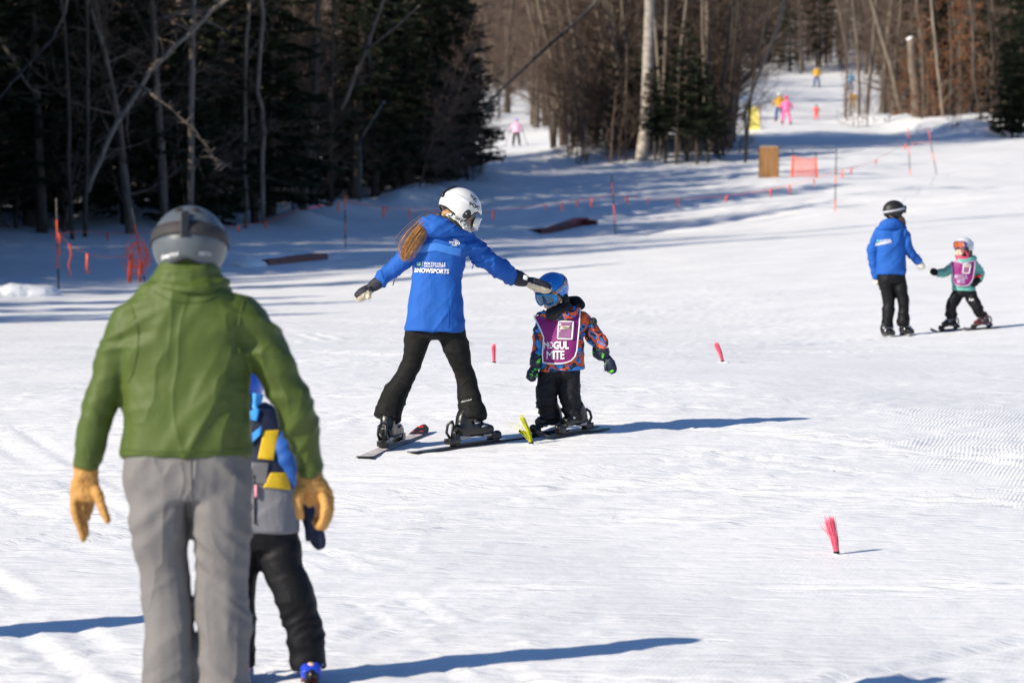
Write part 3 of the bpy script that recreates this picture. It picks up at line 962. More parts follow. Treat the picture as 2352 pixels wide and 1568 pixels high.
def creases(me, bones, seed=0, base=0.004, bscale=7.0):
    """cloth folds: ridges laid across every bone (p0, p1, amplitude, folds per metre along, skew) plus soft overall sag"""
    co, no = mesh_arrays(me)
    n = len(co)
    disp = base * (pn3(co * bscale + seed) + .5 * pn3(co * bscale * 2.3 + seed * 2 + 5))
    D_, T_ = [], []
    for (p0, p1, amp, fr_, sk) in bones:
        p0 = np.array(p0, float); p1 = np.array(p1, float)
        ax = p1 - p0; l = np.linalg.norm(ax); ax /= l
        t = (co - p0) @ ax
        D_.append(np.linalg.norm(co - p0 - np.clip(t, 0, l)[:, None] * ax, axis=1)); T_.append((t, ax, l))
    W_ = 1.0 / (np.array(D_) + .02) ** 6
    W_ /= W_.sum(0)
    for k, (p0, p1, amp, fr_, sk) in enumerate(bones):
        t, ax, l = T_[k]
        rel = co - np.array(p0, float) - t[:, None] * ax
        side = np.cross(ax, [0, 1, 0]); side = side / (np.linalg.norm(side) + 1e-9)
        ph = rel @ side
        # stretched noise: quick along the bone, slow round it; skew tilts the folds
        q = np.stack([(t + sk * ph) * fr_, ph * fr_ * .30, (rel @ np.cross(ax, side)) * fr_ * .30], 1)
        warp = pn3(q * .4 + 31 + seed)[:, None] * np.array([[.9, 0, 0]])
        a = 1 - np.abs(pn3(q + warp + seed * 3.1 + k)) * 3.4
        a = np.sign(a) * np.abs(a) ** 1.25
        b_ = pn3(q * .5 + seed + 9 + k)
        edge = np.clip((l - t + .06) / .08, 0.3, 1)
        disp += W_[k] * 1.35 * amp * (a * .75 * np.clip(b_ * 2.2 + .7, 0.1, 1) + b_ * .9) * edge
    co = co + no * disp[:, None]
    me.vertices.foreach_set('co', co.ravel()); me.update()
    return me


def fabric(name, col, rough=.62, var=.06, weave=0.12, wscale=240, spec=.35, sheen=.0, wr=0.25, wrs=9.0, ridge=0.0, rot=(0, 0, 0)):
    """woven shell cloth: slight mottling, fine weave and small soft wrinkles in the normal"""
    if name in MATS: return MATS[name]
    m, nt, N, L, b = new_mat(name)
    tc = N.new('ShaderNodeTexCoord')
    nz = N.new('ShaderNodeTexNoise'); nz.inputs['Scale'].default_value = 5; nz.inputs['Detail'].default_value = 5
    L.new(tc.outputs['Object'], nz.inputs[0])
    cr = N.new('ShaderNodeValToRGB')
    cr.color_ramp.elements[0].position = .3; cr.color_ramp.elements[1].position = .7
    cr.color_ramp.elements[0].color = (*[c * (1 - var) for c in col], 1); cr.color_ramp.elements[1].color = (*[min(1, c * (1 + var)) for c in col], 1)
    L.new(nz.outputs[0], cr.inputs[0]); L.new(cr.outputs[0], b.inputs['Base Color'])
    b.inputs['Roughness'].default_value = rough; b.inputs['Specular IOR Level'].default_value = spec
    b.inputs['Sheen Weight'].default_value = sheen
    w = N.new('ShaderNodeTexNoise'); w.inputs['Scale'].default_value = wrs; w.inputs['Detail'].default_value = 3; w.inputs['Distortion'].default_value = 1.2
    L.new(tc.outputs['Object'], w.inputs[0])
    b1 = N.new('ShaderNodeBump'); b1.inputs['Strength'].default_value = wr; b1.inputs['Distance'].default_value = .03
    L.new(w.outputs[0], b1.inputs['Height'])
    if ridge:   # sharp pulled creases
        mp = N.new('ShaderNodeMapping'); mp.inputs['Rotation'].default_value = rot; mp.inputs['Scale'].default_value = (1.0, 1.0, .38)
        L.new(tc.outputs['Object'], mp.inputs[0])
        rn = N.new('ShaderNodeTexNoise'); rn.inputs['Scale'].default_value = 5.5; rn.inputs['Detail'].default_value = 1.5; rn.inputs['Distortion'].default_value = .5
        L.new(mp.outputs[0], rn.inputs[0])
        s1 = N.new('ShaderNodeMath'); s1.operation = 'SUBTRACT'; s1.inputs[1].default_value = .5; L.new(rn.outputs['Fac'], s1.inputs[0])
        s2 = N.new('ShaderNodeMath'); s2.operation = 'ABSOLUTE'; L.new(s1.outputs[0], s2.inputs[0])
        s3 = N.new('ShaderNodeMath'); s3.operation = 'POWER'; s3.inputs[1].default_value = .6; L.new(s2.outputs[0], s3.inputs[0])
        b0 = N.new('ShaderNodeBump'); b0.invert = True; b0.inputs['Strength'].default_value = ridge; b0.inputs['Distance'].default_value = .05
        L.new(s3.outputs[0], b0.inputs['Height']); L.new(b0.outputs[0], b1.inputs['Normal'])
    v = N.new('ShaderNodeTexNoise'); v.inputs['Scale'].default_value = wscale; v.inputs['Detail'].default_value = 2
    L.new(tc.outputs['Object'], v.inputs[0])
    b2 = N.new('ShaderNodeBump'); b2.inputs['Strength'].default_value = weave; b2.inputs['Distance'].default_value = .004
    L.new(v.outputs[0], b2.inputs['Height']); L.new(b1.outputs[0], b2.inputs['Normal'])
    L.new(b2.outputs[0], b.inputs['Normal'])
    MATS[name] = m
    return m


def camo(name, cols, scale=9.0):
    """printed camouflage-like blotches"""
    m, nt, N, L, b = new_mat(name)
    tc = N.new('ShaderNodeTexCoord')
    n0 = N.new('ShaderNodeTexNoise'); n0.inputs['Scale'].default_value = scale; n0.inputs['Detail'].default_value = 1.0; n0.inputs['Distortion'].default_value = .7
    L.new(tc.outputs['Object'], n0.inputs[0])
    cr = N.new('ShaderNodeValToRGB'); cr.color_ramp.interpolation = 'CONSTANT'
    el = cr.color_ramp.elements
    el[0].position = 0; el[0].color = (*cols[0][1], 1)
    el[1].position = cols[1][0]; el[1].color = (*cols[1][1], 1)
    for p, c in cols[2:]:
        e = el.new(p); e.color = (*c, 1)
    L.new(n0.outputs[0], cr.inputs[0]); L.new(cr.outputs[0], b.inputs['Base Color'])
    b.inputs['Roughness'].default_value = .6
    w = N.new('ShaderNodeTexNoise'); w.inputs['Scale'].default_value = 14; w.inputs['Detail'].default_value = 3
    L.new(tc.outputs['Object'], w.inputs[0])
    b1 = N.new('ShaderNodeBump'); b1.inputs['Strength'].default_value = .3; b1.inputs['Distance'].default_value = .03
    L.new(w.outputs[0], b1.inputs['Height']); L.new(b1.outputs[0], b.inputs['Normal'])
    MATS[name] = m
    return m


SKIN = pmat('skin', (0.74, 0.46, 0.36), .5, .08, 20, .08, 120)
BLACK_SHELL = fabric('black_shell_cloth', (0.006, 0.006, 0.008), .6, spec=.2, wr=.35)
BLACKP = pmat('black_plastic', (0.008, 0.008, 0.009), .32, .1, 10, .05, 80, .5)
BLACKR = pmat('matte_black', (0.015, 0.015, 0.016), .7, .1, 10)
WHITEP = pmat('white_plastic', (0.66, 0.66, 0.65), .30, .03, 8, .03, 90, .5)
GREYP = pmat('grey_plastic', (0.25, 0.26, 0.28), .4, .1, 10, .05, 80)
METAL = pmat('brushed_metal', (0.5, 0.5, 0.52), .3, .1, 20, metal=.9)
WHITET = pmat('white_print', (0.80, 0.80, 0.80), .6, .03)
CREAM = fabric('cream_leather', (0.62, 0.53, 0.38), .6, .12, wr=.5, wrs=30)


def cloth(name, me, mat, parent):
    me.materials.clear(); me.materials.append(mat)
    me.polygons.foreach_set('use_smooth', [True] * len(me.polygons))
    me.name = name
    o = bpy.data.objects.new(name, me)
    return link(o, parent)


class Fig:
    """one figure at distance D: points are given on the 2352 px print and a depth offset in metres"""
    def __init__(self, D, dx=0.0):
        self.D = D; self.s = F * 2.296875 / D; self.dx = dx

    def p(self, u, v, dy=0.0):
        # size is that of distance D whatever the depth offset, so that limbs keep their length
        q = Q(u, v, self.D + dy)
        return q

    def m(self, px): return px / self.s

    def limb(self, mb, secs, **k):
        """secs: (u, v, dy, half width px, half depth m)"""
        loft(mb, [(self.p(a[0], a[1], a[2]), self.m(a[3]), a[4]) for a in secs], **k)
        return mb


def bvh_of(*objs):
    vs_, fs_ = [], []
    for o in objs:
        b0 = len(vs_)
        vs_.extend([v.co.copy() for v in o.data.vertices]); fs_.extend([[i + b0 for i in p.vertices] for p in o.data.polygons])
    return BVHTree.FromPolygons(vs_, fs_)


def drape(bvh, D, uv, off=.004, back=2.5):
    """first cloth point met when looking along the line of sight through (u, v)"""
    p = Q(uv[0], uv[1], D - back)
    d = (Q(uv[0], uv[1], D) - p).normalized()
    h = bvh.ray_cast(p, d)
    if h[0] is None:
        return Q(uv[0], uv[1], D), None
    return h[0] - d * off, h[1]


def patch(name, bvh, D, rows, mat, parent, off=.004, nu=10, nv=10, thick=.003, trim=None, trim_r=.004, trim_off=.0, smooth_z=0):
    """a piece of cloth given as rows of points on the print, top to bottom, laid on what is below it"""
    rows = [np.array(r_, float) for r_ in rows]

    def along(a, f):
        x = f * (len(a) - 1); i = min(int(x), len(a) - 2)
        return a[i] + (a[i + 1] - a[i]) * (x - i)
    grid = []
    last = None
    for j in range(nv + 1):
        x = j / nv * (len(rows) - 1); k = min(int(x), len(rows) - 2); f = x - k
        ln = []
        for i in range(nu + 1):
            uv = along(rows[k], i / nu) * (1 - f) + along(rows[k + 1], i / nu) * f
            q, nrm = drape(bvh, D, uv, off)
            ln.append([uv[0], uv[1], q.y if nrm is not None else np.nan])
        grid.append(ln)
    g = np.array(grid)
    y = g[:, :, 2]
    if np.isnan(y).all(): y[:] = D
    for _ in range(200):          # fill what hangs free from its neighbours
        bad = np.isnan(y)
        if not bad.any(): break
        pad = np.pad(y, 1, constant_values=np.nan)
        nb = np.stack([pad[:-2, 1:-1], pad[2:, 1:-1], pad[1:-1, :-2], pad[1:-1, 2:]])
        cnt_ = (~np.isnan(nb)).sum(0); sm_ = np.nansum(nb, 0)
        fill = bad & (cnt_ > 0)
        y[fill] = (sm_ / np.maximum(cnt_, 1))[fill]
    for _ in range(smooth_z):     # stretched cloth bridges hollows
        pad = np.pad(y, 1, mode='edge')
        av = (pad[:-2, 1:-1] + pad[2:, 1:-1] + pad[1:-1, :-2] + pad[1:-1, 2:]) / 4
        y = np.minimum(y, av) * .5 + av * .5
    vs_, fs_ = [], []
    for j in range(nv + 1):
        for i in range(nu + 1): vs_.append(Q(g[j, i, 0], g[j, i, 1], y[j, i]))
    w = nu + 1
    for j in range(nv):
        for i in range(nu): fs_.append((j * w + i, (j + 1) * w + i, (j + 1) * w + i + 1, j * w + i + 1))
    o = mesh_obj(name, vs_, fs_, mat, parent)
    if trim is not None:
        per = [vs_[i] for i in range(w)] + [vs_[j * w + nu] for j in range(1, nv + 1)] + [vs_[nv * w + i] for i in range(nu - 1, -1, -1)] + [vs_[j * w] for j in range(nv - 1, -1, -1)]
        tb = MB(); tb.tube([p_ - Vector((0, trim_off, 0)) for p_ in per], trim_r, 6, cap=False); tb.build('trim', trim, o)
    if thick:
        md = o.modifiers.new('t', 'SOLIDIFY'); md.thickness = thick; md.offset = 0
    return o


def lettering(name, text, bvh, D, u0, v0, height, slope=0.0, mat=None, parent=None, shear=0.0, width=None, bold=0.0, off=.006, align='LEFT', curve=0.0, name_obj='lettering', spacing=1.0):
    """text laid on a surface; (u0, v0) is the base line start, height is that of capitals in print pixels, slope in v per u"""
    cu = bpy.data.curves.new('t', 'FONT')
    cu.body = text; cu.size = 1.0; cu.shear = shear; cu.offset = bold; cu.align_x = align; cu.space_character = spacing
    cu.resolution_u = 3
    o = bpy.data.objects.new('t', cu); COL.objects.link(o)
    dg = bpy.context.evaluated_depsgraph_get()
    me = bpy.data.meshes.new_from_object(o.evaluated_get(dg))
    bpy.data.objects.remove(o); bpy.data.curves.remove(cu)
    bm_ = bmesh.new(); bm_.from_mesh(me)
    bmesh.ops.triangulate(bm_, faces=bm_.faces)
    long_e = [e for e in bm_.edges if e.calc_length() > .25]
    bmesh.ops.subdivide_edges(bm_, edges=long_e, cuts=2)
    bmesh.ops.triangulate(bm_, faces=bm_.faces)
    bm_.to_mesh(me); bm_.free()
    k = height / 0.69
    xs_ = [v.co.x for v in me.vertices]
    ext = max(xs_) - min(xs_)
    kx = k if width is None else width / ext
    last = D
    for v in me.vertices:
        u = u0 + v.co.x * kx
        w = v0 - v.co.y * k + slope * (u - u0) + curve * (u - u0) ** 2
        q, nrm = drape(bvh, D, (u, w), off)
        if nrm is None: q = Q(u, w, last)
        else: last = q.y
        v.co = q
    me.materials.clear(); me.materials.append(mat)
    me.name = name
    ob = bpy.data.objects.new(name_obj, me)
    return link(ob, parent)


def frame3(fwd, up=(0, 0, 1)):
    """rotation whose +Y is forward and +Z is up as nearly as possible"""
    f = Vector(fwd).normalized(); u = Vector(up)
    r = f.cross(u).normalized(); u = r.cross(f).normalized()
    return Matrix((r, f, u)).transposed()


def helmet(c, rot, s, parent, mat, trim=BLACKR, size=(.122, .150, .128), rim=None, vents=0, ventmat=None, lip=True, nm='helmet'):
    """shell: rows from the crown down to a rim that dips over ears and nape; +Y is the brow"""
    c = Vector(c)
    nphi, nth = 56, 20
    vs_, fs_ = [], []
    size = [q * s for q in size]

    def rim_th(ph):   # ph from the brow
        a = abs((ph + math.pi) % (2 * math.pi) - math.pi)
        d = math.degrees(a)
        pts = rim or [(0, 78), (35, 80), (62, 96), (80, 132), (104, 136), (122, 122), (150, 118), (180, 116)]
        for (a0, t0), (a1, t1) in zip(pts, pts[1:]):
            if a0 <= d <= a1:
                x = (d - a0) / (a1 - a0); x = x * x * (3 - 2 * x)
                return R(t0 + (t1 - t0) * x)
        return R(pts[-1][1])

    def surf(ph, th, grow=0.0):
        k = 1 + grow
        x = math.sin(ph) * math.sin(th); y = math.cos(ph) * math.sin(th); z = math.cos(th)
        tuck = 1 - .10 * max(0, -z) ** 1.2
        return Vector((x * size[0] * k * tuck, y * size[1] * k * tuck * (1.0 if y < 0 else .96), z * size[2] * k))
    for j in range(nth + 1):
        for i in range(nphi):
            ph = 2 * math.pi * i / nphi
            th = rim_th(ph) * (j / nth) if j else 0.001
            p = surf(ph, th)
            # raised ribs moulded in the shell
            if vents:
                rb = math.cos(ph * 1.0) * 0
            vs_.append(c + rot @ p)
    for j in range(nth):
        for i in range(nphi):
            i2 = (i + 1) % nphi
            fs_.append((j * nphi + i, j * nphi + i2, (j + 1) * nphi + i2, (j + 1) * nphi + i))
    o = mesh_obj(nm, vs_, fs_, mat, parent)
    md = o.modifiers.new('t', 'SOLIDIFY'); md.thickness = .018 * s; md.offset = -1
    # rubber edge
    rb = MB()
    ring = [c + rot @ surf(2 * math.pi * i / nphi, rim_th(2 * math.pi * i / nphi), -.035) for i in range(nphi)]
    rb.tube(ring + [ring[0]], .007 * s, 6, cap=False)
    rb.build('rim', trim, o)
    # foam liner closes the inside
    ln = MB()
    ln.ellipsoid(c + rot @ Vector((0, -.004 * s, -.005 * s)), (size[0] * .86, size[1] * .86, size[2] * .86), rot)
    return o, surf, c, rim_th


def helmet_band(surf, c, rot, ph0, ph1, th_fn, half, mat, parent, name, grow=.03, n=30, thick=.002):
    """strap that follows the shell from angle ph0 to ph1 (degrees from the brow)"""
    vs_, fs_ = [], []
    for i in range(n + 1):
        d = ph0 + (ph1 - ph0) * i / n
        th = th_fn(d)
        for k, e in enumerate((-1, -.33, .33, 1)):
            vs_.append(c + rot @ surf(R(d), R(th + e * half), grow))
    for i in range(n):
        for k in range(3):
            fs_.append((i * 4 + k, i * 4 + k + 1, (i + 1) * 4 + k + 1, (i + 1) * 4 + k))
    o = mesh_obj(name, vs_, fs_, mat, parent)
    md = o.modifiers.new('t', 'SOLIDIFY'); md.thickness = thick; md.offset = 0
    return o


def goggles(c, rot, s, parent, frame_mat, lens_mat, w=.088, h=.046, bulge=.030, bridge=True):
    """+Y outward: a curved lens in a padded rim"""
    c = Vector(c)
    e = []

    def outline(t):
        a = 2 * math.pi * t
        x = math.copysign(abs(math.cos(a)) ** .62, math.cos(a)); z = math.copysign(abs(math.sin(a)) ** .75, math.sin(a))
        zz = z * h
        if bridge and z < 0: zz += .55 * h * math.exp(-(x / .24) ** 2)
        return x * w, zz

    def bend(x, z, out): return Vector((x * s, (-(x / w) ** 2 * bulge * 1.2 - (z / h) ** 2 * bulge * .18 + out) * s, z * s))
    n = 44
    ring = [outline(i / n) for i in range(n)]
    mb = MB()
    secs = ((1.06, -.024), (1.09, -.008), (1.07, .006), (1.0, .011), (.90, .009), (.86, -.004))
    vs_, fs_ = [], []
    for k, o_ in secs:
        for (x, z) in ring: vs_.append(c + rot @ bend(x * k, z * k, o_))
    for a in range(len(secs) - 1):
        for i in range(n):
            i2 = (i + 1) % n
            fs_.append((a * n + i, a * n + i2, (a + 1) * n + i2, (a + 1) * n + i))
    mb.add(vs_, fs_)
    fo = mb.build('goggles', frame_mat, parent)
    lv, lf_ = [], []
    ks = (0.0, .3, .6, .92)
    lv.append(c + rot @ bend(0, .2 * h if bridge else 0, .004))
    for k in ks[1:]:
        for (x, z) in ring: lv.append(c + rot @ bend(x * k, z * k + (1 - k) * (.2 * h if bridge else 0), .004))
    for i in range(n): lf_.append((0, 1 + i, 1 + (i + 1) % n))
    for a in range(len(ks) - 2):
        for i in range(n):
            i2 = (i + 1) % n
            lf_.append((1 + a * n + i, 1 + (a + 1) * n + i, 1 + (a + 1) * n + i2, 1 + a * n + i2))
    lo = mesh_obj('lens', lv, lf_, lens_mat, fo)
    return fo


def head_shape(mb, c, rot, s):
    """skull, brow, nose, cheeks, lips, jaw and ears; +Y is the face; s=1 is an adult of 0.235 m"""
    c = Vector(c)
    def e(p, r, rr=None): mb.ellipsoid(c + rot @ (Vector(p) * s), [q * s for q in r], rot if rr is None else rot @ rr, nu=18, nv=12)
    e((0, -.012, .028), (.076, .094, .088))
    e((0, .020, -.040), (.060, .066, .070))
    e((0, .052, -.088), (.030, .030, .022))
    e((0, .078, .012), (.050, .014, .014))
    e((0, .092, -.022), (.012, .016, .026)); e((0, .100, -.038), (.014, .016, .012)); e((.011, .094, -.042), (.009, .010, .008)); e((-.011, .094, -.042), (.009, .010, .008))
    for sx in (-1, 1):
        e((sx * .038, .060, -.040), (.026, .026, .026)); e((sx * .076, -.010, -.015), (.012, .024, .034)); e((sx * .032, .070, -.004), (.016, .012, .010))
    e((0, .082, -.062), (.024, .012, .007)); e((0, .080, -.073), (.020, .012, .008))
    return mb


def eyes_mouth(c, rot, s, parent, brows=True, mw=1.0):
    c = Vector(c)
    for sx in (-1, 1):
        mb = MB(); mb.ellipsoid(c + rot @ (Vector((sx * .032, .078, -.003)) * s), [.011 * s, .005 * s, .004 * s], rot)
        mb.build('eye', pmat('eye_dark', (.03, .018, .012), .2, .1, 10), parent)
        if not brows: continue
        mb = MB(); mb.tube([c + rot @ (Vector((sx * (.032 + q * .02), .086 - abs(q) * .006, .016 - q * q * .004)) * s) for q in (-1, -.5, 0, .5, 1)], .0025 * s, 5)
        mb.build('eyebrow', pmat('brow_hair', (.10, .06, .035), .8), parent)
    mb = MB(); mb.tube([c + rot @ (Vector((q * .022 * mw, .096 - q * q * .008 * mw, -.066 + q * q * .004)) * s) for q in (-1, -.6, 0, .6, 1)], [.002 * s, .004 * s, .005 * s, .004 * s, .002 * s], 6)
    mb.build('mouth', pmat('lips', (.45, .14, .12), .45, .08, 10), parent)


def body_root(fg, name, joints, head, hrot, hs, mat=SKIN, voxel=.012, legs=True, k=1.0, ground=None):
    """one continuous figure under the clothes: joints maps names to points"""
    J = joints
    mb = MB()
    def cap_(a, b_, ra, rb):
        loft(mb, [(J[a], ra * k, ra * k), (Vector(J[a]).lerp(Vector(J[b_]), .5), (ra + rb) / 2 * k, (ra + rb) / 2 * k), (J[b_], rb * k, rb * k)], n=12, sub=3, sq=2)
        mb.ellipsoid(J[b_], (rb * k, rb * k, rb * k), nu=10, nv=7); mb.ellipsoid(J[a], (ra * k, ra * k, ra * k), nu=10, nv=7)
    loft(mb, [(J['pelvis'], .135 * k, .095 * k), (Vector(J['pelvis']).lerp(Vector(J['chest']), .45), .118 * k, .088 * k), (J['chest'], .145 * k, .10 * k), (J['neck'], .06 * k, .06 * k)], n=16, sub=5)
    cap_('neck', 'head', .055, .052)
    for sd in ('l', 'r'):
        cap_('chest', 'sh_' + sd, .06, .055)
        cap_('sh_' + sd, 'el_' + sd, .048, .038); cap_('el_' + sd, 'wr_' + sd, .037, .026); 
        cap_('pelvis', 'hip_' + sd, .09, .08)
        cap_('hip_' + sd, 'kn_' + sd, .078, .055); cap_('kn_' + sd, 'an_' + sd, .052, .036); cap_('an_' + sd, 'to_' + sd, .034, .028)
    head_shape(mb, head, hrot, hs)
    me = melt(mb, voxel, 3)
    return cloth(name, me, mat, None)


def boot(heel, toe, up, s, parent, mat, trim, buckle=METAL, cuff=.16, name='ski_boot', lean=None):
    """hard ski boot: lower shell with a square toe, cuff leaning forward, buckles and sole; returns it"""
    heel = Vector(heel); toe = Vector(toe); f = (toe - heel).normalized(); u = Vector(up).normalized()
    r = f.cross(u).normalized(); u = r.cross(f).normalized()
    L_ = (toe - heel).length
    def P3(a, b_, c): return heel + f * (a * L_) + r * (b_ * s) + u * (c * s)
    mb = MB()
    loft(mb, [(P3(-.02, 0, .045), .040 * s, .040 * s), (P3(.10, 0, .060), .046 * s, .055 * s), (P3(.30, 0, .062), .047 * s, .058 * s), (P3(.55, 0, .054), .050 * s, .050 * s), (P3(.80, 0, .045), .052 * s, .040 * s), (P3(.97, 0, .038), .044 * s, .030 * s)], n=18, sub=5, wide=r, sq=2.8)
    loft(mb, [(P3(.16, 0, .06), .046 * s, .062 * s), (P3(.20, 0, .12), .048 * s, .062 * s), (P3(.25, 0, .12 + cuff * .55), .052 * s, .064 * s), (P3(.31, 0, .12 + cuff), .055 * s, .068 * s)], n=18, sub=5, wide=r, sq=2.5)
    me = melt(mb, max(.006, .007 * s), 2)
    o = cloth(name, me, mat, parent)
    sb = MB()
    sb.box(P3(.10, 0, .010), (.066 * s, L_ * .30, .026 * s), frame3(f, u)); sb.build('heel_sole', trim, o, smooth=False, bevel=.004 * s)
    sb = MB(); sb.box(P3(.84, 0, .010), (.070 * s, L_ * .34, .024 * s), frame3(f, u)); sb.build('toe_sole', trim, o, smooth=False, bevel=.004 * s)
    for a, c, w in ((.62, .085, .056), (.42, .112, .054), (.33, .17, .060), (.36, .225, .062)):
        if c > .10 + cuff: continue
        bk = MB()
        pts = [P3(a + .10 * math.cos(t) if False else a + .02 * math.sin(t), math.cos(t) * w, c - .012 + .03 * math.sin(t)) for t in np.linspace(-.2, math.pi + .2, 9)]
        bk.tube(pts, .006 * s, 5)
        bk.box(P3(a, w, c - .012), (.008 * s, .05 * s, .014 * s), frame3(f, u)); bk.box(P3(a, -w, c - .012), (.008 * s, .05 * s, .014 * s), frame3(f, u))
        bk.build('buckle', buckle, o)
    return o


def ski(name, tail, tip, width, mats, parent=None, shovel=.045, bind=None, boot_len=.30, s=1.0, heel_up=.0, label=None, group=None, tailmark=None):
    """sidecut board with turned-up shovel; mats = (top, base/edge, tip print); bindings where the boot stands (fraction along)"""
    tail = Vector(tail); tip = Vector(tip); f = (tip - tail); L_ = f.length; f.normalize()
    r = f.cross(Vector((0, 0, 1))).normalized(); u = r.cross(f).normalized()
    root = empty(name, tail.lerp(tip, .5))
    n = 40
    vs_, fs_, mi = [], [], []
    T = .012 * s
    for i in range(n + 1):
        t = i / n
        w = width / 2 * (1 - .26 * math.sin(math.pi * min(1, max(0, (t - .02) / .86))) ** 1.0)
        if t > .90: w = width / 2 * math.sqrt(max(0.0, 1 - ((t - .90) / .102) ** 2))
        if t < .03: w *= .85 + .15 * t / .03
        rise = shovel * max(0, (t - .84) / .16) ** 1.7 + .008 * s * max(0, (.05 - t) / .05)
        c = tail + f * (t * L_) + u * rise
        th = T * (.55 + .45 * math.sin(math.pi * t) ** .6)
        for x, z in ((-w, 0), (-w, th * .35), (-w * .86, th), (w * .86, th), (w, th * .35), (w, 0)):
            vs_.append(c + r * x + u * z)
    for i in range(n):
        for k in range(6):
            k2 = (k + 1) % 6
            fs_.append((i * 6 + k, (i + 1) * 6 + k, (i + 1) * 6 + k2, i * 6 + k2))
            t = (i + .5) / n
            mi.append((2 if t > .86 else (3 if (len(mats) > 3 and t < .22) else 0)) if k == 2 else 1)
    fs_.append(tuple(range(5, -1, -1))); mi.append(1)
    fs_.append(tuple(n * 6 + k for k in range(6))); mi.append(1)
    me = bpy.data.meshes.new('board'); me.from_pydata([tuple(v) for v in vs_], [], fs_)
    for m_ in mats: me.materials.append(m_)
    me.polygons.foreach_set('material_index', mi); me.polygons.foreach_set('use_smooth', [False] * len(me.polygons)); me.update()
    bo = bpy.data.objects.new('board', me); link(bo, root)
    if bind is not None:
        rot = frame3(f, u)
        def B3(a, x, z): return tail + f * (bind * L_ + a) + r * x + u * (T + z)
        pl = MB(); pl.box(B3(boot_len * .5, 0, .006), (.062 * s, boot_len * 1.35, .014), rot); pl.build('binding_plate', BLACKP, root, smooth=False, bevel=.003)
        hp = MB()
        hp.box(B3(-.055 * s, 0, .032), (.058 * s, .085 * s, .036), rot); hp.box(B3(-.018 * s, 0, .052), (.050 * s, .05 * s, .05), rot)
        for sx in (-1, 1):
            hp.tube([B3(-.05 * s, sx * .024 * s, .05), B3(-.075 * s, sx * .026 * s, .085), B3(-.062 * s, sx * .024 * s, .135 * (.5 + .5 * s)), B3(-.045 * s, 0, .155 * (.5 + .5 * s))], .0095, 6)
        hp.tube([B3(-.085 * s, -.03 * s, .03), B3(-.11 * s, 0, .045), B3(-.085 * s, .03 * s, .03)], .006, 6)
        hp.build('heel_binding', BLACKP, root, bevel=.003)
        tp = MB()
        tp.box(B3(boot_len + .03 * s, 0, .03), (.062 * s, .075 * s, .04), rot); tp.box(B3(boot_len - .005, 0, .046), (.078 * s, .035 * s, .022), rot)
        tp.ellipsoid(B3(boot_len + .055 * s, 0, .042), (.026 * s, .03 * s, .022), rot)
        tp.build('toe_binding', BLACKP, root, bevel=.003)
    tag(root, label, 'ski', group)
    return root


def mitten(mb, wrist, tip, thumb, w, t, side):
    """hand part of a mitten as one pouch with a thumb"""
    wrist, tip, thumb = Vector(wrist), Vector(tip), Vector(thumb)
    d = tip - wrist
    loft(mb, [(wrist, w * .72, t * .75), (wrist + d * .25, w * .92, t * .95), (wrist + d * .55, w, t), (wrist + d * .85, w * .85, t * .85), (tip, w * .45, t * .5)], n=16, sub=4, wide=side, sq=2.1)
    a = wrist + d * .22
    loft(mb, [(a, w * .42, t * .6), (a.lerp(thumb, .5), w * .38, t * .5), (thumb, w * .25, t * .35)], n=12, sub=4, wide=side, sq=2)
    return mb


def finger(mb, pts, r0, r1):
    n = len(pts)
    loft(mb, [(p, r0 + (r1 - r0) * i / (n - 1), r0 + (r1 - r0) * i / (n - 1)) for i, p in enumerate(pts)], n=10, sub=4, sq=2)
    mb.ellipsoid(pts[-1], (r1, r1, r1), nu=8, nv=6)


def glove_hand(mb, wrist, palm_dir, across, s, curl, spread=(.12, .04, -.03, -.10), thumb_dir=None, normal=None, lens=(.072, .080, .075, .058)):
    """five fingered glove: palm, four unequal bent fingers and a thumb from the side of the palm"""
    wrist = Vector(wrist); f = Vector(palm_dir).normalized(); a = Vector(across); a = (a - f * a.dot(f)).normalized()
    n = f.cross(a).normalized() if normal is None else Vector(normal).normalized()
    k = s
    pc = wrist + f * .055 * k
    loft(mb, [(wrist - f * .03 * k, .036 * k, .026 * k), (wrist + f * .01 * k, .037 * k, .024 * k), (pc, .046 * k, .021 * k), (wrist + f * .095 * k, .046 * k, .018 * k)], n=16, sub=4, wide=a, sq=2.4)
    for i, (sp, l) in enumerate(zip(spread, lens)):
        base = wrist + f * .085 * k + a * ((.034 - .0225 * i) * k)
        d = (f + a * sp).normalized()
        pts = [base, base + d * .02 * k]
        c = curl[i] if hasattr(curl, '__len__') else curl
        for seg, fr_ in enumerate((.45, .32, .25)):
            d = (Matrix.Rotation(c * (1 if seg else .6), 3, a) @ d).normalized()
            pts.append(pts[-1] + d * (l * fr_ * k * 1.12))
        rr = [.0125, .0125, .0120, .0112, .0095]
        loft(mb, [(p, r_ * k, r_ * k) for p, r_ in zip(pts, rr)], n=10, sub=4, wide=a, sq=2)
        mb.ellipsoid(pts[-1], (.0095 * k,) * 3, nu=8, nv=6)
    td = Vector(thumb_dir).normalized() if thumb_dir is not None else (f * .7 + a).normalized()
    b0 = wrist + f * .022 * k + a * .026 * k
    pts = [b0, b0 + (td * .7 + a * .3) * .032 * k, b0 + td * .062 * k, b0 + td * .088 * k + n * .006 * k]
    loft(mb, [(p, r_ * k, r_ * k) for p, r_ in zip(pts, (.020, .0165, .0140, .0115))], n=10, sub=4, wide=a, sq=2)
    mb.ellipsoid(pts[-1], (.0115 * k,) * 3, nu=8, nv=6)
    return mb
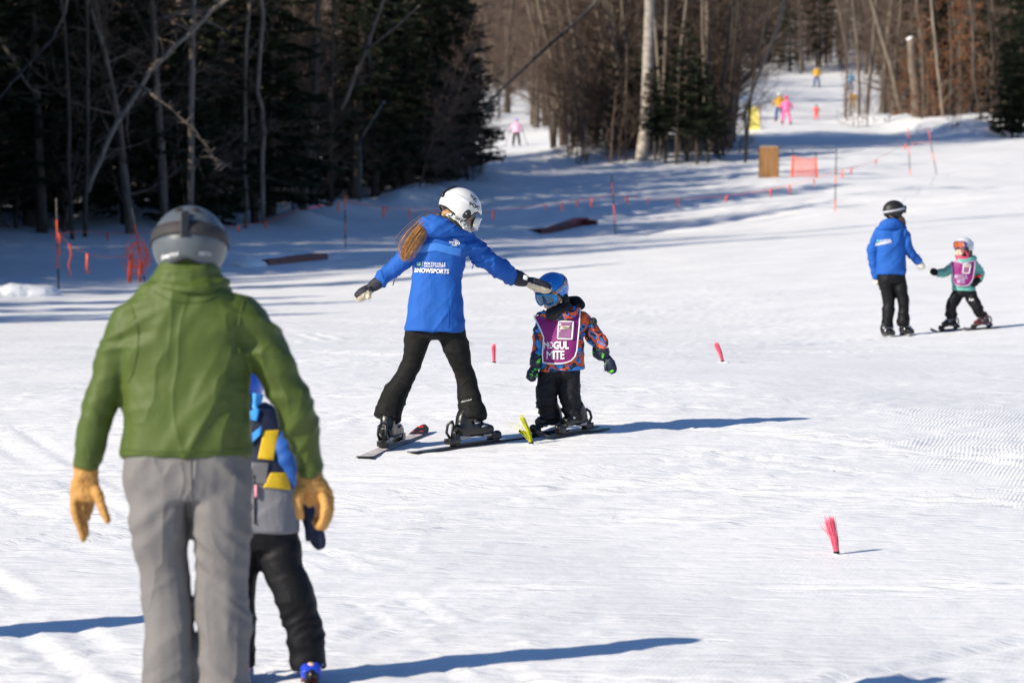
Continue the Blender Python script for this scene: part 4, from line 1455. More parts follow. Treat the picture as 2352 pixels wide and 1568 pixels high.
# ------------------------------------------------------------------ man in the green jacket
GREEN = fabric('green_jacket_cloth', (0.058, 0.088, 0.013), .6, .08, wr=.2, wrs=5, ridge=.45, rot=(0, R(35), 0))
GREY = fabric('grey_trouser_cloth', (0.155, 0.147, 0.147), .75, .07, wr=.25, wrs=7, ridge=.5, rot=(0, R(-60), 0))
TAN = fabric('tan_leather', (0.44, 0.225, 0.06), .6, .25, .2, 160, wr=.45, wrs=24)
GREYH = pmat('grey_helmet_shell', (0.085, 0.10, 0.115), .4, .08, 14, .05, 60)
STRAPG = fabric('dark_strap_web', (0.035, 0.032, 0.034), .7)

fg = Fig(13.2)
hrot = frame3((0.03, 1, -.12))
hc = fg.p(436, 590, .02)
J = dict(pelvis=fg.p(430, 1090, .0), chest=fg.p(430, 800, 0), neck=fg.p(433, 670, 0), head=fg.p(435, 610, .01),
         sh_l=fg.p(318, 760), el_l=fg.p(235, 920), wr_l=fg.p(198, 1060, .05), sh_r=fg.p(560, 760), el_r=fg.p(670, 930), wr_r=fg.p(710, 1080, .10),
         hip_l=fg.p(375, 1120), kn_l=fg.p(385, 1345, .03), an_l=fg.p(392, 1690), to_l=fg.p(392, 1705, .04), hip_r=fg.p(500, 1120), kn_r=fg.p(510, 1345, .03), an_r=fg.p(519, 1690), to_r=fg.p(519, 1705, .04))
man = body_root(fg, 'person', J, hc, hrot, 1.0)
tag(man, 'adult seen from behind in green jacket, grey trousers and grey helmet, nearest of all', 'person')

mb = MB()
fg.limb(mb, [(432, 625, .01, 62, .10), (430, 655, .01, 84, .115), (427, 685, .0, 118, .13), (424, 722, 0, 146, .145), (424, 780, 0, 150, .155), (428, 870, 0, 146, .155), (428, 960, 0, 146, .155), (428, 1020, 0, 147, .158), (428, 1047, 0, 148, .158)], n=28, sq=2.6)
fg.limb(mb, [(350, 715, 0, 48, .09), (302, 748, 0, 50, .095), (268, 815, 0, 43, .085), (247, 880, 0, 40, .078), (227, 945, .01, 39, .074), (209, 1005, .03, 34, .065), (198, 1055, .05, 31, .06), (195, 1080, .05, 31, .06)])
fg.limb(mb, [(505, 712, 0, 48, .09), (560, 738, 0, 52, .095), (605, 800, .01, 47, .085), (644, 870, .02, 45, .08), (678, 940, .04, 43, .075), (699, 1005, .07, 37, .068), (709, 1055, .09, 31, .062), (711, 1092, .10, 30, .06)])
jm = melt(mb, .009, 5)
jm = creases(jm, [(fg.p(428, 700), fg.p(428, 1040), .015, 6.5, 1.4), (J['sh_l'], J['el_l'], .012, 13, .8), (J['el_l'], J['wr_l'], .011, 15, -.6), (J['sh_r'], J['el_r'], .015, 13, -.8), (J['el_r'], J['wr_r'], .012, 15, .7)], 3, .006, 4)
jacket = cloth('jacket', jm, GREEN, man)
mb = MB()
fg.limb(mb, [(432, 676, .0, 104, .125), (431, 655, .0, 92, .12), (433, 632, 0, 80, .116), (435, 612, .005, 68, .106), (437, 590, .01, 54, .098)], n=26, sq=2.3)
fg.limb(mb, [(352, 652, -.03, 10, .03), (392, 662, -.10, 12, .03), (432, 664, -.12, 12, .03), (474, 660, -.10, 12, .03), (515, 648, -.03, 10, .03)], wide=(0, 0, 1), n=12)
cm = creases(melt(mb, .008, 4), [(fg.p(433, 590), fg.p(431, 670), .006, 22, .3)], 5, .007, 9)
cloth('collar', cm, GREEN, jacket)

mb = MB()
fg.limb(mb, [(428, 1000, 0, 138, .14), (428, 1050, 0, 142, .145), (430, 1105, 0, 146, .15), (432, 1145, 0, 142, .13)], n=26, sq=2.6)
fg.limb(mb, [(366, 1090, 0, 76, .13), (366, 1180, 0, 68, .125), (374, 1260, .01, 59, .11), (381, 1340, .02, 56, .10), (386, 1420, .01, 57, .10), (389, 1510, 0, 58, .105), (391, 1600, 0, 61, .105), (392, 1680, 0, 63, .11), (392, 1715, 0, 64, .11)], sq=2.4)
fg.limb(mb, [(500, 1090, 0, 76, .13), (509, 1180, 0, 68, .125), (510, 1260, .01, 62, .11), (510, 1340, .02, 60, .10), (513, 1420, .01, 60, .10), (515, 1510, 0, 60, .105), (518, 1600, 0, 61, .105), (520, 1680, 0, 63, .11), (520, 1715, 0, 64, .11)], sq=2.4)
tm = melt(mb, .009, 3)
tm = creases(tm, [(fg.p(428, 1040), fg.p(430, 1110), .006, 9, .3), (J['hip_l'], J['kn_l'], .011, 10, .9), (J['kn_l'], fg.p(392, 1715), .014, 13, .7), (J['hip_r'], J['kn_r'], .014, 11, -.9), (J['kn_r'], fg.p(520, 1715), .014, 13, -.7)], 9, .005, 6)
trs = cloth('trousers', tm, GREY, man)
# seams of yoke, armholes and hem
bv = bvh_of(jacket)
for pts in ([(300, 700), (318, 770), (306, 850), (292, 880)], [(560, 690), (545, 770), (560, 840), (572, 872)], [(352, 668), (392, 690), (430, 694), (470, 690), (512, 664)], [(284, 1032), (350, 1036), (428, 1036), (500, 1034), (572, 1030)], [(168, 1066), (195, 1074), (225, 1068)], [(684, 1078), (712, 1084), (738, 1076)]):
    P_ = [np.array(q, float) for q in pts]; out = []
    for i in range(len(P_) - 1):
        for k in range(6):
            q, nn = drape(bv, 13.2, catmull(P_[max(i - 1, 0)], P_[i], P_[i + 1], P_[min(i + 2, len(P_) - 1)], k / 6), .0005)
            if nn is not None: out.append(q)
    if len(out) > 3: MB().tube(out, .0032, 5).build('seam', GREEN, jacket)
# back seam standing proud
bv = bvh_of(trs)
sm = MB(); sm.tube([drape(bv, 13.2, (437 + .03 * (v - 1050), v), .002)[0] for v in range(1052, 1190, 8)], .0028, 5); sm.build('seam', GREY, trs)

for sd, u0 in (('l', 391), ('r', 518)):
    b0 = fg.p(u0, 1740, -.10); b0.z = gz(b0.x, b0.y) + .005
    t0 = fg.p(u0 + (4 if sd == 'r' else -4), 1740, .20); t0.z = gz(t0.x, t0.y) + .005
    boot(b0, t0, (0, 0, 1), .95, man, BLACKP, BLACKR, cuff=.06)

# gloves
mb = MB()
fg.limb(mb, [(196, 1062, .05, 31, .05), (198, 1090, .05, 28, .042), (197, 1112, .05, 33, .030), (193, 1138, .05, 34, .024), (192, 1150, .05, 28, .018)])
for pts in ([(173, 1132, .05), (169, 1158, .04), (177, 1192, .04), (186, 1216, .05), (191, 1236, .06)], [(186, 1145, .06), (188, 1176, .06), (195, 1206, .08), (197, 1226, .09)],
            [(198, 1145, .07), (201, 1168, .09), (201, 1188, .11)], [(209, 1140, .07), (208, 1160, .10), (204, 1176, .12)]):
    finger(mb, [fg.p(*q) for q in pts], fg.m(10.5), fg.m(8))
finger(mb, [fg.p(*q) for q in [(212, 1112, .05), (226, 1138, .03), (235, 1165, .02), (247, 1194, .02)]], fg.m(14), fg.m(8))
gm = creases(melt(mb, .0035, 2), [(fg.p(197, 1070), fg.p(185, 1180), .003, 40, .3)], 4, .002, 20)
cloth('glove', gm, TAN, man)
mb = MB()
fg.limb(mb, [(711, 1078, .10, 31, .05), (714, 1104, .10, 32, .045), (724, 1128, .10, 37, .034), (736, 1150, .10, 30, .028)])
finger(mb, [fg.p(*q) for q in [(694, 1105, .08), (686, 1134, .05), (685, 1162, .04), (690, 1184, .05)]], fg.m(14), fg.m(9))
for pts in ([(750, 1125, .10), (757, 1155, .09), (755, 1185, .08), (744, 1210, .07)], [(742, 1135, .07), (748, 1165, .05), (744, 1192, .05), (734, 1208, .06)],
            [(732, 1140, .12), (742, 1170, .13), (738, 1195, .13), (728, 1206, .12)], [(724, 1140, .13), (734, 1168, .15), (732, 1188, .16), (724, 1198, .15)]):
    finger(mb, [fg.p(*q) for q in pts], fg.m(12), fg.m(9))
gm = creases(melt(mb, .0035, 2), [(fg.p(712, 1085), fg.p(740, 1190), .003, 40, .3)], 6, .002, 20)
cloth('glove', gm, TAN, man)

# helmet, strap and clip
hm, surf, c_, rimf = helmet(fg.p(436, 563, .015), hrot, 1.0, man, GREYH, size=(.130, .158, .136), rim=[(0, 74), (35, 76), (60, 92), (78, 132), (104, 140), (122, 136), (150, 126), (180, 118)])
helmet_band(surf, c_, hrot, 40, 320, lambda d: 82 + 9 * math.cos(R(d)), 9.5, STRAPG, hm, 'goggle_strap', .035, 50)
cb = MB(); cb.box(c_ + hrot @ surf(R(180), R(70), .06), (.030, .014, .085), hrot); cb.box(c_ + hrot @ surf(R(180), R(53), .03), (.020, .02, .03), hrot)
cb.build('strap_clip', BLACKP, hm, smooth=False, bevel=.003)
for d_ in (160, 200):
    vb = MB(); vb.ellipsoid(c_ + hrot @ surf(R(d_), R(38), .0), (.016, .008, .010), hrot); vb.build('vent', BLACKR, hm)
bv = bvh_of(hm)
lettering('print', 'SMITH', bv, 13.2, 369, 596, 9, -.24, WHITET, hm, shear=.2, bold=.02, width=40)
lettering('print', 'SMITH', bv, 13.2, 455, 585, 9, .10, pmat('grey_print', (.45, .47, .49), .6), hm, shear=.2, bold=.02, width=30)

# ------------------------------------------------------------------ child beside the man, mostly hidden by him
fk = Fig(15.0)
krot = frame3((-.25, -.9, -.25))
kh = fk.p(548, 905, 0)
J = dict(pelvis=fk.p(590, 1200), chest=fk.p(580, 1000), neck=fk.p(565, 955), head=fk.p(555, 930),
         sh_l=fk.p(520, 985), el_l=fk.p(500, 1060), wr_l=fk.p(500, 1120, -.05), sh_r=fk.p(635, 985), el_r=fk.p(662, 1060, .02), wr_r=fk.p(700, 1140, .0),
         hip_l=fk.p(560, 1230), kn_l=fk.p(545, 1360), an_l=fk.p(545, 1500), to_l=fk.p(530, 1510, -.1), hip_r=fk.p(630, 1230), kn_r=fk.p(665, 1365, -.03), an_r=fk.p(705, 1520), to_r=fk.p(715, 1530, -.1))
kid = body_root(fk, 'person', J, kh, krot, .8, k=.68)
tag(kid, 'child in blue, yellow and grey jacket mostly hidden behind the green-jacketed adult', 'person')
KBLUE = fabric('blue_kid_cloth', (.012, .085, .34), .6)
KNAVY = fabric('navy_kid_cloth', (.012, .016, .04), .6)
KYEL = fabric('yellow_kid_cloth', (.62, .40, .015), .6)
KGREY = fabric('grey_kid_cloth', (.17, .17, .19), .7)
KRED = fabric('red_kid_cloth', (.55, .02, .02), .6)
mb = MB()
fk.limb(mb, [(578, 940, 0, 45, .075), (582, 975, 0, 76, .10), (588, 1040, 0, 84, .115), (594, 1120, 0, 90, .125), (598, 1190, 0, 90, .13), (598, 1222, 0, 92, .13)], n=24, sq=2.5)
jm = creases(melt(mb, .010, 4), [(fk.p(588, 960), fk.p(598, 1220), .007, 12, .5)], 11, .005, 8)
for n_ in (KGREY, KNAVY): jm.materials.append(n_)
kj = cloth('jacket', jm, KGREY, kid)
kj.data.materials.append(KNAVY)
zz = [fk.p(590, 1085).z]
kj.data.polygons.foreach_set('material_index', [1 if p.center.z > zz[0] else 0 for p in kj.data.polygons])
bv = bvh_of(kj)
patch('yellow_panel', bv, 15.0, ([(606, 988), (642, 986)], [(592, 1052), (628, 1056)]), KYEL, kj)
patch('yellow_panel', bv, 15.0, ([(622, 1084), (662, 1084)], [(604, 1118), (668, 1124)]), KYEL, kj)
patch('chest_pocket', bv, 15.0, ([(578, 1060), (618, 1062)], [(576, 1110), (612, 1112)]), pmat('pocket_grey', (.12, .12, .13), .6), kj)
LBL = fabric('light_blue_web', (.05, .30, .72), .5)
patch('strap', bv, 15.0, ([(574, 900), (606, 905)], [(572, 962), (590, 966)]), LBL, kj, off=.012, nu=4)
patch('strap', bv, 15.0, ([(572, 1000), (602, 976)], [(572, 1022), (600, 996)]), LBL, kj, off=.012, nu=4)
zp = MB(); zp.tube([drape(bv, 15.0, (585, v), .004)[0] for v in range(1090, 1216, 14)], .004, 5); zp.build('zip', BLACKP, kj)
zp = MB(); zp.tube([drape(bv, 15.0, (588, v), .012)[0] for v in (1112, 1125, 1140)], .006, 6); zp.build('zip_pull', pmat('pink_pull', (.75, .30, .36), .6), kj)
mb = MB(); fk.limb(mb, [(632, 985, 0, 28, .055), (652, 1030, -.05, 27, .055), (667, 1075, -.05, 24, .05), (684, 1118, -.02, 20, .045)])
mb2 = melt(mb, .009, 3); cloth('sleeve', creases(mb2, [(fk.p(634, 985), fk.p(690, 1120), .007, 20, .3)], 2, .004, 9), KBLUE, kid)
mb = MB(); fk.limb(mb, [(520, 985, 0, 28, .055), (505, 1040, .01, 26, .055), (502, 1085, .03, 24, .05), (500, 1120, .0, 20, .045)])
cloth('sleeve', melt(mb, .009, 3), KBLUE, kid)
mb = MB(); fk.limb(mb, [(676, 1106, .03, 22, .05), (692, 1135, .02, 21, .048), (700, 1150, .02, 19, .045)]); cloth('cuff', melt(mb, .009, 2), KRED, kid)
mb = MB(); mitten(mb, fk.p(700, 1150, .02), fk.p(738, 1260, .0), fk.p(706, 1242, -.02), .036, .028, (1, 0, 0)); cloth('mitten', melt(mb, .006, 3), KNAVY, kid)
mb = MB(); mitten(mb, fk.p(500, 1115, .0), fk.p(496, 1190, .0), fk.p(515, 1170, -.02), .036, .028, (1, 0, 0)); cloth('mitten', melt(mb, .006, 3), KNAVY, kid)
mb = MB()
fk.limb(mb, [(596, 1195, 0, 80, .115), (596, 1240, 0, 84, .12), (597, 1262, 0, 76, .11)], n=22)
fk.limb(mb, [(560, 1240, 0, 46, .10), (548, 1330, 0, 42, .09), (545, 1420, 0, 42, .085), (545, 1530, 0, 42, .09)])
fk.limb(mb, [(632, 1235, 0, 50, .10), (648, 1300, -.02, 47, .09), (672, 1355, -.04, 46, .09), (692, 1420, -.01, 43, .085), (706, 1490, .0, 40, .085), (710, 1536, .0, 40, .09)])
cloth('trousers', creases(melt(mb, .010, 3), [(J['hip_r'], J['kn_r'], .009, 14, .4), (J['kn_r'], J['an_r'], .012, 16, .3), (J['hip_l'], J['kn_l'], .009, 14, .4), (J['kn_l'], J['an_l'], .012, 16, .3)], 8, .005, 8), BLACK_SHELL, kid)
mb = MB(); fk.limb(mb, [(566, 938, .0, 46, .085), (572, 958, 0, 64, .09), (578, 975, .0, 70, .095)], n=18); cloth('neck_warmer', creases(melt(mb, .008, 3), [(fk.p(566, 935), fk.p(578, 980), .006, 30, .2)], 3, .004, 12), KNAVY, kid)
hm, surf, c_, rimf = helmet(fk.p(540, 893, .02), krot, .88, kid, pmat('bright_blue_helmet', (.015, .11, .60), .3, .05))
BOOTB = pmat('blue_boot_shell', (.02, .06, .55), .3, .1, 12)
lensk = pmat('blue_lens', (.02, .10, .25), .08, .2, 5, spec=.8)
goggles(c_ + krot @ Vector((0, .128, -.012)), krot, .85, hm, pmat('sky_blue_frame', (.02, .25, .65), .4), lensk)
for (a, b_, lb) in (((709, 1590, .12), (716, 1590, -.14), 0), ((545, 1580, .12), (535, 1580, -.14), 1)):
    h_ = fk.p(*a); h_.z = gz(h_.x, h_.y) + .03; t_ = fk.p(*b_); t_.z = gz(t_.x, t_.y) + .03
    boot(h_, t_, (0, 0, 1), .82, kid, BOOTB, BLACKR, cuff=.13)
    d = (t_ - h_).normalized()
    ta = h_ - d * .36; ti = t_ + d * .30
    ta.z = gz(ta.x, ta.y) + .012; ti.z = gz(ti.x, ti.y) + .012
    rd = pmat('red_ski_top', (.45, .02, .02), .35)
    ski('ski', ta, ti, .095, (rd, BLACKP, rd), bind=.36, boot_len=(t_ - h_).length, s=.8, label='red ski under the blue boot of the half-hidden child' if lb == 0 else 'red ski of the half-hidden child behind the grey trousers')
# ------------------------------------------------------------------ instructor with the white helmet
BLUE = fabric('royal_blue_jacket_cloth', (0.015, 0.095, 0.39), .72, .06, spec=.2, wr=.2, wrs=9, ridge=.25, rot=(0, R(40), 0))
BLUE2 = fabric('lighter_blue_band_cloth', (0.040, 0.175, 0.56), .5, .05, wr=.2)
NAVY = fabric('dark_navy_glove_cloth', (0.022, 0.022, 0.036), .65, .1, wr=.4, wrs=20)
HAIR = pmat('auburn_hair', (0.50, 0.26, 0.10), .45, .45, 30, .2, 200)
TROU = fabric('black_softshell_cloth', (0.0075, 0.0075, 0.0075), .75, .1, spec=.2, wr=.3)


def knit_mat():
    m, nt, N, L, b = new_mat('speckled_knit')
    tc = N.new('ShaderNodeTexCoord')
    v = N.new('ShaderNodeTexVoronoi'); v.inputs['Scale'].default_value = 130
    L.new(tc.outputs['Object'], v.inputs[0])
    cr = N.new('ShaderNodeValToRGB'); cr.color_ramp.elements[0].color = (.03, .03, .035, 1); cr.color_ramp.elements[1].color = (.62, .62, .60, 1)
    cr.color_ramp.elements[0].position = .25; cr.color_ramp.elements[1].position = .55
    L.new(v.outputs['Color'], cr.inputs[0]); L.new(cr.outputs[0], b.inputs['Base Color'])
    bp = N.new('ShaderNodeBump'); bp.inputs['Strength'].default_value = .6; bp.inputs['Distance'].default_value = .01
    L.new(v.outputs['Distance'], bp.inputs['Height']); L.new(bp.outputs[0], b.inputs['Normal'])
    b.inputs['Roughness'].default_value = .9
    return m


KNIT = knit_mat()
fi = Fig(24.0)
irot = frame3((.86, .30, -.40), (.25, .1, 1))
ih = fi.p(1057, 492, .0)
J = dict(pelvis=fi.p(1000, 748), chest=fi.p(1012, 580), neck=fi.p(1028, 530), head=fi.p(1045, 508),
         sh_l=fi.p(962, 558), el_l=fi.p(908, 612), wr_l=fi.p(868, 648, .0), sh_r=fi.p(1072, 556), el_r=fi.p(1130, 606, .08), wr_r=fi.p(1190, 638, .18),
         hip_l=fi.p(972, 762), kn_l=fi.p(930, 860, .05), an_l=fi.p(893, 965, .0), to_l=fi.p(897, 978, .03), hip_r=fi.p(1030, 762), kn_r=fi.p(1062, 862, .05), an_r=fi.p(1084, 965), to_r=fi.p(1088, 980, .03))
ins = body_root(fi, 'person', J, ih, irot, .95, k=.82, voxel=.010)
tag(ins, 'instructor in long blue jacket and white helmet with auburn ponytail, arms spread', 'person')
mb = MB()
fi.limb(mb, [(1020, 528, .02, 38, .08), (1018, 545, .01, 60, .105), (1014, 562, 0, 64, .118), (1010, 590, 0, 60, .12), (1007, 615, 0, 57, .115), (1003, 645, 0, 57, .115), (1001, 690, 0, 62, .135), (1000, 725, 0, 66, .15), (999, 761, 0, 69.5, .16)], n=30, sq=2.5)
fi.limb(mb, [(990, 552, 0, 24, .075), (957, 566, 0, 22, .072), (930, 594, -.01, 20, .064), (905, 616, 0, 19.5, .060), (884, 634, .0, 17.5, .054), (868, 648, .0, 14.5, .046)])
fi.limb(mb, [(1045, 550, 0, 24, .075), (1076, 558, .02, 22, .075), (1104, 586, .05, 22, .066), (1132, 606, .08, 21, .062), (1158, 624, .13, 19.5, .058), (1184, 636, .17, 15, .046)])
jm = melt(mb, .0075, 4)
jm = creases(jm, [(fi.p(1014, 560), fi.p(1003, 650), .006, 12, .7), (fi.p(1003, 650), fi.p(999, 765), .008, 9, 1.3), (J['sh_l'], J['el_l'], .012, 20, .7), (J['el_l'], J['wr_l'], .012, 24, -.6), (J['sh_r'], J['el_r'], .013, 20, -.8), (J['el_r'], J['wr_r'], .014, 24, .8)], 21, .004, 8)
ij = cloth('jacket', jm, BLUE, ins)
# hood lying folded on the shoulders
mb = MB()
fi.limb(mb, [(957, 536, -.02, 7, .04), (968, 532, -.06, 13, .055), (985, 520, -.08, 24, .07), (1010, 522, -.09, 25, .075), (1035, 529, -.08, 16, .07), (1058, 534, -.05, 10, .06), (1080, 536, -.01, 6, .04)], wide=(0, 0, 1), n=18)
fi.limb(mb, [(985, 506, .02, 11, .05), (1003, 512, .0, 14, .07), (1032, 524, .02, 10, .08), (1066, 534, .05, 7, .06)], wide=(0, 0, 1), n=16)
hdm = creases(melt(mb, .0065, 3), [(fi.p(962, 530), fi.p(1020, 522), .010, 16, 1.4), (fi.p(1020, 522), fi.p(1078, 530), .010, 16, -1.2)], 5, .007, 14)
hood = cloth('hood', hdm, BLUE, ij)
bj = bvh_of(ij)
patch('lighter_band', bj, 24.0, ([(951, 563), (1000, 557), (1060, 571)], [(951, 582), (1000, 575), (1058, 589)]), BLUE2, ij, off=.004, nu=50, nv=10, thick=0)
lettering('print', 'WATERVILLE', bj, 24.0, 973.5, 607.2, 6.2, .035, WHITET, ij, bold=.018, width=50)
lettering('print', 'VALLEY RESORT', bj, 24.0, 973.5, 612.6, 4.2, .02, WHITET, ij, bold=.018, width=50)
lettering('print', 'SNOWSPORTS', bj, 24.0, 951.5, 624.0, 9.6, .045, WHITET, ij, shear=.12, bold=.035, width=80)
lettering('print', 'THE\nNORTH\nFACE', bj, 24.0, 1049, 553.0, 4.0, .10, WHITET, ij, bold=.03, align='RIGHT', width=17)
# quarter dome mark beside the chest print
def arcs(cu, cv, r0, r1, D, bvh, parent, mat, a0=0, a1=90):
    vs_, fs_ = [], []
    n = 10
    for i in range(n + 1):
        a = R(a0 + (a1 - a0) * i / n)
        for r_ in (r0, r1):
            q, nn = drape(bvh, D, (cu + math.cos(a) * r_, cv - math.sin(a) * r_), .006); vs_.append(q)
    for i in range(n): fs_.append((2 * i, 2 * i + 1, 2 * i + 3, 2 * i + 2))
    return mesh_obj('emblem', vs_, fs_, mat, parent, smooth=False)
for r0, r1 in ((1.0, 4.2), (5.2, 8.0), (9.0, 11.5)): arcs(1045, 561, r0, r1, 24.0, bj, ij, WHITET)
LOGOB = pmat('logo_blue', (.02, .35, .60), .5); LOGOG = pmat('logo_green', (.12, .50, .10), .5)
arcs(962, 605.5, 0, 5.6, 24.0, bj, ij, LOGOB, 0, 180); arcs(962, 605.5, 0, 5.6, 24.0, bj, ij, LOGOG, 180, 360)
for dx_ in (-1, 1):
    vb = MB(); vb.tube([drape(bj, 24.0, (962 + dx_ * 3.4 * q, 605.5 + 3.2 * q), .009)[0] for q in (-1, 0, 1)], .0028, 5); vb.build('emblem', WHITET, ij)
vb = MB(); vb.tube([drape(bj, 24.0, (970.2, v), .007)[0] for v in (599.5, 605, 611)], .0010, 5); vb.build('print_bar', WHITET, ij)
sm = MB(); sm.tube([drape(bj, 24.0, (1063 - .02 * (v - 600) if v < 640 else 1058 + (v - 640) * .05, v), .001)[0] for v in range(596, 756, 8)], .0022, 5); sm.build('seam', BLUE, ij)
sm = MB(); sm.tube([drape(bj, 24.0, (1030, v), .001)[0] for v in range(700, 758, 6)], .0020, 5); sm.build('seam', BLUE, ij)
hp = MB(); hp.tube([drape(bj, 24.0, (u, 757.5 + .02 * (u - 930)), .002)[0] for u in range(934, 1067, 5)], .0026, 5); hp.build('hem', BLUE, ij)
for u, v in ((1088, 602), (906, 640)):
    zp = MB(); zp.tube([fi.p(u, v, -.03), fi.p(u - 2, v + 9, -.03), fi.p(u - 4, v + 15, -.03)], [.002, .004, .003], 5); zp.build('zip_pull', BLUE if u > 1000 else BLACKR, ij)

mb = MB()
fi.limb(mb, [(1000, 735, .0, 58, .13), (1000, 762, .0, 64, .135), (1000, 778, 0, 62, .12)], n=24)
fi.limb(mb, [(963, 762, 0, 33, .11), (959, 775, 0, 30, .105), (951, 815, .02, 24, .095), (934, 858, .05, 22, .085), (910, 900, .05, 28, .09), (897, 930, .02, 30, .092), (889, 960, .0, 32.5, .095)], sq=2.4)
fi.limb(mb, [(1036, 762, 0, 34, .11), (1041, 775, 0, 32, .105), (1054, 815, .02, 27, .095), (1064, 850, .05, 22, .085), (1073, 884, .05, 24.5, .085), (1081, 927, .03, 27, .09), (1088, 965, .0, 31, .095)], sq=2.4)
tm = melt(mb, .008, 3)
tm = creases(tm, [(J['hip_l'], J['kn_l'], .006, 14, .6), (J['kn_l'], fi.p(886, 962), .009, 16, .5), (J['hip_r'], J['kn_r'], .007, 14, -.6), (J['kn_r'], fi.p(1087, 966), .009, 16, -.5)], 31, .005, 8)
it = cloth('trousers', tm, TROU, ins)
bt = bvh_of(it)
for pts in ([(917, 822), (940, 828), (968, 822)], [(1040, 828), (1062, 830), (1090, 812)], [(908, 864), (930, 872), (946, 890)], [(1062, 888), (1078, 872), (1096, 878)], [(862, 944), (888, 956), (914, 962)], [(1058, 958), (1085, 960), (1112, 956)]):
    pp = []
    for i in range(13):
        t = i / 12; a, b_, c = [np.array(q, float) for q in pts]
        uv = a * (1 - t) ** 2 + 2 * (2 * b_ - .5 * a - .5 * c) * t * (1 - t) / 2 * 1.0 + c * t * t if False else a * (1 - t) * (1 - 2 * t) + b_ * 4 * t * (1 - t) + c * t * (2 * t - 1)
        q, nn = drape(bt, 24.0, uv, .001)
        if nn is not None: pp.append(q)
    sm = MB(); sm.tube(pp, .0022, 5); sm.build('seam', TROU, it)
lettering('print', 'obermeyer', bt, 24.0, 1059, 923.5, 4.2, -.25, pmat('silver_print', (.5, .5, .5), .4), it, bold=.02, width=25)

# helmet
hm, surf, c_, rimf = helmet(fi.p(1057, 478, .0), irot, 1.0, ins, WHITEP, size=(.118, .140, .128), rim=[(0, 72), (35, 74), (58, 92), (74, 128), (98, 136), (118, 118), (150, 108), (180, 106)])
helmet_band(surf, c_, irot, 20, 340, lambda d: 74 + 6 * math.cos(R(d)), 6.5, pmat('white_strap_web', (.72, .72, .72), .7), hm, 'goggle_strap', .035, 60)
bh = bvh_of(hm)
sp = MB()
for k_ in (-1, 1):
    sp.tube([c_ + irot @ surf(R(172 + k_ * 4), R(t), .06) for t in range(36, 80, 5)], .0045, 6)
sp.box(c_ + irot @ surf(R(172), R(78), .06), (.024, .012, .03), irot); sp.build('strap_clip', BLACKP, hm)
ep = MB(); ep.ellipsoid(c_ + irot @ surf(R(-92), R(112), .0) if False else drape(bh, 24.0, (1071, 490), -.004)[0], (.030, .012, .032), frame3(Vector((0, -1, 0)), (.3, 0, 1)), nu=18, nv=10); ep.build('ear_plate', BLACKR, hm)
ep = MB(); ep.ellipsoid(drape(bh, 24.0, (1071, 490), .010)[0], (.005, .004, .005)); ep.build('rivet', METAL, hm)
lettering('print', 'POC', bh, 24.0, 1081, 452.5, 8, .85, BLACKR, hm, bold=.03, width=14, off=.006)
lettering('print', 'POC', bh, 24.0, 1078, 471, 8.5, .46, BLACKR, hm, bold=.035, width=25, off=.012)
lensi = pmat('smoke_lens', (.02, .02, .025), .08, .2, 5, spec=.8)
goggles(c_ + irot @ Vector((0, .150, -.048)), irot, .92, hm, WHITEP, lensi, h=.044)
gf = MB(); gf.tube([c_ + irot @ Vector((-.075, .08, -.05)), c_ + irot @ Vector((-.085, .11, -.055)), c_ + irot @ Vector((-.08, .125, -.056))], .014, 8); gf.build('goggle_foam', BLACKR, hm)
# neck warmer and collar
mb = MB()
fi.limb(mb, [(1040, 500, .0, 22, .075), (1043, 515, .01, 26, .08), (1044, 530, .02, 32, .09)], n=20)
fi.limb(mb, [(1020, 492, -.04, 6, .03), (1034, 492, -.075, 8, .025), (1052, 505, -.09, 9, .025), (1066, 518, -.08, 9, .025), (1077, 532, -.04, 7, .03)], wide=(0, 0, 1), n=14)
cloth('neck_warmer', creases(melt(mb, .006, 3), [(fi.p(1040, 498), fi.p(1044, 532), .006, 30, .6)], 3, .004, 16), KNIT, ins)
mb = MB(); fi.limb(mb, [(1014, 502, -.03, 7, .03), (1036, 507, -.085, 9, .025), (1054, 520, -.085, 8, .025), (1068, 532, -.05, 6, .03)], wide=(0, 0, 1), n=14); cloth('inner_collar', melt(mb, .006, 3), BLACKR, ins)
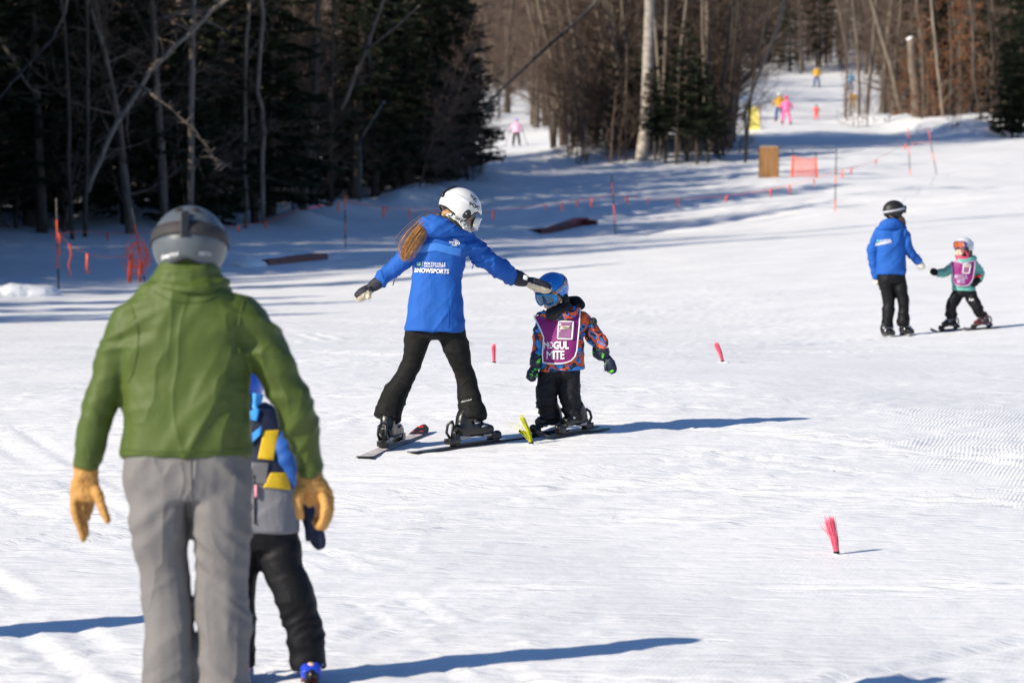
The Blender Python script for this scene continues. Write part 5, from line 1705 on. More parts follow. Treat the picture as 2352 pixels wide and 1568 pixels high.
# ponytail and tie
hr = random.Random(3)
hp = MB()
core = [(1012, 495, -.04, 6, .022), (997, 499, -.07, 9, .026), (977, 514, -.10, 13, .03), (956, 540, -.12, 18, .034), (940, 564, -.12, 20, .032), (930, 582, -.11, 18, .024), (926, 592, -.10, 11, .012)]
fi.limb(hp, [(a[0], a[1], a[2], a[3] * .5, a[4] * .6) for a in core], n=16)
hair = cloth('hair', creases(melt(hp, .006, 2), [(fi.p(1012, 494), fi.p(924, 592), .002, 8, 3)], 4, .003, 30), HAIR, ins)
st = MB()
for i in range(620):
    a0, a1 = hr.gauss(0, .45), hr.gauss(0, .4)
    loose = hr.random() < .2
    pts = []
    e_ = hr.uniform(.72, 1.10)
    for k_, (u, v, dy, w, dd) in enumerate(core):
        t = k_ / (len(core) - 1) * e_
        x = min(t, 1) * (len(core) - 1); i0 = min(int(x), len(core) - 2); f_ = x - i0 + max(0, t - 1) * 6
        A, B_ = core[i0], core[i0 + 1]
        uu = A[0] + (B_[0] - A[0]) * f_; vv = A[1] + (B_[1] - A[1]) * f_; dyy = A[2] + (B_[2] - A[2]) * f_; ww = max(4, A[3] + (B_[3] - A[3]) * f_) * (1.35 if loose else .68)
        nx, nv_ = .75, .62
        off_ = a0 * ww * 1.1 + hr.gauss(0, .6)
        pts.append(fi.p(uu - off_ * nx, vv - off_ * nv_, dyy - abs(a1) * .035 * (1 if k_ else .4) - .01))
    st.tube(pts, [.0009, .0010, .0010, .0010, .0009, .0008, .0005], 3, cap=False)
o = st.build('strands', HAIR, hair); tag(o, kind='stuff')
tp = MB(); tp.ellipsoid(fi.p(1011, 495, -.045), (.016, .026, .024)); tp.build('hair_tie', BLACKR, ins)
nb = MB(); fi.limb(nb, [(1018, 492, -.06, 8, .02), (1032, 488, -.07, 9, .025), (1046, 494, -.07, 7, .02)], wide=(0, 0, 1), n=12); cloth('hair', melt(nb, .005, 2), HAIR, ins)

# mittens with gauntlets
def gauntlet_mitten(fgx, wr0, wr1, tip, thumb, hw0, hw1, parent, depth=.045, palm_down=(0, 0, -1), mwid=.040, mth=.041):
    mb = MB()
    fgx.limb(mb, [(wr0[0], wr0[1], wr0[2], hw0, depth * 1.1), ((wr0[0] + wr1[0]) / 2, (wr0[1] + wr1[1]) / 2, (wr0[2] + wr1[2]) / 2, hw0 * .98, depth * 1.05), (wr1[0], wr1[1], wr1[2], hw1, depth * .8)], n=18)
    mitten(mb, fgx.p(*wr1), fgx.p(*tip), fgx.p(*thumb), depth * 1.0, mth, (0, 1, 0))
    me = creases(melt(mb, .0036, 4), [(fgx.p(*wr0), fgx.p(*tip), .002, 34, .3)], 7, .002, 14)
    o = cloth('mitten', me, NAVY, parent)
    # palm side in pale leather: faces that look down
    o.data.materials.append(CREAM)
    w1 = fgx.p(*wr1); ax = (fgx.p(*tip) - w1)
    L2 = ax.length_squared
    pd = Vector(palm_down).normalized()
    mi = []
    for p in o.data.polygons:
        t = (Vector(p.center) - w1).dot(ax) / L2
        rel = Vector(p.center) - (w1 + ax * t)
        mi.append(1 if (t > .04 and rel.dot(pd) > .006 - .010 * max(0, t - .7)) or t > .98 else 0)
    o.data.polygons.foreach_set('material_index', mi)
    bc = MB(); bc.box(fgx.p(wr1[0], wr1[1], wr1[2] - depth * .9), (.022, .012, .03)); bc.build('buckle', BLACKP, o, bevel=.003)
    return o


gauntlet_mitten(fi, (1180, 634, .16), (1209, 645, .21), (1265, 664, .24), (1232, 668, .20), 15, 11.5, ins, palm_down=(.25, 0, -1))
gauntlet_mitten(fi, (873, 645, .0), (850, 662, .0), (818, 686, -.01), (848, 684, -.05), 14, 11, ins, palm_down=(.6, -.15, -.8))
lg = MB(); lg.box(fi.p(1207, 637, .13), (.030, .004, .028), Matrix.Rotation(R(20), 3, 'Y')); lg.build('badge', WHITET, ins)

# boots and skis
RTOP = pmat('red_black_ski_top', (.30, .015, .012), .4, .5, 8)
WTOP = pmat('frosted_white_ski_top', (.55, .50, .50), .5, .35, 14)
BTOP = pmat('black_ski_top', (.02, .02, .022), .35, .3, 14)
TIPT = camo('black_tip_with_red_flash', [(0, (.012, .012, .012)), (.56, (.75, .03, .02))], 16)
ETOP = pmat('black_ski_edge', (.02, .02, .022), .3)


def stand(D0, heel, toe, back, front, w, s, mats, parent, label, bootmat, cuff, trim=GREYP, lift=.03, boot_s=1.0):
    """boot clipped on a ski: heel/toe as (u, distance) on the snow"""
    h_ = on_ground(heel[0] / 2.296875, heel[1]); t_ = on_ground(toe[0] / 2.296875, toe[1])
    d = (t_ - h_).normalized()
    ta = h_ - d * back; ti = t_ + d * front
    base = max(gzr(*(h_.lerp(t_, k_ / 4)).xy) - (h_.lerp(t_, k_ / 4)).z for k_ in range(5))
    ta.z = gz(ta.x, ta.y) + base + .004; ti.z = gz(ti.x, ti.y) + base + .004
    L_ = (ti - ta).length
    ski('ski', ta, ti, w, mats, bind=back / L_, boot_len=(t_ - h_).length, s=s, label=label)
    f = (ti - ta).normalized()
    hh = ta + f * back + Vector((0, 0, lift + .02)); tt = hh + f * (t_ - h_).length
    return boot(hh, tt, (0, 0, 1), boot_s, parent, bootmat, trim, cuff=cuff)


stand(24, (886, 23.92), (915, 24.20), .50, .62, .115, 1.0, (WTOP, ETOP, TIPT), ins, 'ski with black and red tip under the left boot of the white-helmeted instructor', BLACKP, .04, boot_s=.95)
bb = stand(24, (1054, 23.94), (1128, 24.14), .40, .60, .115, 1.0, (BTOP, ETOP, WTOP), ins, 'long black ski reaching past the yellow brush under the right boot of the white-helmeted instructor', BLACKP, .04, boot_s=.95)
# ------------------------------------------------------------------ child with the purple bib under the instructor's hand
CAMO = camo('orange_blue_camouflage', [(0, (.03, .22, .62)), (.40, (.012, .016, .045)), (.485, (.75, .11, .015)), (.58, (.50, .02, .015)), (.625, (.03, .25, .65)), (.68, (.012, .016, .045))], 14)
PURPLE = fabric('purple_bib_cloth', (.225, .015, .15), .55, .05, wr=.35, wrs=7)
CARD = pmat('card_pocket_film', (.33, .13, .27), .15, .25, 18, .3, 30, .6)
TAPE = pmat('masking_tape', (.66, .60, .42), .8, .06, 30)
CBLUE = pmat('metallic_blue_shell', (.010, .20, .66), .22, .06, 8, 0, 60, .6, metal=.15, coat=.4)
SKYF = pmat('sky_blue_frame2', (.02, .29, .68), .4, .05)
DINO = camo('navy_with_green_shapes', [(0, (.012, .016, .04)), (.60, (.12, .65, .05))], 24)
KTROU = fabric('black_snow_pants', (.009, .009, .012), .65, .1, spec=.25, wr=.5, wrs=14)
fc = Fig(24.45)
crot = frame3((-.50, -.74, -.48))
ch = fc.p(1270, 682, -.01)
J = dict(pelvis=fc.p(1285, 845), chest=fc.p(1288, 755), neck=fc.p(1284, 722), head=fc.p(1276, 705),
         sh_l=fc.p(1252, 742), el_l=fc.p(1238, 785, -.02), wr_l=fc.p(1232, 825, -.05), sh_r=fc.p(1335, 736), el_r=fc.p(1368, 775, .0), wr_r=fc.p(1392, 812, .0),
         hip_l=fc.p(1264, 862), kn_l=fc.p(1256, 910, -.02), an_l=fc.p(1261, 945), to_l=fc.p(1260, 952, -.01), hip_r=fc.p(1308, 862), kn_r=fc.p(1310, 912, -.02), an_r=fc.p(1315, 945), to_r=fc.p(1314, 952, -.01))
chd = body_root(fc, 'person', J, ch, crot, .80, k=.60, voxel=.007)
tag(chd, 'child in orange and blue patterned jacket and purple bib looking down, centre', 'person')
eyes_mouth(ch, crot, .80, chd)
mb = MB()
fc.limb(mb, [(1288, 716, .01, 26, .075), (1290, 730, .01, 44, .10), (1291, 760, 0, 48, .11), (1291, 800, 0, 49, .115), (1291, 835, 0, 51, .12), (1292, 851, 0, 52, .12)], n=24, sq=2.5)
fc.limb(mb, [(1258, 735, 0, 18, .06), (1246, 752, -.01, 17, .058), (1240, 780, -.02, 16, .055), (1236, 806, -.03, 15, .05), (1234, 820, -.04, 13, .045)])
fc.limb(mb, [(1318, 726, .02, 20, .065), (1340, 736, .02, 20, .065), (1358, 758, .02, 19, .06), (1372, 782, .02, 18, .056), (1385, 800, .02, 16, .05)])
jm = creases(melt(mb, .0075, 3), [(fc.p(1290, 730), fc.p(1292, 850), .006, 14, .5), (J['sh_l'], J['wr_l'], .008, 26, .4), (J['sh_r'], J['wr_r'], .010, 24, .5)], 41, .004, 10)
cj = cloth('jacket', jm, CAMO, chd)
mb = MB()
fc.limb(mb, [(1240, 722, -.02, 7, .03), (1256, 722, -.09, 9, .03), (1280, 727, -.11, 10, .03), (1305, 722, -.09, 11, .035), (1322, 712, -.03, 12, .04)], wide=(0, 0, 1), n=14)
cloth('collar', creases(melt(mb, .006, 2), [(fc.p(1240, 722), fc.p(1322, 712), .004, 20, .2)], 3, .003, 15), CAMO, cj)
mb = MB()
fc.limb(mb, [(1290, 712, .06, 12, .05), (1308, 700, .08, 18, .05), (1322, 694, .06, 15, .05), (1332, 704, .03, 10, .045)], wide=(0, 0, 1), n=16)
cloth('hood', creases(melt(mb, .007, 2), [(fc.p(1290, 712), fc.p(1332, 704), .005, 20, .2)], 3, .004, 15), BLACK_SHELL, cj)
mb = MB()
fc.limb(mb, [(1284, 716, .02, 24, .06), (1282, 722, .0, 30, .085), (1283, 730, -.01, 34, .095)], n=22)
fc.limb(mb, [(1248, 716, -.06, 5, .02), (1260, 723, -.11, 8, .02), (1276, 724, -.125, 10, .02), (1293, 714, -.10, 12, .03), (1307, 702, -.04, 13, .03)], wide=(0, 0, 1), n=14)
cloth('neck_warmer', creases(melt(mb, .006, 3), [(fc.p(1272, 700), fc.p(1284, 726), .006, 30, .6)], 13, .005, 14), BLACKR, chd)
bj = bvh_of(cj)
rows = [[(1226, 725), (1243, 721), (1256, 727), (1272, 731), (1290, 728), (1312, 714), (1332, 707)], [(1238, 748), (1260, 748), (1280, 748), (1296, 747), (1312, 746), (1322, 745), (1331, 744)],
        [(1249, 774), (1262, 775), (1276, 775), (1290, 775), (1304, 775), (1318, 775), (1328, 774)], [(1246, 812), (1260, 813), (1274, 813), (1288, 812), (1302, 811), (1316, 808), (1325, 804)],
        [(1247, 831), (1256, 833), (1270, 834), (1286, 834), (1300, 832), (1312, 827), (1321, 817)]]
bib = patch('bib', bj, 24.45, rows, PURPLE, chd, off=.020, nu=30, nv=30, thick=.003, trim=WHITET, trim_r=.0048, smooth_z=12)
bb = bvh_of(bib)
def frame_on(bvh, D, quad, r, mat, parent, name, off=.006):
    pts = []
    for a, b_ in zip(quad, quad[1:] + quad[:1]):
        for k_ in range(5): pts.append(drape(bvh, D, (a[0] + (b_[0] - a[0]) * k_ / 5, a[1] + (b_[1] - a[1]) * k_ / 5), off)[0])
    pts.append(pts[0])
    t_ = MB(); t_.tube(pts, r, 6, cap=False); return t_.build(name, mat, parent)
pk = patch('card_pocket', bb, 24.45, [[(1284, 737), (1317, 738)], [(1281, 777), (1314, 778)]], CARD, bib, off=.005, nu=6, nv=6, thick=.001)
frame_on(bb, 24.45, [(1284, 737), (1317, 738), (1314, 778), (1281, 777)], .0050, WHITET, bib, 'pocket_frame')
patch('name_tag', bb, 24.45, [[(1288, 748), (1310, 747)], [(1287, 756), (1310, 755)]], TAPE, pk, off=.008, nu=6, nv=3, thick=.001)
lettering('print', 'Matt', bb, 24.45, 1292, 754, 5.2, -.02, BLACKR, pk, width=16, off=.011)
lettering('print', 'M', bb, 24.45, 1248.5, 800.5, 16.5, -.01, WHITET, bib, width=9.5)
lettering('print', 'GUL', bb, 24.45, 1271.5, 800, 16.5, -.01, WHITET, bib, bold=.04, width=35)
lettering('print', 'M', bb, 24.45, 1254, 824, 19, -.015, WHITET, bib, width=14)
lettering('print', 'ITE', bb, 24.45, 1269.5, 823.6, 19, -.015, WHITET, bib, bold=.03, width=26)
arcs(1264.5, 792, 0, 7.6, 24.45, bb, bib, WHITET, 0, 360)
for dx_ in (-1, 1):
    vb = MB(); vb.tube([drape(bb, 24.45, (1264.5 + dx_ * 3.6 * q, 792 + 4.6 * q), .010)[0] for q in (-1, 0, 1)], .0045, 5); vb.build('emblem', PURPLE, bib)
vb = MB(); vb.ellipsoid(drape(bb, 24.45, (1264.5, 789), .008)[0], (.009, .004, .008)); vb.build('emblem', PURPLE, bib)
hp = MB(); hp.ellipsoid(fc.p(1363, 738, -.055), (.024, .006, .028)); hp.build('badge', BLACKR, chd)

# helmet and goggles
hm, surf, c_, rimf = helmet(fc.p(1268, 664, .0), crot, .92, chd, CBLUE, size=(.114, .132, .118), rim=[(0, 74), (35, 76), (58, 92), (74, 122), (98, 130), (118, 122), (150, 116), (180, 112)])
PRT = camo('printed_comic_strap', [(0, (.05, .30, .60)), (.42, (.55, .62, .55)), (.50, (.30, .14, .07)), (.60, (.30, .10, .40)), (.64, (.10, .40, .62))], 26)
helmet_band(surf, c_, crot, 36, 324, lambda d: 74 + 10 * math.cos(R(d)), 7.5, PRT, hm, 'goggle_strap', .035, 60)
goggles(c_ + crot @ Vector((0, .122, -.018)), crot, .86, hm, SKYF, pmat('reflecting_blue_lens', (.03, .10, .20), .06, .3, 4, spec=.9, metal=.3), h=.047, w=.086)
fr_ = MB()
fr_.tube([c_ + crot @ surf(R(d), R(t), .02) for d, t in ((-46, 46), (-26, 40), (0, 37), (24, 38), (30, 50), (34, 62))], .006, 6); fr_.build('front_ridge', SKYF, hm)
for d, t in ((28, 44), (32, 58)):
    vb = MB(); vb.ellipsoid(c_ + crot @ surf(R(d), R(t), .01), (.006, .008, .014), crot); vb.build('vent', BLACKR, hm)
ef = MB(); ef.ellipsoid(fc.p(1300, 690, -.04), (.022, .03, .045)); ef.build('ear_flap', BLACKR, hm)

mb = MB()
fc.limb(mb, [(1287, 832, 0, 44, .105), (1287, 855, 0, 47, .11), (1286, 868, 0, 44, .10)], n=22)
fc.limb(mb, [(1263, 860, 0, 25, .09), (1257, 885, -.01, 25, .085), (1255, 912, -.02, 24, .08), (1258, 938, 0, 22, .075), (1263, 964, 0, 20, .075)], sq=2.4)
fc.limb(mb, [(1308, 860, 0, 26, .09), (1307, 885, -.01, 26, .085), (1309, 912, -.02, 24, .08), (1313, 938, 0, 21, .075), (1317, 965, 0, 20, .075)], sq=2.4)
cloth('snow_pants', creases(melt(mb, .0075, 2), [(J['hip_l'], J['kn_l'], .009, 22, .3), (J['kn_l'], fc.p(1263, 966), .012, 28, .2), (J['hip_r'], J['kn_r'], .009, 22, -.3), (J['kn_r'], fc.p(1317, 966), .012, 28, -.2)], 51, .004, 12), KTROU, chd)
# mittens
for pts, tip, th in (([(1384, 797, .02, 20, .055), (1380, 806, .02, 20, .055), (1393, 818, .02, 13, .042)], (1410, 856, .0), (1390, 850, -.03)), ([(1234, 816, -.04, 14, .05), (1231, 832, -.05, 14, .05), (1228, 842, -.05, 12, .042)], (1218, 874, -.06), (1233, 862, -.10))):
    mb = MB(); fc.limb(mb, pts, n=16)
    mitten(mb, fc.p(pts[2][0], pts[2][1], pts[2][2]), fc.p(*tip), fc.p(*th), fc.m(13), .030, (1, 0, 0))
    cloth('mitten', creases(melt(mb, .0055, 2), [(fc.p(*pts[0][:3]), fc.p(*tip), .004, 40, .3)], 7, .003, 20), DINO, chd)
# boots on skis
GRNT = pmat('green_black_ski_top', (.05, .05, .05), .4, .6, 9); GRN = pmat('green_ski_tail', (.12, .42, .04), .4)
SILV = pmat('silver_ski_tip', (.16, .15, .14), .3, .2, 10, metal=.5)
PNKT = pmat('white_pink_ski_tip', (.55, .40, .44), .4, .5, 12)
stand(24.4, (1282, 24.54), (1236, 24.40), .36, .17, .085, .8, (GRNT, ETOP, SILV, GRN), chd, "small ski with grey tip under the child's boot next to the yellow brush", BLACKP, .03, boot_s=.78)
stand(24.4, (1340, 24.50), (1294, 24.36), .22, .24, .085, .8, (GRNT, ETOP, PNKT, GRN), chd, "small ski with pale tip and green tail under the child's other boot", BLACKP, .03, boot_s=.78)

# ------------------------------------------------------------------ the other instructor, right
fr2 = Fig(45.0)
rrot = frame3((.86, .42, -.08))
rh = fr2.p(2056, 492, .0)
BRH = pmat('brown_hair', (.09, .045, .025), .5, .4, 30, .2, 160)
J = dict(pelvis=fr2.p(2048, 625), chest=fr2.p(2046, 540), neck=fr2.p(2052, 512), head=fr2.p(2055, 503), sh_l=fr2.p(2020, 532), el_l=fr2.p(2003, 580), wr_l=fr2.p(2012, 632, .03),
         sh_r=fr2.p(2074, 534), el_r=fr2.p(2088, 572, .02), wr_r=fr2.p(2112, 600, .05), hip_l=fr2.p(2034, 640), kn_l=fr2.p(2042, 694), an_l=fr2.p(2036, 755), to_l=fr2.p(2038, 758, -.02),
         hip_r=fr2.p(2062, 640), kn_r=fr2.p(2076, 690), an_r=fr2.p(2074, 742), to_r=fr2.p(2078, 746, -.02))
ri = body_root(fr2, 'person', J, rh, rrot, .92, k=.80, voxel=.014)
tag(ri, 'instructor in blue jacket and black helmet on the right, reaching to a small child', 'person')
mb = MB()
fr2.limb(mb, [(2050, 508, 0, 14, .08), (2048, 522, 0, 27, .11), (2046, 540, 0, 33, .13), (2046, 575, 0, 32, .13), (2047, 605, 0, 33, .14), (2047, 630, 0, 34, .15)], n=24, sq=2.5)
fr2.limb(mb, [(2024, 526, 0, 13, .07), (2011, 550, 0, 12, .065), (2003, 578, 0, 11, .06), (2006, 606, .01, 10, .055), (2013, 640, .03, 8, .05)])
fr2.limb(mb, [(2066, 524, -.02, 14, .075), (2077, 542, -.02, 12.5, .07), (2087, 570, .0, 11.5, .062), (2100, 588, .03, 10, .056), (2113, 602, .05, 9, .05)])
rj = cloth('jacket', creases(melt(mb, .011, 3), [(fr2.p(2047, 520), fr2.p(2047, 630), .012, 8, .9), (J['sh_l'], J['wr_l'], .012, 15, .4), (J['sh_r'], J['wr_r'], .014, 15, .6)], 61, .006, 6), BLUE, ri)
mb = MB(); fr2.limb(mb, [(2024, 524, -.04, 8, .05), (2034, 516, -.10, 14, .06), (2050, 514, -.11, 13, .06), (2068, 516, -.05, 9, .05)], wide=(0, 0, 1), n=14); cloth('hood', creases(melt(mb, .010, 2), [(fr2.p(2024, 522), fr2.p(2068, 516), .01, 14, .8)], 3, .006, 10), BLUE, rj)
bj = bvh_of(rj)
lettering('print', 'WATERVILLE', bj, 45.0, 2020.5, 554.5, 3.4, -.14, WHITET, rj, bold=.02, width=24)
lettering('print', 'SNOWSPORTS', bj, 45.0, 2010.5, 563.5, 5.4, -.18, WHITET, rj, bold=.035, width=37, shear=.1)
arcs(2016, 552, 0, 3, 45.0, bj, rj, LOGOB, 0, 180); arcs(2016, 552, 0, 3, 45.0, bj, rj, LOGOG, 180, 360)
mb = MB()
fr2.limb(mb, [(2047, 618, 0, 31, .13), (2047, 640, 0, 32, .135), (2047, 650, 0, 29, .12)], n=20)
fr2.limb(mb, [(2033, 640, 0, 18, .11), (2038, 668, 0, 15, .10), (2042, 694, .01, 13, .09), (2039, 722, 0, 13, .085), (2036, 760, 0, 14, .09)])
fr2.limb(mb, [(2062, 640, 0, 18, .11), (2070, 668, 0, 15, .10), (2075, 692, -.01, 13, .09), (2075, 716, 0, 13, .085), (2074, 748, 0, 13, .09)])
cloth('trousers', creases(melt(mb, .012, 2), [(J['hip_l'], J['kn_l'], .009, 12, .5), (J['kn_l'], J['an_l'], .014, 14, .3), (J['hip_r'], J['kn_r'], .009, 12, .5), (J['kn_r'], J['an_r'], .014, 14, .3)], 71, .006, 7), BLACK_SHELL, ri)
for h_, t_ in (((2030, 45.02), (2050, 44.82)), ((2072, 45.10), (2094, 44.90))):
    a = on_ground(h_[0] / 2.296875, h_[1]); b_ = on_ground(t_[0] / 2.296875, t_[1]); a.z += .01; b_.z += .01
    boot(a, b_, (0, 0, 1), 1.0, ri, BLACKP, GREYP, cuff=.05)
hm, surf, c_, rimf = helmet(fr2.p(2054, 484, 0), rrot, 1.0, ri, pmat('matte_black_shell', (.014, .014, .015), .5, .1, 10), size=(.118, .142, .128))
helmet_band(surf, c_, rrot, 28, 332, lambda d: 84 - 18 * math.cos(R(d)), 5, pmat('pale_lilac_web', (.45, .45, .52), .7), hm, 'goggle_strap', .035, 50)
goggles(c_ + rrot @ Vector((0, .138, .030)), rrot, .95, hm, BLACKP, lensi)
mb = MB(); fr2.limb(mb, [(2048, 500, -.02, 15, .07), (2050, 512, -.01, 18, .08)], n=16); cloth('neck_warmer', melt(mb, .010, 2), pmat('grey_fleece', (.14, .14, .145), .9, .2, 60), ri)
hb = MB(); fr2.limb(hb, [(2062, 498, -.04, 7, .04), (2072, 504, -.03, 7, .04), (2078, 516, -.01, 4, .02)], n=12); cloth('hair', melt(hb, .008, 2), BRH, ri)
for wr, tp_, th in (((2112, 601, .05), (2119, 618, .05), (2109, 614, .02)), ((2013, 640, .03), (2018, 652, .04), (2022, 648, .02))):
    mb = MB(); mitten(mb, fr2.p(*wr), fr2.p(*tp_), fr2.p(*th), .048, .035, (1, 0, 0)); cloth('glove', melt(mb, .008, 3), pmat('off_white_glove', (.66, .62, .54), .7, .1, 30), ri)

# ------------------------------------------------------------------ small child in mint jacket and purple bib
fs = Fig(45.4)
srot = frame3((-.62, -.76, -.02))
sh_ = fs.p(2208, 576, .0)
J = dict(pelvis=fs.p(2213, 665), chest=fs.p(2213, 622), neck=fs.p(2213, 600), head=fs.p(2212, 590), sh_l=fs.p(2190, 612), el_l=fs.p(2170, 624, -.02), wr_l=fs.p(2150, 625, -.04),
         sh_r=fs.p(2238, 612), el_r=fs.p(2250, 632, .02), wr_r=fs.p(2244, 645, -.08), hip_l=fs.p(2201, 672), kn_l=fs.p(2186, 700, -.04), an_l=fs.p(2184, 726), to_l=fs.p(2182, 730, -.02),
         hip_r=fs.p(2226, 672), kn_r=fs.p(2242, 700, -.04), an_r=fs.p(2252, 722), to_r=fs.p(2250, 727, -.02))
sc_ = body_root(fs, 'person', J, sh_, srot, .82, k=.60, voxel=.008)
tag(sc_, 'small child in mint jacket, purple bib and pale helmet, arm stretched to the instructor', 'person')
eyes_mouth(sh_, srot, .82, sc_, False, .7)
MINT = fabric('mint_jacket_cloth', (.14, .42, .36), .6, .1)
REDB = fabric('red_band_cloth', (.75, .06, .02), .6)
PINK = fabric('pink_balaclava', (.72, .06, .16), .8)
mb = MB()
fs.limb(mb, [(2212, 596, 0, 15, .07), (2213, 604, 0, 25, .10), (2213, 625, 0, 27, .11), (2214, 648, 0, 27, .115), (2214, 667, 0, 27, .115)], n=22, sq=2.5)
fs.limb(mb, [(2194, 608, 0, 11, .06), (2180, 620, -.02, 10, .055), (2165, 626, -.03, 9.5, .05), (2152, 627, -.04, 8.5, .045)])
fs.limb(mb, [(2232, 606, 0, 12, .06), (2245, 618, .02, 11, .056), (2251, 632, .02, 10, .052), (2248, 643, -.03, 8.5, .045)])
sj = cloth('jacket', creases(melt(mb, .009, 2), [(fs.p(2213, 600), fs.p(2214, 667), .008, 14, .6), (J['sh_l'], J['wr_l'], .008, 22, .4), (J['sh_r'], J['wr_r'], .010, 22, .5)], 81, .005, 9), MINT, sc_)
mb = MB(); fs.limb(mb, [(2200, 598, -.07, 6, .03), (2212, 600, -.10, 6, .03), (2228, 598, -.06, 8, .04), (2236, 592, .02, 8, .05)], wide=(0, 0, 1), n=12); cloth('collar', melt(mb, .008, 2), MINT, sj)
bj = bvh_of(sj)
patch('red_band', bj, 45.4, [[(2236, 633), (2255, 629)], [(2237, 638), (2256, 635)]], REDB, sj, nu=6, nv=3, off=.012)
patch('red_band', bj, 45.4, [[(2163, 617), (2171, 621)], [(2168, 618), (2171, 624)]], REDB, sj, nu=3, nv=3, off=.012)
rows = [[(2184, 601), (2194, 599), (2205, 602), (2214, 605), (2226, 600), (2240, 599)], [(2187, 622), (2198, 622), (2208, 622), (2218, 622), (2228, 621), (2238, 620)], [(2189, 642), (2199, 642), (2208, 642), (2217, 642), (2226, 641), (2235, 639)], [(2193, 652), (2200, 655), (2208, 656), (2216, 656), (2224, 654), (2230, 649)]]
sb = patch('bib', bj, 45.4, rows, PURPLE, sc_, off=.022, nu=20, nv=20, trim=pmat('lilac_trim', (.55, .45, .58), .6), trim_r=.006, smooth_z=8)
bb = bvh_of(sb)
pk = patch('card_pocket', bb, 45.4, [[(2214, 605), (2230, 606)], [(2211, 626), (2226, 627)]], CARD, sb, off=.006, nu=4, nv=4, thick=.001)
frame_on(bb, 45.4, [(2214, 605), (2230, 606), (2226, 627), (2211, 626)], .006, WHITET, sb, 'pocket_frame')
patch('name_tag', bb, 45.4, [[(2216, 608), (2228, 609)], [(2215, 612), (2227, 613)]], TAPE, pk, off=.010, nu=4, nv=2, thick=.001)
lettering('print', 'MOGUL', bb, 45.4, 2192.5, 638.5, 9, .03, pmat('lilac_print', (.45, .36, .52), .6), sb, bold=.02, width=30)
lettering('print', 'MITE', bb, 45.4, 2198, 649.5, 9, .02, MATS['lilac_print'], sb, bold=.02, width=18)
mb = MB()
fs.limb(mb, [(2214, 655, 0, 24, .10), (2214, 672, 0, 25, .105), (2214, 680, 0, 22, .095)], n=20)
fs.limb(mb, [(2202, 672, 0, 14, .085), (2193, 686, -.03, 13, .08), (2185, 702, -.05, 13, .078), (2184, 726, 0, 12, .075)])
fs.limb(mb, [(2226, 672, 0, 14, .085), (2234, 686, -.03, 13, .08), (2243, 702, -.05, 12.5, .078), (2252, 722, 0, 11, .075)])
sp_ = cloth('snow_pants', creases(melt(mb, .009, 2), [(J['hip_l'], J['kn_l'], .009, 18, .4), (J['kn_l'], J['an_l'], .012, 24, .3), (J['hip_r'], J['kn_r'], .009, 18, .4), (J['kn_r'], J['an_r'], .012, 24, .3)], 91, .005, 10), BLACK_SHELL, sc_)
lettering('print', 'HH', bvh_of(sp_), 45.4, 2226, 690, 5, .0, WHITET, sp_, bold=.03, width=10)
SH2 = pmat('pearl_white_shell', (.60, .62, .66), .3, .25, 9)
hm, surf, c_, rimf = helmet(fs.p(2214, 566, 0), srot, .92, sc_, SH2, size=(.122, .145, .125))
helmet_band(surf, c_, srot, 30, 330, lambda d: 70 + 6 * math.cos(R(d)), 6, camo('blue_white_strap', [(0, (.7, .7, .75)), (.5, (.05, .25, .55)), (.6, (.6, .6, .65))], 20), hm, 'goggle_strap', .035, 40)
goggles(c_ + srot @ Vector((0, .125, .022)), srot, .95, hm, pmat('purple_frame', (.06, .03, .20), .4), pmat('amber_lens', (.45, .10, .02), .1, .2, 6, spec=.8))
ef = MB(); ef.ellipsoid(fs.p(2228, 582, -.04), (.03, .045, .06)); ef.build('ear_flap', BLACKR, hm)
mb = MB(); fs.limb(mb, [(2212, 578, -.01, 15, .075), (2212, 590, -.02, 17, .08), (2212, 598, -.02, 16, .08)], n=16)
mbm = melt(mb, .007, 2)
# leave the face free: keep only what lies behind the cheeks
bm_ = bmesh.new(); bm_.from_mesh(mbm)
fw_ = srot @ Vector((0, 1, 0))
kill = [v for v in bm_.verts if (v.co - sh_).dot(fw_) > .038 and v.co.z > (sh_.z - .062)]
bmesh.ops.delete(bm_, geom=kill, context='VERTS'); bm_.to_mesh(mbm); bm_.free()
o = cloth('balaclava', mbm, PINK, sc_)
md = o.modifiers.new('t', 'SOLIDIFY'); md.thickness = .008
cs = MB(); cs.tube([sh_ + srot @ (Vector(q) * .82) for q in ((-.075, .02, -.03), (-.06, .05, -.085), (0, .085, -.112), (.06, .05, -.085), (.075, .02, -.03))], .010, 8); cs.build('chin_strap', BLACKR, hm)
for wr, tp_, th in (((2154, 627, -.04), (2137, 620, -.05), (2143, 631, -.08)), ((2249, 640, -.03), (2232, 655, -.12), (2235, 645, -.12))):
    mb = MB(); mitten(mb, fs.p(*wr), fs.p(*tp_), fs.p(*th), .044, .036, (0, 0, 1)); cloth('mitten', melt(mb, .007, 3), BLACK_SHELL, sc_)
RB = pmat('red_black_boot', (.10, .015, .015), .35, .7, 10)
BK = (BTOP, ETOP, BTOP); RK = (pmat('black_orange_ski_top', (.10, .03, .02), .4, .8, 8), ETOP, BTOP)
stand(45.4, (2192, 45.52), (2166, 45.40), .25, .20, .09, .8, BK, sc_, "dark ski of the mint-jacketed child, the one nearer the instructor's boots", BLACKP, .03, boot_s=.8)
stand(45.4, (2268, 45.50), (2240, 45.34), .20, .20, .09, .8, RK, sc_, 'dark ski with red marks under the outer boot of the mint-jacketed child', RB, .03, boot_s=.8)
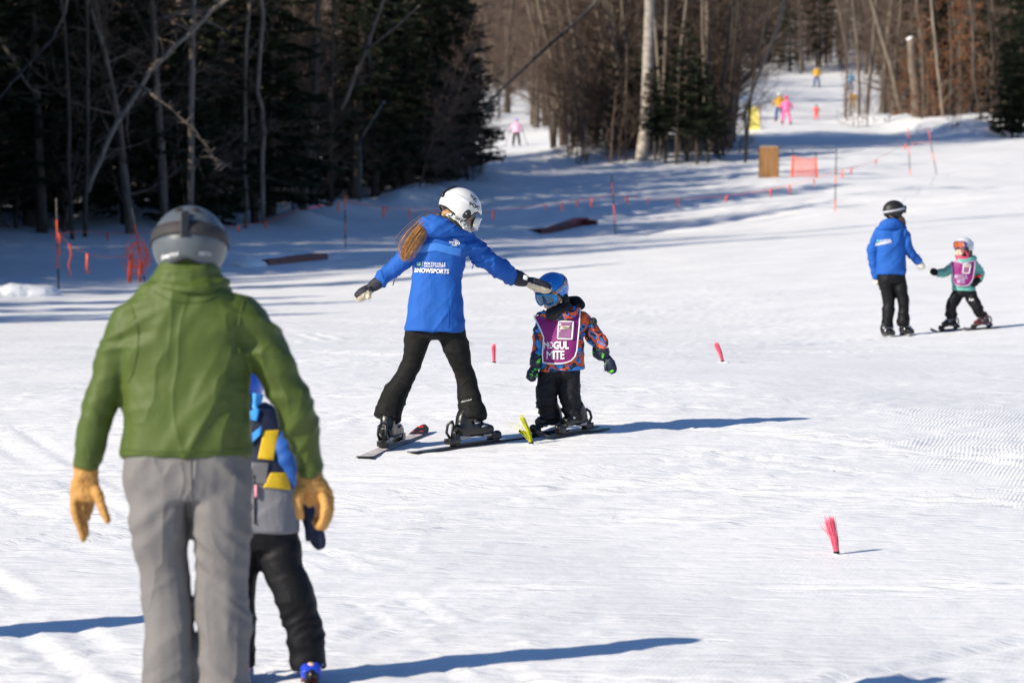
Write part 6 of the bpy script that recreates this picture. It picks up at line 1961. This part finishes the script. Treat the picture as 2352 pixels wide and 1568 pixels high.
# ------------------------------------------------------------------ small things on the slope
def brush(u, d, h, mats, label, lean, n=90, spread=.05, stray=.15):
    """plastic bristle marker stuck in the snow"""
    r_ = random.Random(int(u))
    b0 = on_ground(u / 2.296875, d); b0.z = gzr(b0.x, b0.y)
    e = empty('brush_marker', b0)
    mb = MB()
    for i in range(n):
        a = r_.random() * 6.283; q = math.sqrt(r_.random())
        s0 = b0 + Vector((math.cos(a) * .012 * q, math.sin(a) * .012 * q, .0))
        l = h * r_.uniform(.82, 1.02)
        sp = Vector((math.cos(a) * spread * q, math.sin(a) * spread * q, 0))
        if r_.random() < stray: sp += Vector((lean[0] * 2.0 * r_.random(), 0, -.03))
        p1 = s0 + Vector((lean[0] * .35, lean[1] * .3, l * .5)) + sp * .4
        p2 = s0 + Vector((lean[0] * 1.0, lean[1], l)) + sp
        mb.tube([s0, p1, p2], [.0018, .0016, .0012], 3, cap=False)
    tag(mb.build('bristles', mats, e), kind='stuff')
    cl = MB(); cl.tube([b0 - Vector((0, 0, .03)), b0 + Vector((lean[0] * .05, 0, .015))], .016, 10); cl.build('collar', BLACKP, e)
    sn = MB()
    for i in range(16):
        a = r_.random() * 6.283; q = r_.random()
        sn.ellipsoid(b0 + Vector((math.cos(a) * .06 * q, math.sin(a) * .06 * q, -.006)), (r_.uniform(.012, .03), r_.uniform(.012, .03), r_.uniform(.006, .014)), nu=8, nv=6)
    o = cloth('snow_collar', melt(sn, .008, 2), SNOW, e)
    return tag(e, label, 'marker', 'bristle markers')


LIME = pmat('lime_bristle', (.68, .68, .02), .45, .1, 40)
CORAL = pmat('coral_bristle', (.95, .15, .24), .45, .12, 40)
brush(1221, 24.02, .185, LIME, 'lime yellow bristle marker in front of the child on skis', (-.06, .0), 60, .006, .10)
brush(1922, 19.35, .19, CORAL, 'coral bristle marker alone in the foreground snow on the right', (-.035, 0), 120, .018, .1)
brush(1135, 32.6, .165, CORAL, 'coral bristle marker between the instructor and the child', (-.004, 0), 100, .008, 0)
brush(1660, 33.0, .17, CORAL, 'coral bristle marker in the open snow right of the child', (-.055, 0), 100, .008, 0)

OR = pmat('orange_paint', (.85, .10, .03), .5, .1, 30)
ORF = pmat('orange_flag_tape', (.90, .12, .04), .5, .1, 30)
PB = pmat('black_pole', (.02, .02, .022), .4, .2, 20)
BAM = pmat('grey_bamboo', (.22, .19, .15), .6, .2, 20)


def pole(top, bot, d, bands, label, r=.016):
    a = Q(bot[0], bot[1], d); t = Q(top[0], top[1], d)
    zg = gz(a.x, a.y)
    ax = (t - a).normalized()
    a2 = a + ax * ((zg - .3 - a.z) / max(.3, ax.z))
    e = empty('fence_pole', Vector((a.x, a.y, zg)))
    L_ = (t - a).length
    for k, (f0, f1, mt) in enumerate(bands):
        p0 = a + ax * (L_ * f0) if f0 > 0 else a2
        MB().tube([p0, a + ax * (L_ * f1)], r if mt is not BAM else r * .8, 8).build('pole_section', mt, e)
    tag(e, label, 'pole', 'rope fence poles')
    return a, t


pole((129, 455), (135, 677), 72, ((0, .04, OR), (.04, .27, PB), (.27, .50, OR), (.50, .55, PB), (.55, .78, OR), (.78, 1, BAM)), 'orange and black fence pole at the far left before the dark wood')
pole((303, 478), (333, 650), 78, ((0, .10, PB), (.10, .78, OR), (.78, 1, BAM)), 'leaning orange fence pole wound with a tangle of orange rope')
pole((793, 446), (793, 592), 97, ((0, .38, PB), (.38, .55, OR), (.55, .75, PB), (.75, 1, OR)), 'orange and black fence pole left of the white helmet')
pole((1405, 402), (1414, 541), 110, ((0, .2, PB), (.2, .52, OR), (.52, .68, PB), (.68, .88, OR), (.88, 1, PB)), 'orange and black fence pole behind the child, in mid picture')
pole((1921, 340), (1918, 492), 110, ((0, .22, OR), (.22, .45, PB), (.45, .6, OR), (.6, 1, PB)), 'orange and black fence pole left of the black-helmeted instructor')
pole((2086, 292), (2090, 398), 140, ((0, .1, OR), (.1, .4, PB), (.4, .6, OR), (.6, .75, PB), (.75, 1, OR)), 'upright far fence pole, left one of the pair at upper right')
pole((2132, 296), (2152, 404), 140, ((0, .3, PB), (.3, .5, OR), (.5, .7, PB), (.7, 1, OR)), 'leaning far fence pole, right one of the pair at upper right')


def flag_rope(pts, flags, label, r=.0055, fl=.24):
    """thin rope through (u, v, d) points with tape streamers tied on"""
    P_ = [Q(*p) for p in pts]
    out = []
    for i in range(len(P_) - 1):
        a, b_, c, d = P_[max(i - 1, 0)], P_[i], P_[i + 1], P_[min(i + 2, len(P_) - 1)]
        for k in range(8): out.append(catmull(a, b_, c, d, k / 8))
    out.append(P_[-1])
    e = empty('flag_rope', (P_[0].x, P_[0].y, gz(P_[0].x, P_[0].y)))
    MB().tube(out, r, 5).build('rope', ORF, e)
    us = [(p.x / p.y * F + 512) * 2.296875 for p in out]
    for u in flags:
        k = min(range(len(out)), key=lambda i: abs(us[i] - u))
        p = out[k]
        w = .016 * p.y / 90 + .008
        L2 = fl * PL.uniform(.7, 1.2)
        tw = PL.gauss(0, .4)
        f_ = MB()
        prof = [(0, 0), (.3, .012), (.65, -.01), (1, .02)]
        vs_ = []
        for t, o_ in prof:
            c = p + Vector((o_ + PL.gauss(0, .01), PL.gauss(0, .01), -t * L2))
            sx = Vector((math.cos(tw + t), math.sin(tw + t), 0)) * w
            vs_ += [c - sx, c + sx]
        f_.add(vs_, [(0, 1, 3, 2), (2, 3, 5, 4), (4, 5, 7, 6)])
        o = f_.build('flag', ORF, e)
        md = o.modifiers.new('t', 'SOLIDIFY'); md.thickness = .004
    return tag(e, label, 'rope', 'flagged ropes')


flag_rope([(131, 530, 72), (160, 560, 73), (205, 583, 75), (255, 590, 77), (312, 585, 78)], (136, 162, 199, 300), 'orange flagged rope sagging between the two leftmost poles', fl=.55)
flag_rope([(132, 535, 73), (200, 532, 85), (247, 536, 95), (330, 535, 97), (420, 530, 98), (510, 522, 100), (610, 508, 102), (700, 480, 102), (793, 462, 97)], (247, 360, 510, 548, 608, 770), 'long orange flagged rope along the shaded foot of the left wood')
flag_rope([(793, 462, 97), (880, 474, 99), (940, 480, 101), (1050, 486, 105), (1133, 484, 107), (1290, 464, 109), (1406, 447, 110)], (876, 890, 937, 1133, 1250, 1293, 1323, 1362), 'orange flagged rope passing behind the white-helmeted instructor')
flag_rope([(1407, 446, 110), (1520, 457, 111), (1668, 449, 112), (1770, 434, 112), (1880, 408, 111), (1920, 392, 110)], (1437, 1484, 1560, 1668, 1770, 1812, 1868), 'orange flagged rope running right from the mid picture pole')
flag_rope([(1920, 392, 110), (2000, 372, 120), (2087, 328, 140), (2136, 330, 140)], (1935, 1960, 2010, 2080, 2100), 'orange flagged rope rising to the pair of far poles', fl=.2)
# tangle of rope hung on the leaning pole
ck = Q(318, 585, 77.9)
e = empty('rope_tangle', (ck.x, ck.y, gz(ck.x, ck.y)))
for k in range(12):
    rr_ = PL.uniform(.10, .24); cx = ck + Vector((PL.gauss(0, .07), -.05 + PL.gauss(0, .04), PL.gauss(-.03, .10)))
    a0 = PL.random() * 6; ti = PL.gauss(0, .5)
    pts = [cx + Vector((math.cos(t) * rr_, math.sin(t) * rr_ * .3 * ti, math.sin(t) * rr_ * 1.25)) for t in np.linspace(a0, a0 + 6.1, 16)]
    MB().tube(pts, .007, 5).build('rope_loop', ORF, e)
for dx_ in (-.17, .04):
    MB().tube([ck + Vector((dx_, -.06, -.1)), ck + Vector((dx_ - .02, -.06, -.45)), ck + Vector((dx_ + .02, -.06, -.85 if dx_ < 0 else -.6))], [.03, .035, .02], 6, flat=.3).build('rope_end', ORF, e)
tag(e, 'bundle of tangled orange rope hanging on the leaning pole', 'rope')

# terrain boxes, rusty red
RUST = pmat('rusty_red_steel', (.14, .018, .016), .5, .4, 5, .1, 30)
RUST2 = pmat('red_box_end', (.34, .03, .03), .5, .2, 5)


def jib(pts, w, h, label, cap_snow):
    """long low box for sliding: side plates and a top deck following the points"""
    P_ = [Vector(p) for p in pts]
    e = empty('slide_box', P_[0])
    for k, (a, b_) in enumerate(zip(P_, P_[1:])):
        f = (b_ - a).normalized(); r_ = f.cross(Vector((0, 0, 1))).normalized()
        for nm, x0, x1, z0, z1, mt in (('side_panel', -w / 2, -w / 2 + .03, -.25, h - .022, RUST2 if k == 0 and len(P_) > 2 else RUST), ('side_panel', w / 2 - .03, w / 2, -.25, h - .022, RUST), ('deck', -w / 2 - .01, w / 2 + .01, h - .02, h, RUST)):
            vs_ = []
            for q in (a, b_):
                for x in (x0, x1):
                    for z in (z0, z1): vs_.append(q + r_ * x + Vector((0, 0, z)))
            MB().add(vs_, [(0, 1, 3, 2), (4, 6, 7, 5), (0, 4, 5, 1), (2, 3, 7, 6), (0, 2, 6, 4), (1, 5, 7, 3)]).build(nm, mt, e, smooth=False)
    sn = MB()
    for c, rr_ in cap_snow: sn.ellipsoid(c, rr_, nu=14, nv=8)
    cloth('drifted_snow', creases(melt(sn, .05, 3), [(cap_snow[0][0], Vector(cap_snow[-1][0]) + Vector((.1, 0, 0)), .03, 2, 0)], 3, .02, 3), SNOW, e)
    return tag(e, label, 'slide box', 'rusty slide boxes')


a = on_ground(597 / 2.297, 86.5); b_ = on_ground(735 / 2.297, 89.5)
jib([a + Vector((0, 0, .02)), b_ + Vector((0, 0, .04))], .40, .11, 'low straight rusty red slide box on the snow beside the green jacket', [(a + Vector((-.2, -.1, .0)), (.40, .6, .16))] + [(a.lerp(b_, t) + Vector((-.35, .25, .0)), (.40, .6, .2)) for t in (0, .17, .34, .5, .67, .84, 1)] + [(b_ + Vector((.2, .5, -.03)), (.7, .5, .16)), (b_ + Vector((.8, .5, -.05)), (.7, .5, .14))])
a = on_ground(1228 / 2.297, 112.5); b_ = on_ground(1272 / 2.297, 113.3); c = on_ground(1335 / 2.297, 114.6); d = on_ground(1364 / 2.297, 114.4)
jib([a + Vector((0, 0, .0)), b_ + Vector((0, 0, .02)), c + Vector((0, 0, .20)), d + Vector((0, 0, .12))], .50, .09, 'kinked rusty red slide box lying in mid picture', [(a + Vector((-.3, .3, -.08)), (.6, .5, .16)), (b_ + Vector((-.2, .5, -.08)), (.8, .4, .18)), (c + Vector((-.6, .5, -.08)), (.9, .4, .2)), (d + Vector((-.3, .5, -.08)), (.9, .4, .2)), (d + Vector((.5, .3, -.06)), (.8, .4, .18))])

# ploughed block of snow at the left edge
sn = MB()
for k in range(26):
    q = on_ground(-44 + 90 * k / 25, 69 + PL.gauss(0, .08)); sn.ellipsoid(q + Vector((0, 0, .04)), (.30, .35, .15 * PL.uniform(.9, 1.1)), nu=10, nv=7)
o = cloth('snow_pile', creases(melt(sn, .05, 2), [(on_ground(-40, 69), on_ground(46, 69), .03, 3, 0)], 3, .03, 3), SNOW, None)
tag(o, 'low sunlit ridge of heaped snow at the left edge', 'snow pile')

# wooden board and orange net
WOOD = bark_mat('varnished_board', (.19, .09, .034), (.32, .17, .07), 14, .8, .1)
c = Q(1766, 372, 135)
e = empty('wooden_board', (c.x, c.y, gz(c.x, c.y)))
W_b, H_b = 43 / 2.297 * 135 / F, 70 / 2.297 * 135 / F
zb = gz(c.x, c.y)
n_ = 3
for k in range(n_):
    MB().box((c.x - W_b / 2 + W_b * (k + .5) / n_, c.y, zb + H_b / 2), (W_b / n_ - .006, .03, H_b)).build('plank', WOOD, e, smooth=False, bevel=.003)
for k in (-1, 1): MB().box((c.x + k * (W_b / 2 + .012), c.y + .03, zb + H_b / 2 - .02), (.03, .09, H_b + .02)).build('post', pmat('dark_board_edge', (.09, .055, .03), .7), e, smooth=False)
MB().box((c.x, c.y + .02, zb + H_b + .02), (W_b * .95, .06, .03)).build('cap', pmat('pale_board_cap', (.45, .38, .28), .7), e, smooth=False)
tag(e, 'upright brown wooden board standing on the snow beside the orange net', 'board')
a, b_ = Q(1817, 404, 135), Q(1878, 404, 135)
ta, tb = Q(1821, 357, 135), Q(1874, 362, 135)
e = empty('safety_net', (a.x, a.y, gz(a.x, a.y)))
nt_ = MB()
for i in range(15):
    f = i / 14
    nt_.tube([a.lerp(b_, f), ta.lerp(tb, f) + Vector((0, 0, -.12 * math.sin(math.pi * f) * .5))], .010, 4)
for j in range(13):
    f = j / 12
    nt_.tube([a.lerp(ta, f).lerp(b_.lerp(tb, f), q) + Vector((0, 0, -.06 * f * math.sin(math.pi * q))) for q in (0, .25, .5, .75, 1)], .010, 4)
tag(nt_.build('netting', pmat('orange_net', (.90, .22, .15), .6), e), kind='stuff')
for p0, p1 in ((a, ta), (b_, tb)):
    MB().tube([p0 + Vector((0, .01, -.3)), p1], .03, 6).build('net_edge', ORF, e); MB().tube([p1 + Vector((0, .03, -.9)), p1 + Vector((0, .03, .22))], .018, 6).build('post', PB, e)
tag(e, 'small orange net panel between two posts right of the wooden board', 'net')

# yellow sign on the far trail
c = Q(1731, 272, 170)
e = empty('yellow_sign', (c.x, c.y, gz(c.x, c.y)))
rt = Matrix.Rotation(R(-5), 3, 'Y')
hh = 52 / 2.297 * 170 / F
MB().box((c.x, c.y, c.z), (25 / 2.297 * 170 / F, .05, hh), rt).build('panel', pmat('pale_yellow_banner', (.85, .72, .18), .6, .08, 3), e, smooth=False)
for k in (-1, 1): MB().tube([(c.x + k * .25, c.y + .06, gz(c.x, c.y) - .3), (c.x + k * .25 + .05, c.y + .06, c.z + hh * .62)], .02, 6).build('post', OR, e)
tag(e, 'pale yellow banner standing on the far trail', 'sign')

# snow guns: thin lances reaching over the trail, and a black mast with a drooping hose
GUN = pmat('shaded_galvanised_pipe', (.10, .11, .12), .4, .2, 8, metal=.4)  # pipes are paler themselves; the wood's shade is put into this dark tone
def lance(foot, knee, tip, d, label, mat, r=.045):
    f_ = Q(foot[0], foot[1], d); f_.z = gz(f_.x, f_.y) - .3
    e = empty('snow_lance', (f_.x, f_.y, gz(f_.x, f_.y)))
    MB().tube([f_, Q(knee[0], knee[1], d)], r, 8).build('mast', mat, e)
    MB().tube([Q(knee[0] - 6, knee[1] + 14, d - .1), Q(tip[0], tip[1], d - .6)], [r * .8, r * .5], 8).build('boom', mat, e)
    MB().ellipsoid(Q(tip[0], tip[1], d - .6), (r * 1.5, r * 1.5, r * 1.5)).build('nozzle', mat, e)
    mb = MB(); mb.tube([Q(knee[0] - 6, knee[1] + 16, d - .12), Q(knee[0] - 5, knee[1] + 30, d - .1), Q(foot[0] + 4, knee[1] + 60, d), f_], .03, 6); mb.build('hose', PB, e)
    return tag(e, label, 'snow gun', 'snowmaking lances')
lance((826, 420), (828, 318), (880, 235), 122, 'grey snowmaking lance in the dark wood left of the white helmet', GUN)
lance((1072, 390), (1070, 312), (1130, 235), 138, 'grey snowmaking lance in the dark wood above the white helmet', GUN)
m0 = Q(1712, 362, 150); m0.z = gz(m0.x, m0.y)
e = empty('snow_mast', m0)
MB().tube([m0 - Vector((0, 0, .3)), Q(1712, 240, 150)], .055, 8).build('mast', PB, e)
MB().tube([Q(*p) for p in ((1708, 268, 149.6), (1722, 225, 149.5), (1745, 165, 149.2), (1770, 105, 149), (1790, 50, 148.8), (1803, -10, 148.6), (1806, -60, 148.5))], [.05, .05, .055, .06, .065, .065, .06], 8).build('boom', PB, e)
for v in (244, 272): MB().box(Q(1712 - (4 if v > 250 else -4), v, 149.9), (.16, .12, .14)).build('clamp', PB, e, smooth=False, bevel=.01)
tag(e, 'black mast with long curved black boom right of the spruce clump', 'snow gun')
e = empty('snow_boom', Q(1195, 165, 154))
MB().tube([Q(*p) for p in ((1090, 265, 155), (1195, 165, 154), (1265, 100, 153), (1335, 40, 152), (1400, -30, 151))], [.05, .06, .06, .055, .05], 8).build('boom', PB, e)
m1 = Q(1090, 265, 155)
MB().tube([Vector((m1.x, m1.y, gz(m1.x, m1.y) - .3)), m1], .06, 8).build('mast', PB, e)
tag(e, 'dark diagonal boom crossing the trees above the pink-jacketed skier', 'snow gun')
e = empty('snow_boom', Q(-10, 235, 80))
MB().tube([Q(*p) for p in ((-60, 290, 80), (0, 222, 80), (60, 150, 79.5), (120, 90, 79), (150, 30, 78.5), (160, -40, 78))], [.03, .03, .03, .03, .028, .025], 8).build('boom', PB, e)
m1 = Q(-60, 290, 80)
MB().tube([Vector((m1.x, m1.y, gz(m1.x, m1.y) - .3)), m1], .04, 8).build('mast', PB, e)
tag(e, 'thin dark boom rising through the top left corner', 'snow gun')

# ------------------------------------------------------------------ far skiers
def far_person(u, vf, d, h, jm_, tm_, hm_, label, face=-1, poles=False, stance=.10, arms=.16, skis=True):
    """whole small figure h metres tall with its feet at print point (u, vf)"""
    g = on_ground(u / 2.296875, d)
    k = h / 1.7
    def p(x, y, z): return g + Vector((x * k, y * k * -face, z * k))
    J = dict(pelvis=p(0, 0, .92), chest=p(0, .02, 1.28), neck=p(0, .03, 1.45), head=p(0, .04, 1.52))
    for sd, sx in (('l', -1), ('r', 1)):
        J['sh_' + sd] = p(sx * .17, .02, 1.38); J['el_' + sd] = p(sx * (.17 + arms), .08, 1.14); J['wr_' + sd] = p(sx * (.17 + arms * 1.2), .24, 1.0)
        J['hip_' + sd] = p(sx * .10, 0, .88); J['kn_' + sd] = p(sx * (.10 + stance * .6), .08, .50); J['an_' + sd] = p(sx * (.10 + stance), 0, .14); J['to_' + sd] = p(sx * (.10 + stance), .05, .10)
    hr_ = frame3((0.15, -face, -.1))
    root = body_root(None, 'person', J, p(0, .05, 1.60), hr_, k, k=k, voxel=.022)
    tag(root, label, 'person', 'far skiers')
    mb = MB()
    loft(mb, [(p(0, .03, 1.48), .07 * k, .07 * k), (p(0, .02, 1.40), .18 * k, .11 * k), (p(0, .02, 1.2), .20 * k, .14 * k), (p(0, 0, .86), .20 * k, .15 * k)], n=16)
    for sd in ('l', 'r'):
        loft(mb, [(J['sh_' + sd], .075 * k, .075 * k), (J['el_' + sd], .065 * k, .065 * k), (J['wr_' + sd], .05 * k, .05 * k)], n=12)
    cloth('jacket', creases(melt(mb, .02, 2), [(p(0, 0, 1.4), p(0, 0, .86), .015, 8, .4)], 3, .008, 7), jm_, root)
    mb = MB()
    loft(mb, [(p(0, 0, .98), .17 * k, .13 * k), (p(0, 0, .84), .18 * k, .13 * k)], n=16)
    for sd in ('l', 'r'):
        loft(mb, [(J['hip_' + sd], .10 * k, .10 * k), (J['kn_' + sd], .085 * k, .085 * k), (J['an_' + sd] + Vector((0, 0, -.02)), .085 * k, .085 * k)], n=12)
    cloth('trousers', creases(melt(mb, .02, 2), [(J['hip_l'], J['an_l'], .012, 9, .3), (J['hip_r'], J['an_r'], .012, 9, .3)], 3, .006, 7), tm_, root)
    helmet(p(0, .05, 1.64), hr_, k, root, hm_)
    for sd, sx in (('l', -1), ('r', 1)):
        mb = MB(); mitten(mb, J['wr_' + sd], J['wr_' + sd] + Vector((0, .10 * k * -face, -.06 * k)), J['wr_' + sd] + Vector((sx * -.05 * k, .05 * k * -face, -.04 * k)), .05 * k, .04 * k, (1, 0, 0)); cloth('mitten', melt(mb, .015, 2), BLACKR, root)
        a = J['an_' + sd] + Vector((0, .10 * k * face, 0)); b_ = J['an_' + sd] + Vector((0, -.17 * k * face, 0))
        a.z = gz(a.x, a.y) + .03; b_.z = gz(b_.x, b_.y) + .03
        mb = MB(); loft(mb, [(a + Vector((0, 0, .05)), .05 * k, .05 * k), (b_ + Vector((0, 0, .04)), .05 * k, .04 * k)], n=12); loft(mb, [(a.lerp(b_, .3) + Vector((0, 0, .04)), .055 * k, .06 * k), (a.lerp(b_, .3) + Vector((0, 0, .22 * k)), .06 * k, .065 * k)], n=12)
        cloth('ski_boot', melt(mb, .02, 1), BLACKP, root)
        if skis:
            f = (b_ - a).normalized()
            ta = a - f * .35 * k; ti = b_ + f * .45 * k
            ta.z = gz(ta.x, ta.y) + .02; ti.z = gz(ti.x, ti.y) + .02
            ski('ski', ta, ti, .10 * k + .02, BK, s=k, label=('left' if sx < 0 else 'right') + ' ski of the ' + ' '.join(label.split()[:11]), group='skis of the far skiers')
        if poles:
            w = J['wr_' + sd]; t_ = w + Vector((sx * .35 * k, .35 * k * face * .6, 0)); t_.z = gz(t_.x, t_.y)
            pe = empty('ski_pole', t_); MB().tube([t_, w + Vector((0, 0, .06))], .012, 6).build('shaft', PB, pe); MB().tube([t_ + Vector((0, 0, .05)), t_ + Vector((0, 0, .065))], .05, 10).build('basket', BLACKP, pe); MB().tube([w + Vector((0, 0, -.03)), w + Vector((0, 0, .09))], .018, 6).build('grip', BLACKR, pe)
            tag(pe, ('left' if sx < 0 else 'right') + ' hand pole of the ' + ' '.join(label.split()[:8]), 'ski pole', 'ski poles of far skiers')
    return root


PKJ = fabric('pale_pink_cloth', (.85, .45, .62), .6); LIL = pmat('lilac_shell', (.42, .34, .72), .4)
HOT = fabric('hot_pink_cloth', (.92, .16, .38), .6); COR = fabric('coral_red_cloth', (.85, .10, .08), .6)
MUS = fabric('mustard_cloth', (.55, .30, .02), .6); DNM = fabric('denim_blue_cloth', (.03, .09, .22), .6); SKYJ = fabric('sky_blue_cloth', (.06, .28, .50), .6)
far_person(1186, 335, 175, 1.22, PKJ, BLACK_SHELL, LIL, 'skier in pale pink jacket and lilac helmet on the left trail', poles=True)
far_person(1806, 284, 178, 1.28, HOT, HOT, pmat('hot_pink_shell', (.80, .03, .20), .4), 'skier all in hot pink beside the yellow banner', stance=.16)
far_person(1790, 276, 184, 1.38, MUS, DNM, WHITEP, 'skier in mustard jacket right behind the pink one')
far_person(1875, 262, 196, .78, COR, COR, BLACKP, 'tiny skier in coral red low on the far trail')
far_person(1876, 195, 318, 1.75, MUS, DNM, BLACKP, 'standing adult in mustard jacket at the top of the far trail')
far_person(1954, 205, 310, 1.5, SKYJ, DNM, SKYF, 'skier in sky blue jacket at the top of the far trail behind thin trunks')
far_person(1958, 225, 240, 1.2, MUS, MUS, WHITEP, 'crouched skier in mustard behind the thin trunks of the far trail')

# ------------------------------------------------------------------ bystander left of the frame whose shadow falls into it
g0 = Vector((-3.6, 15.7, 0)); 
src = ins
def copy_tree(o, parent=None):
    c_ = o.copy(); COL.objects.link(c_); c_.parent = parent
    for ch_ in o.children: copy_tree(ch_, c_)
    return c_
by = copy_tree(ri)
off_ = g0 - Vector((fr2.p(2048, 700).x, 45.0, 0)); off_.z = gz(g0.x, g0.y) - gz(fr2.p(2048, 700).x, 45.0)
by.location = off_
tag(by, 'bystander in blue jacket outside the left edge, seen only by the shadow', 'person')
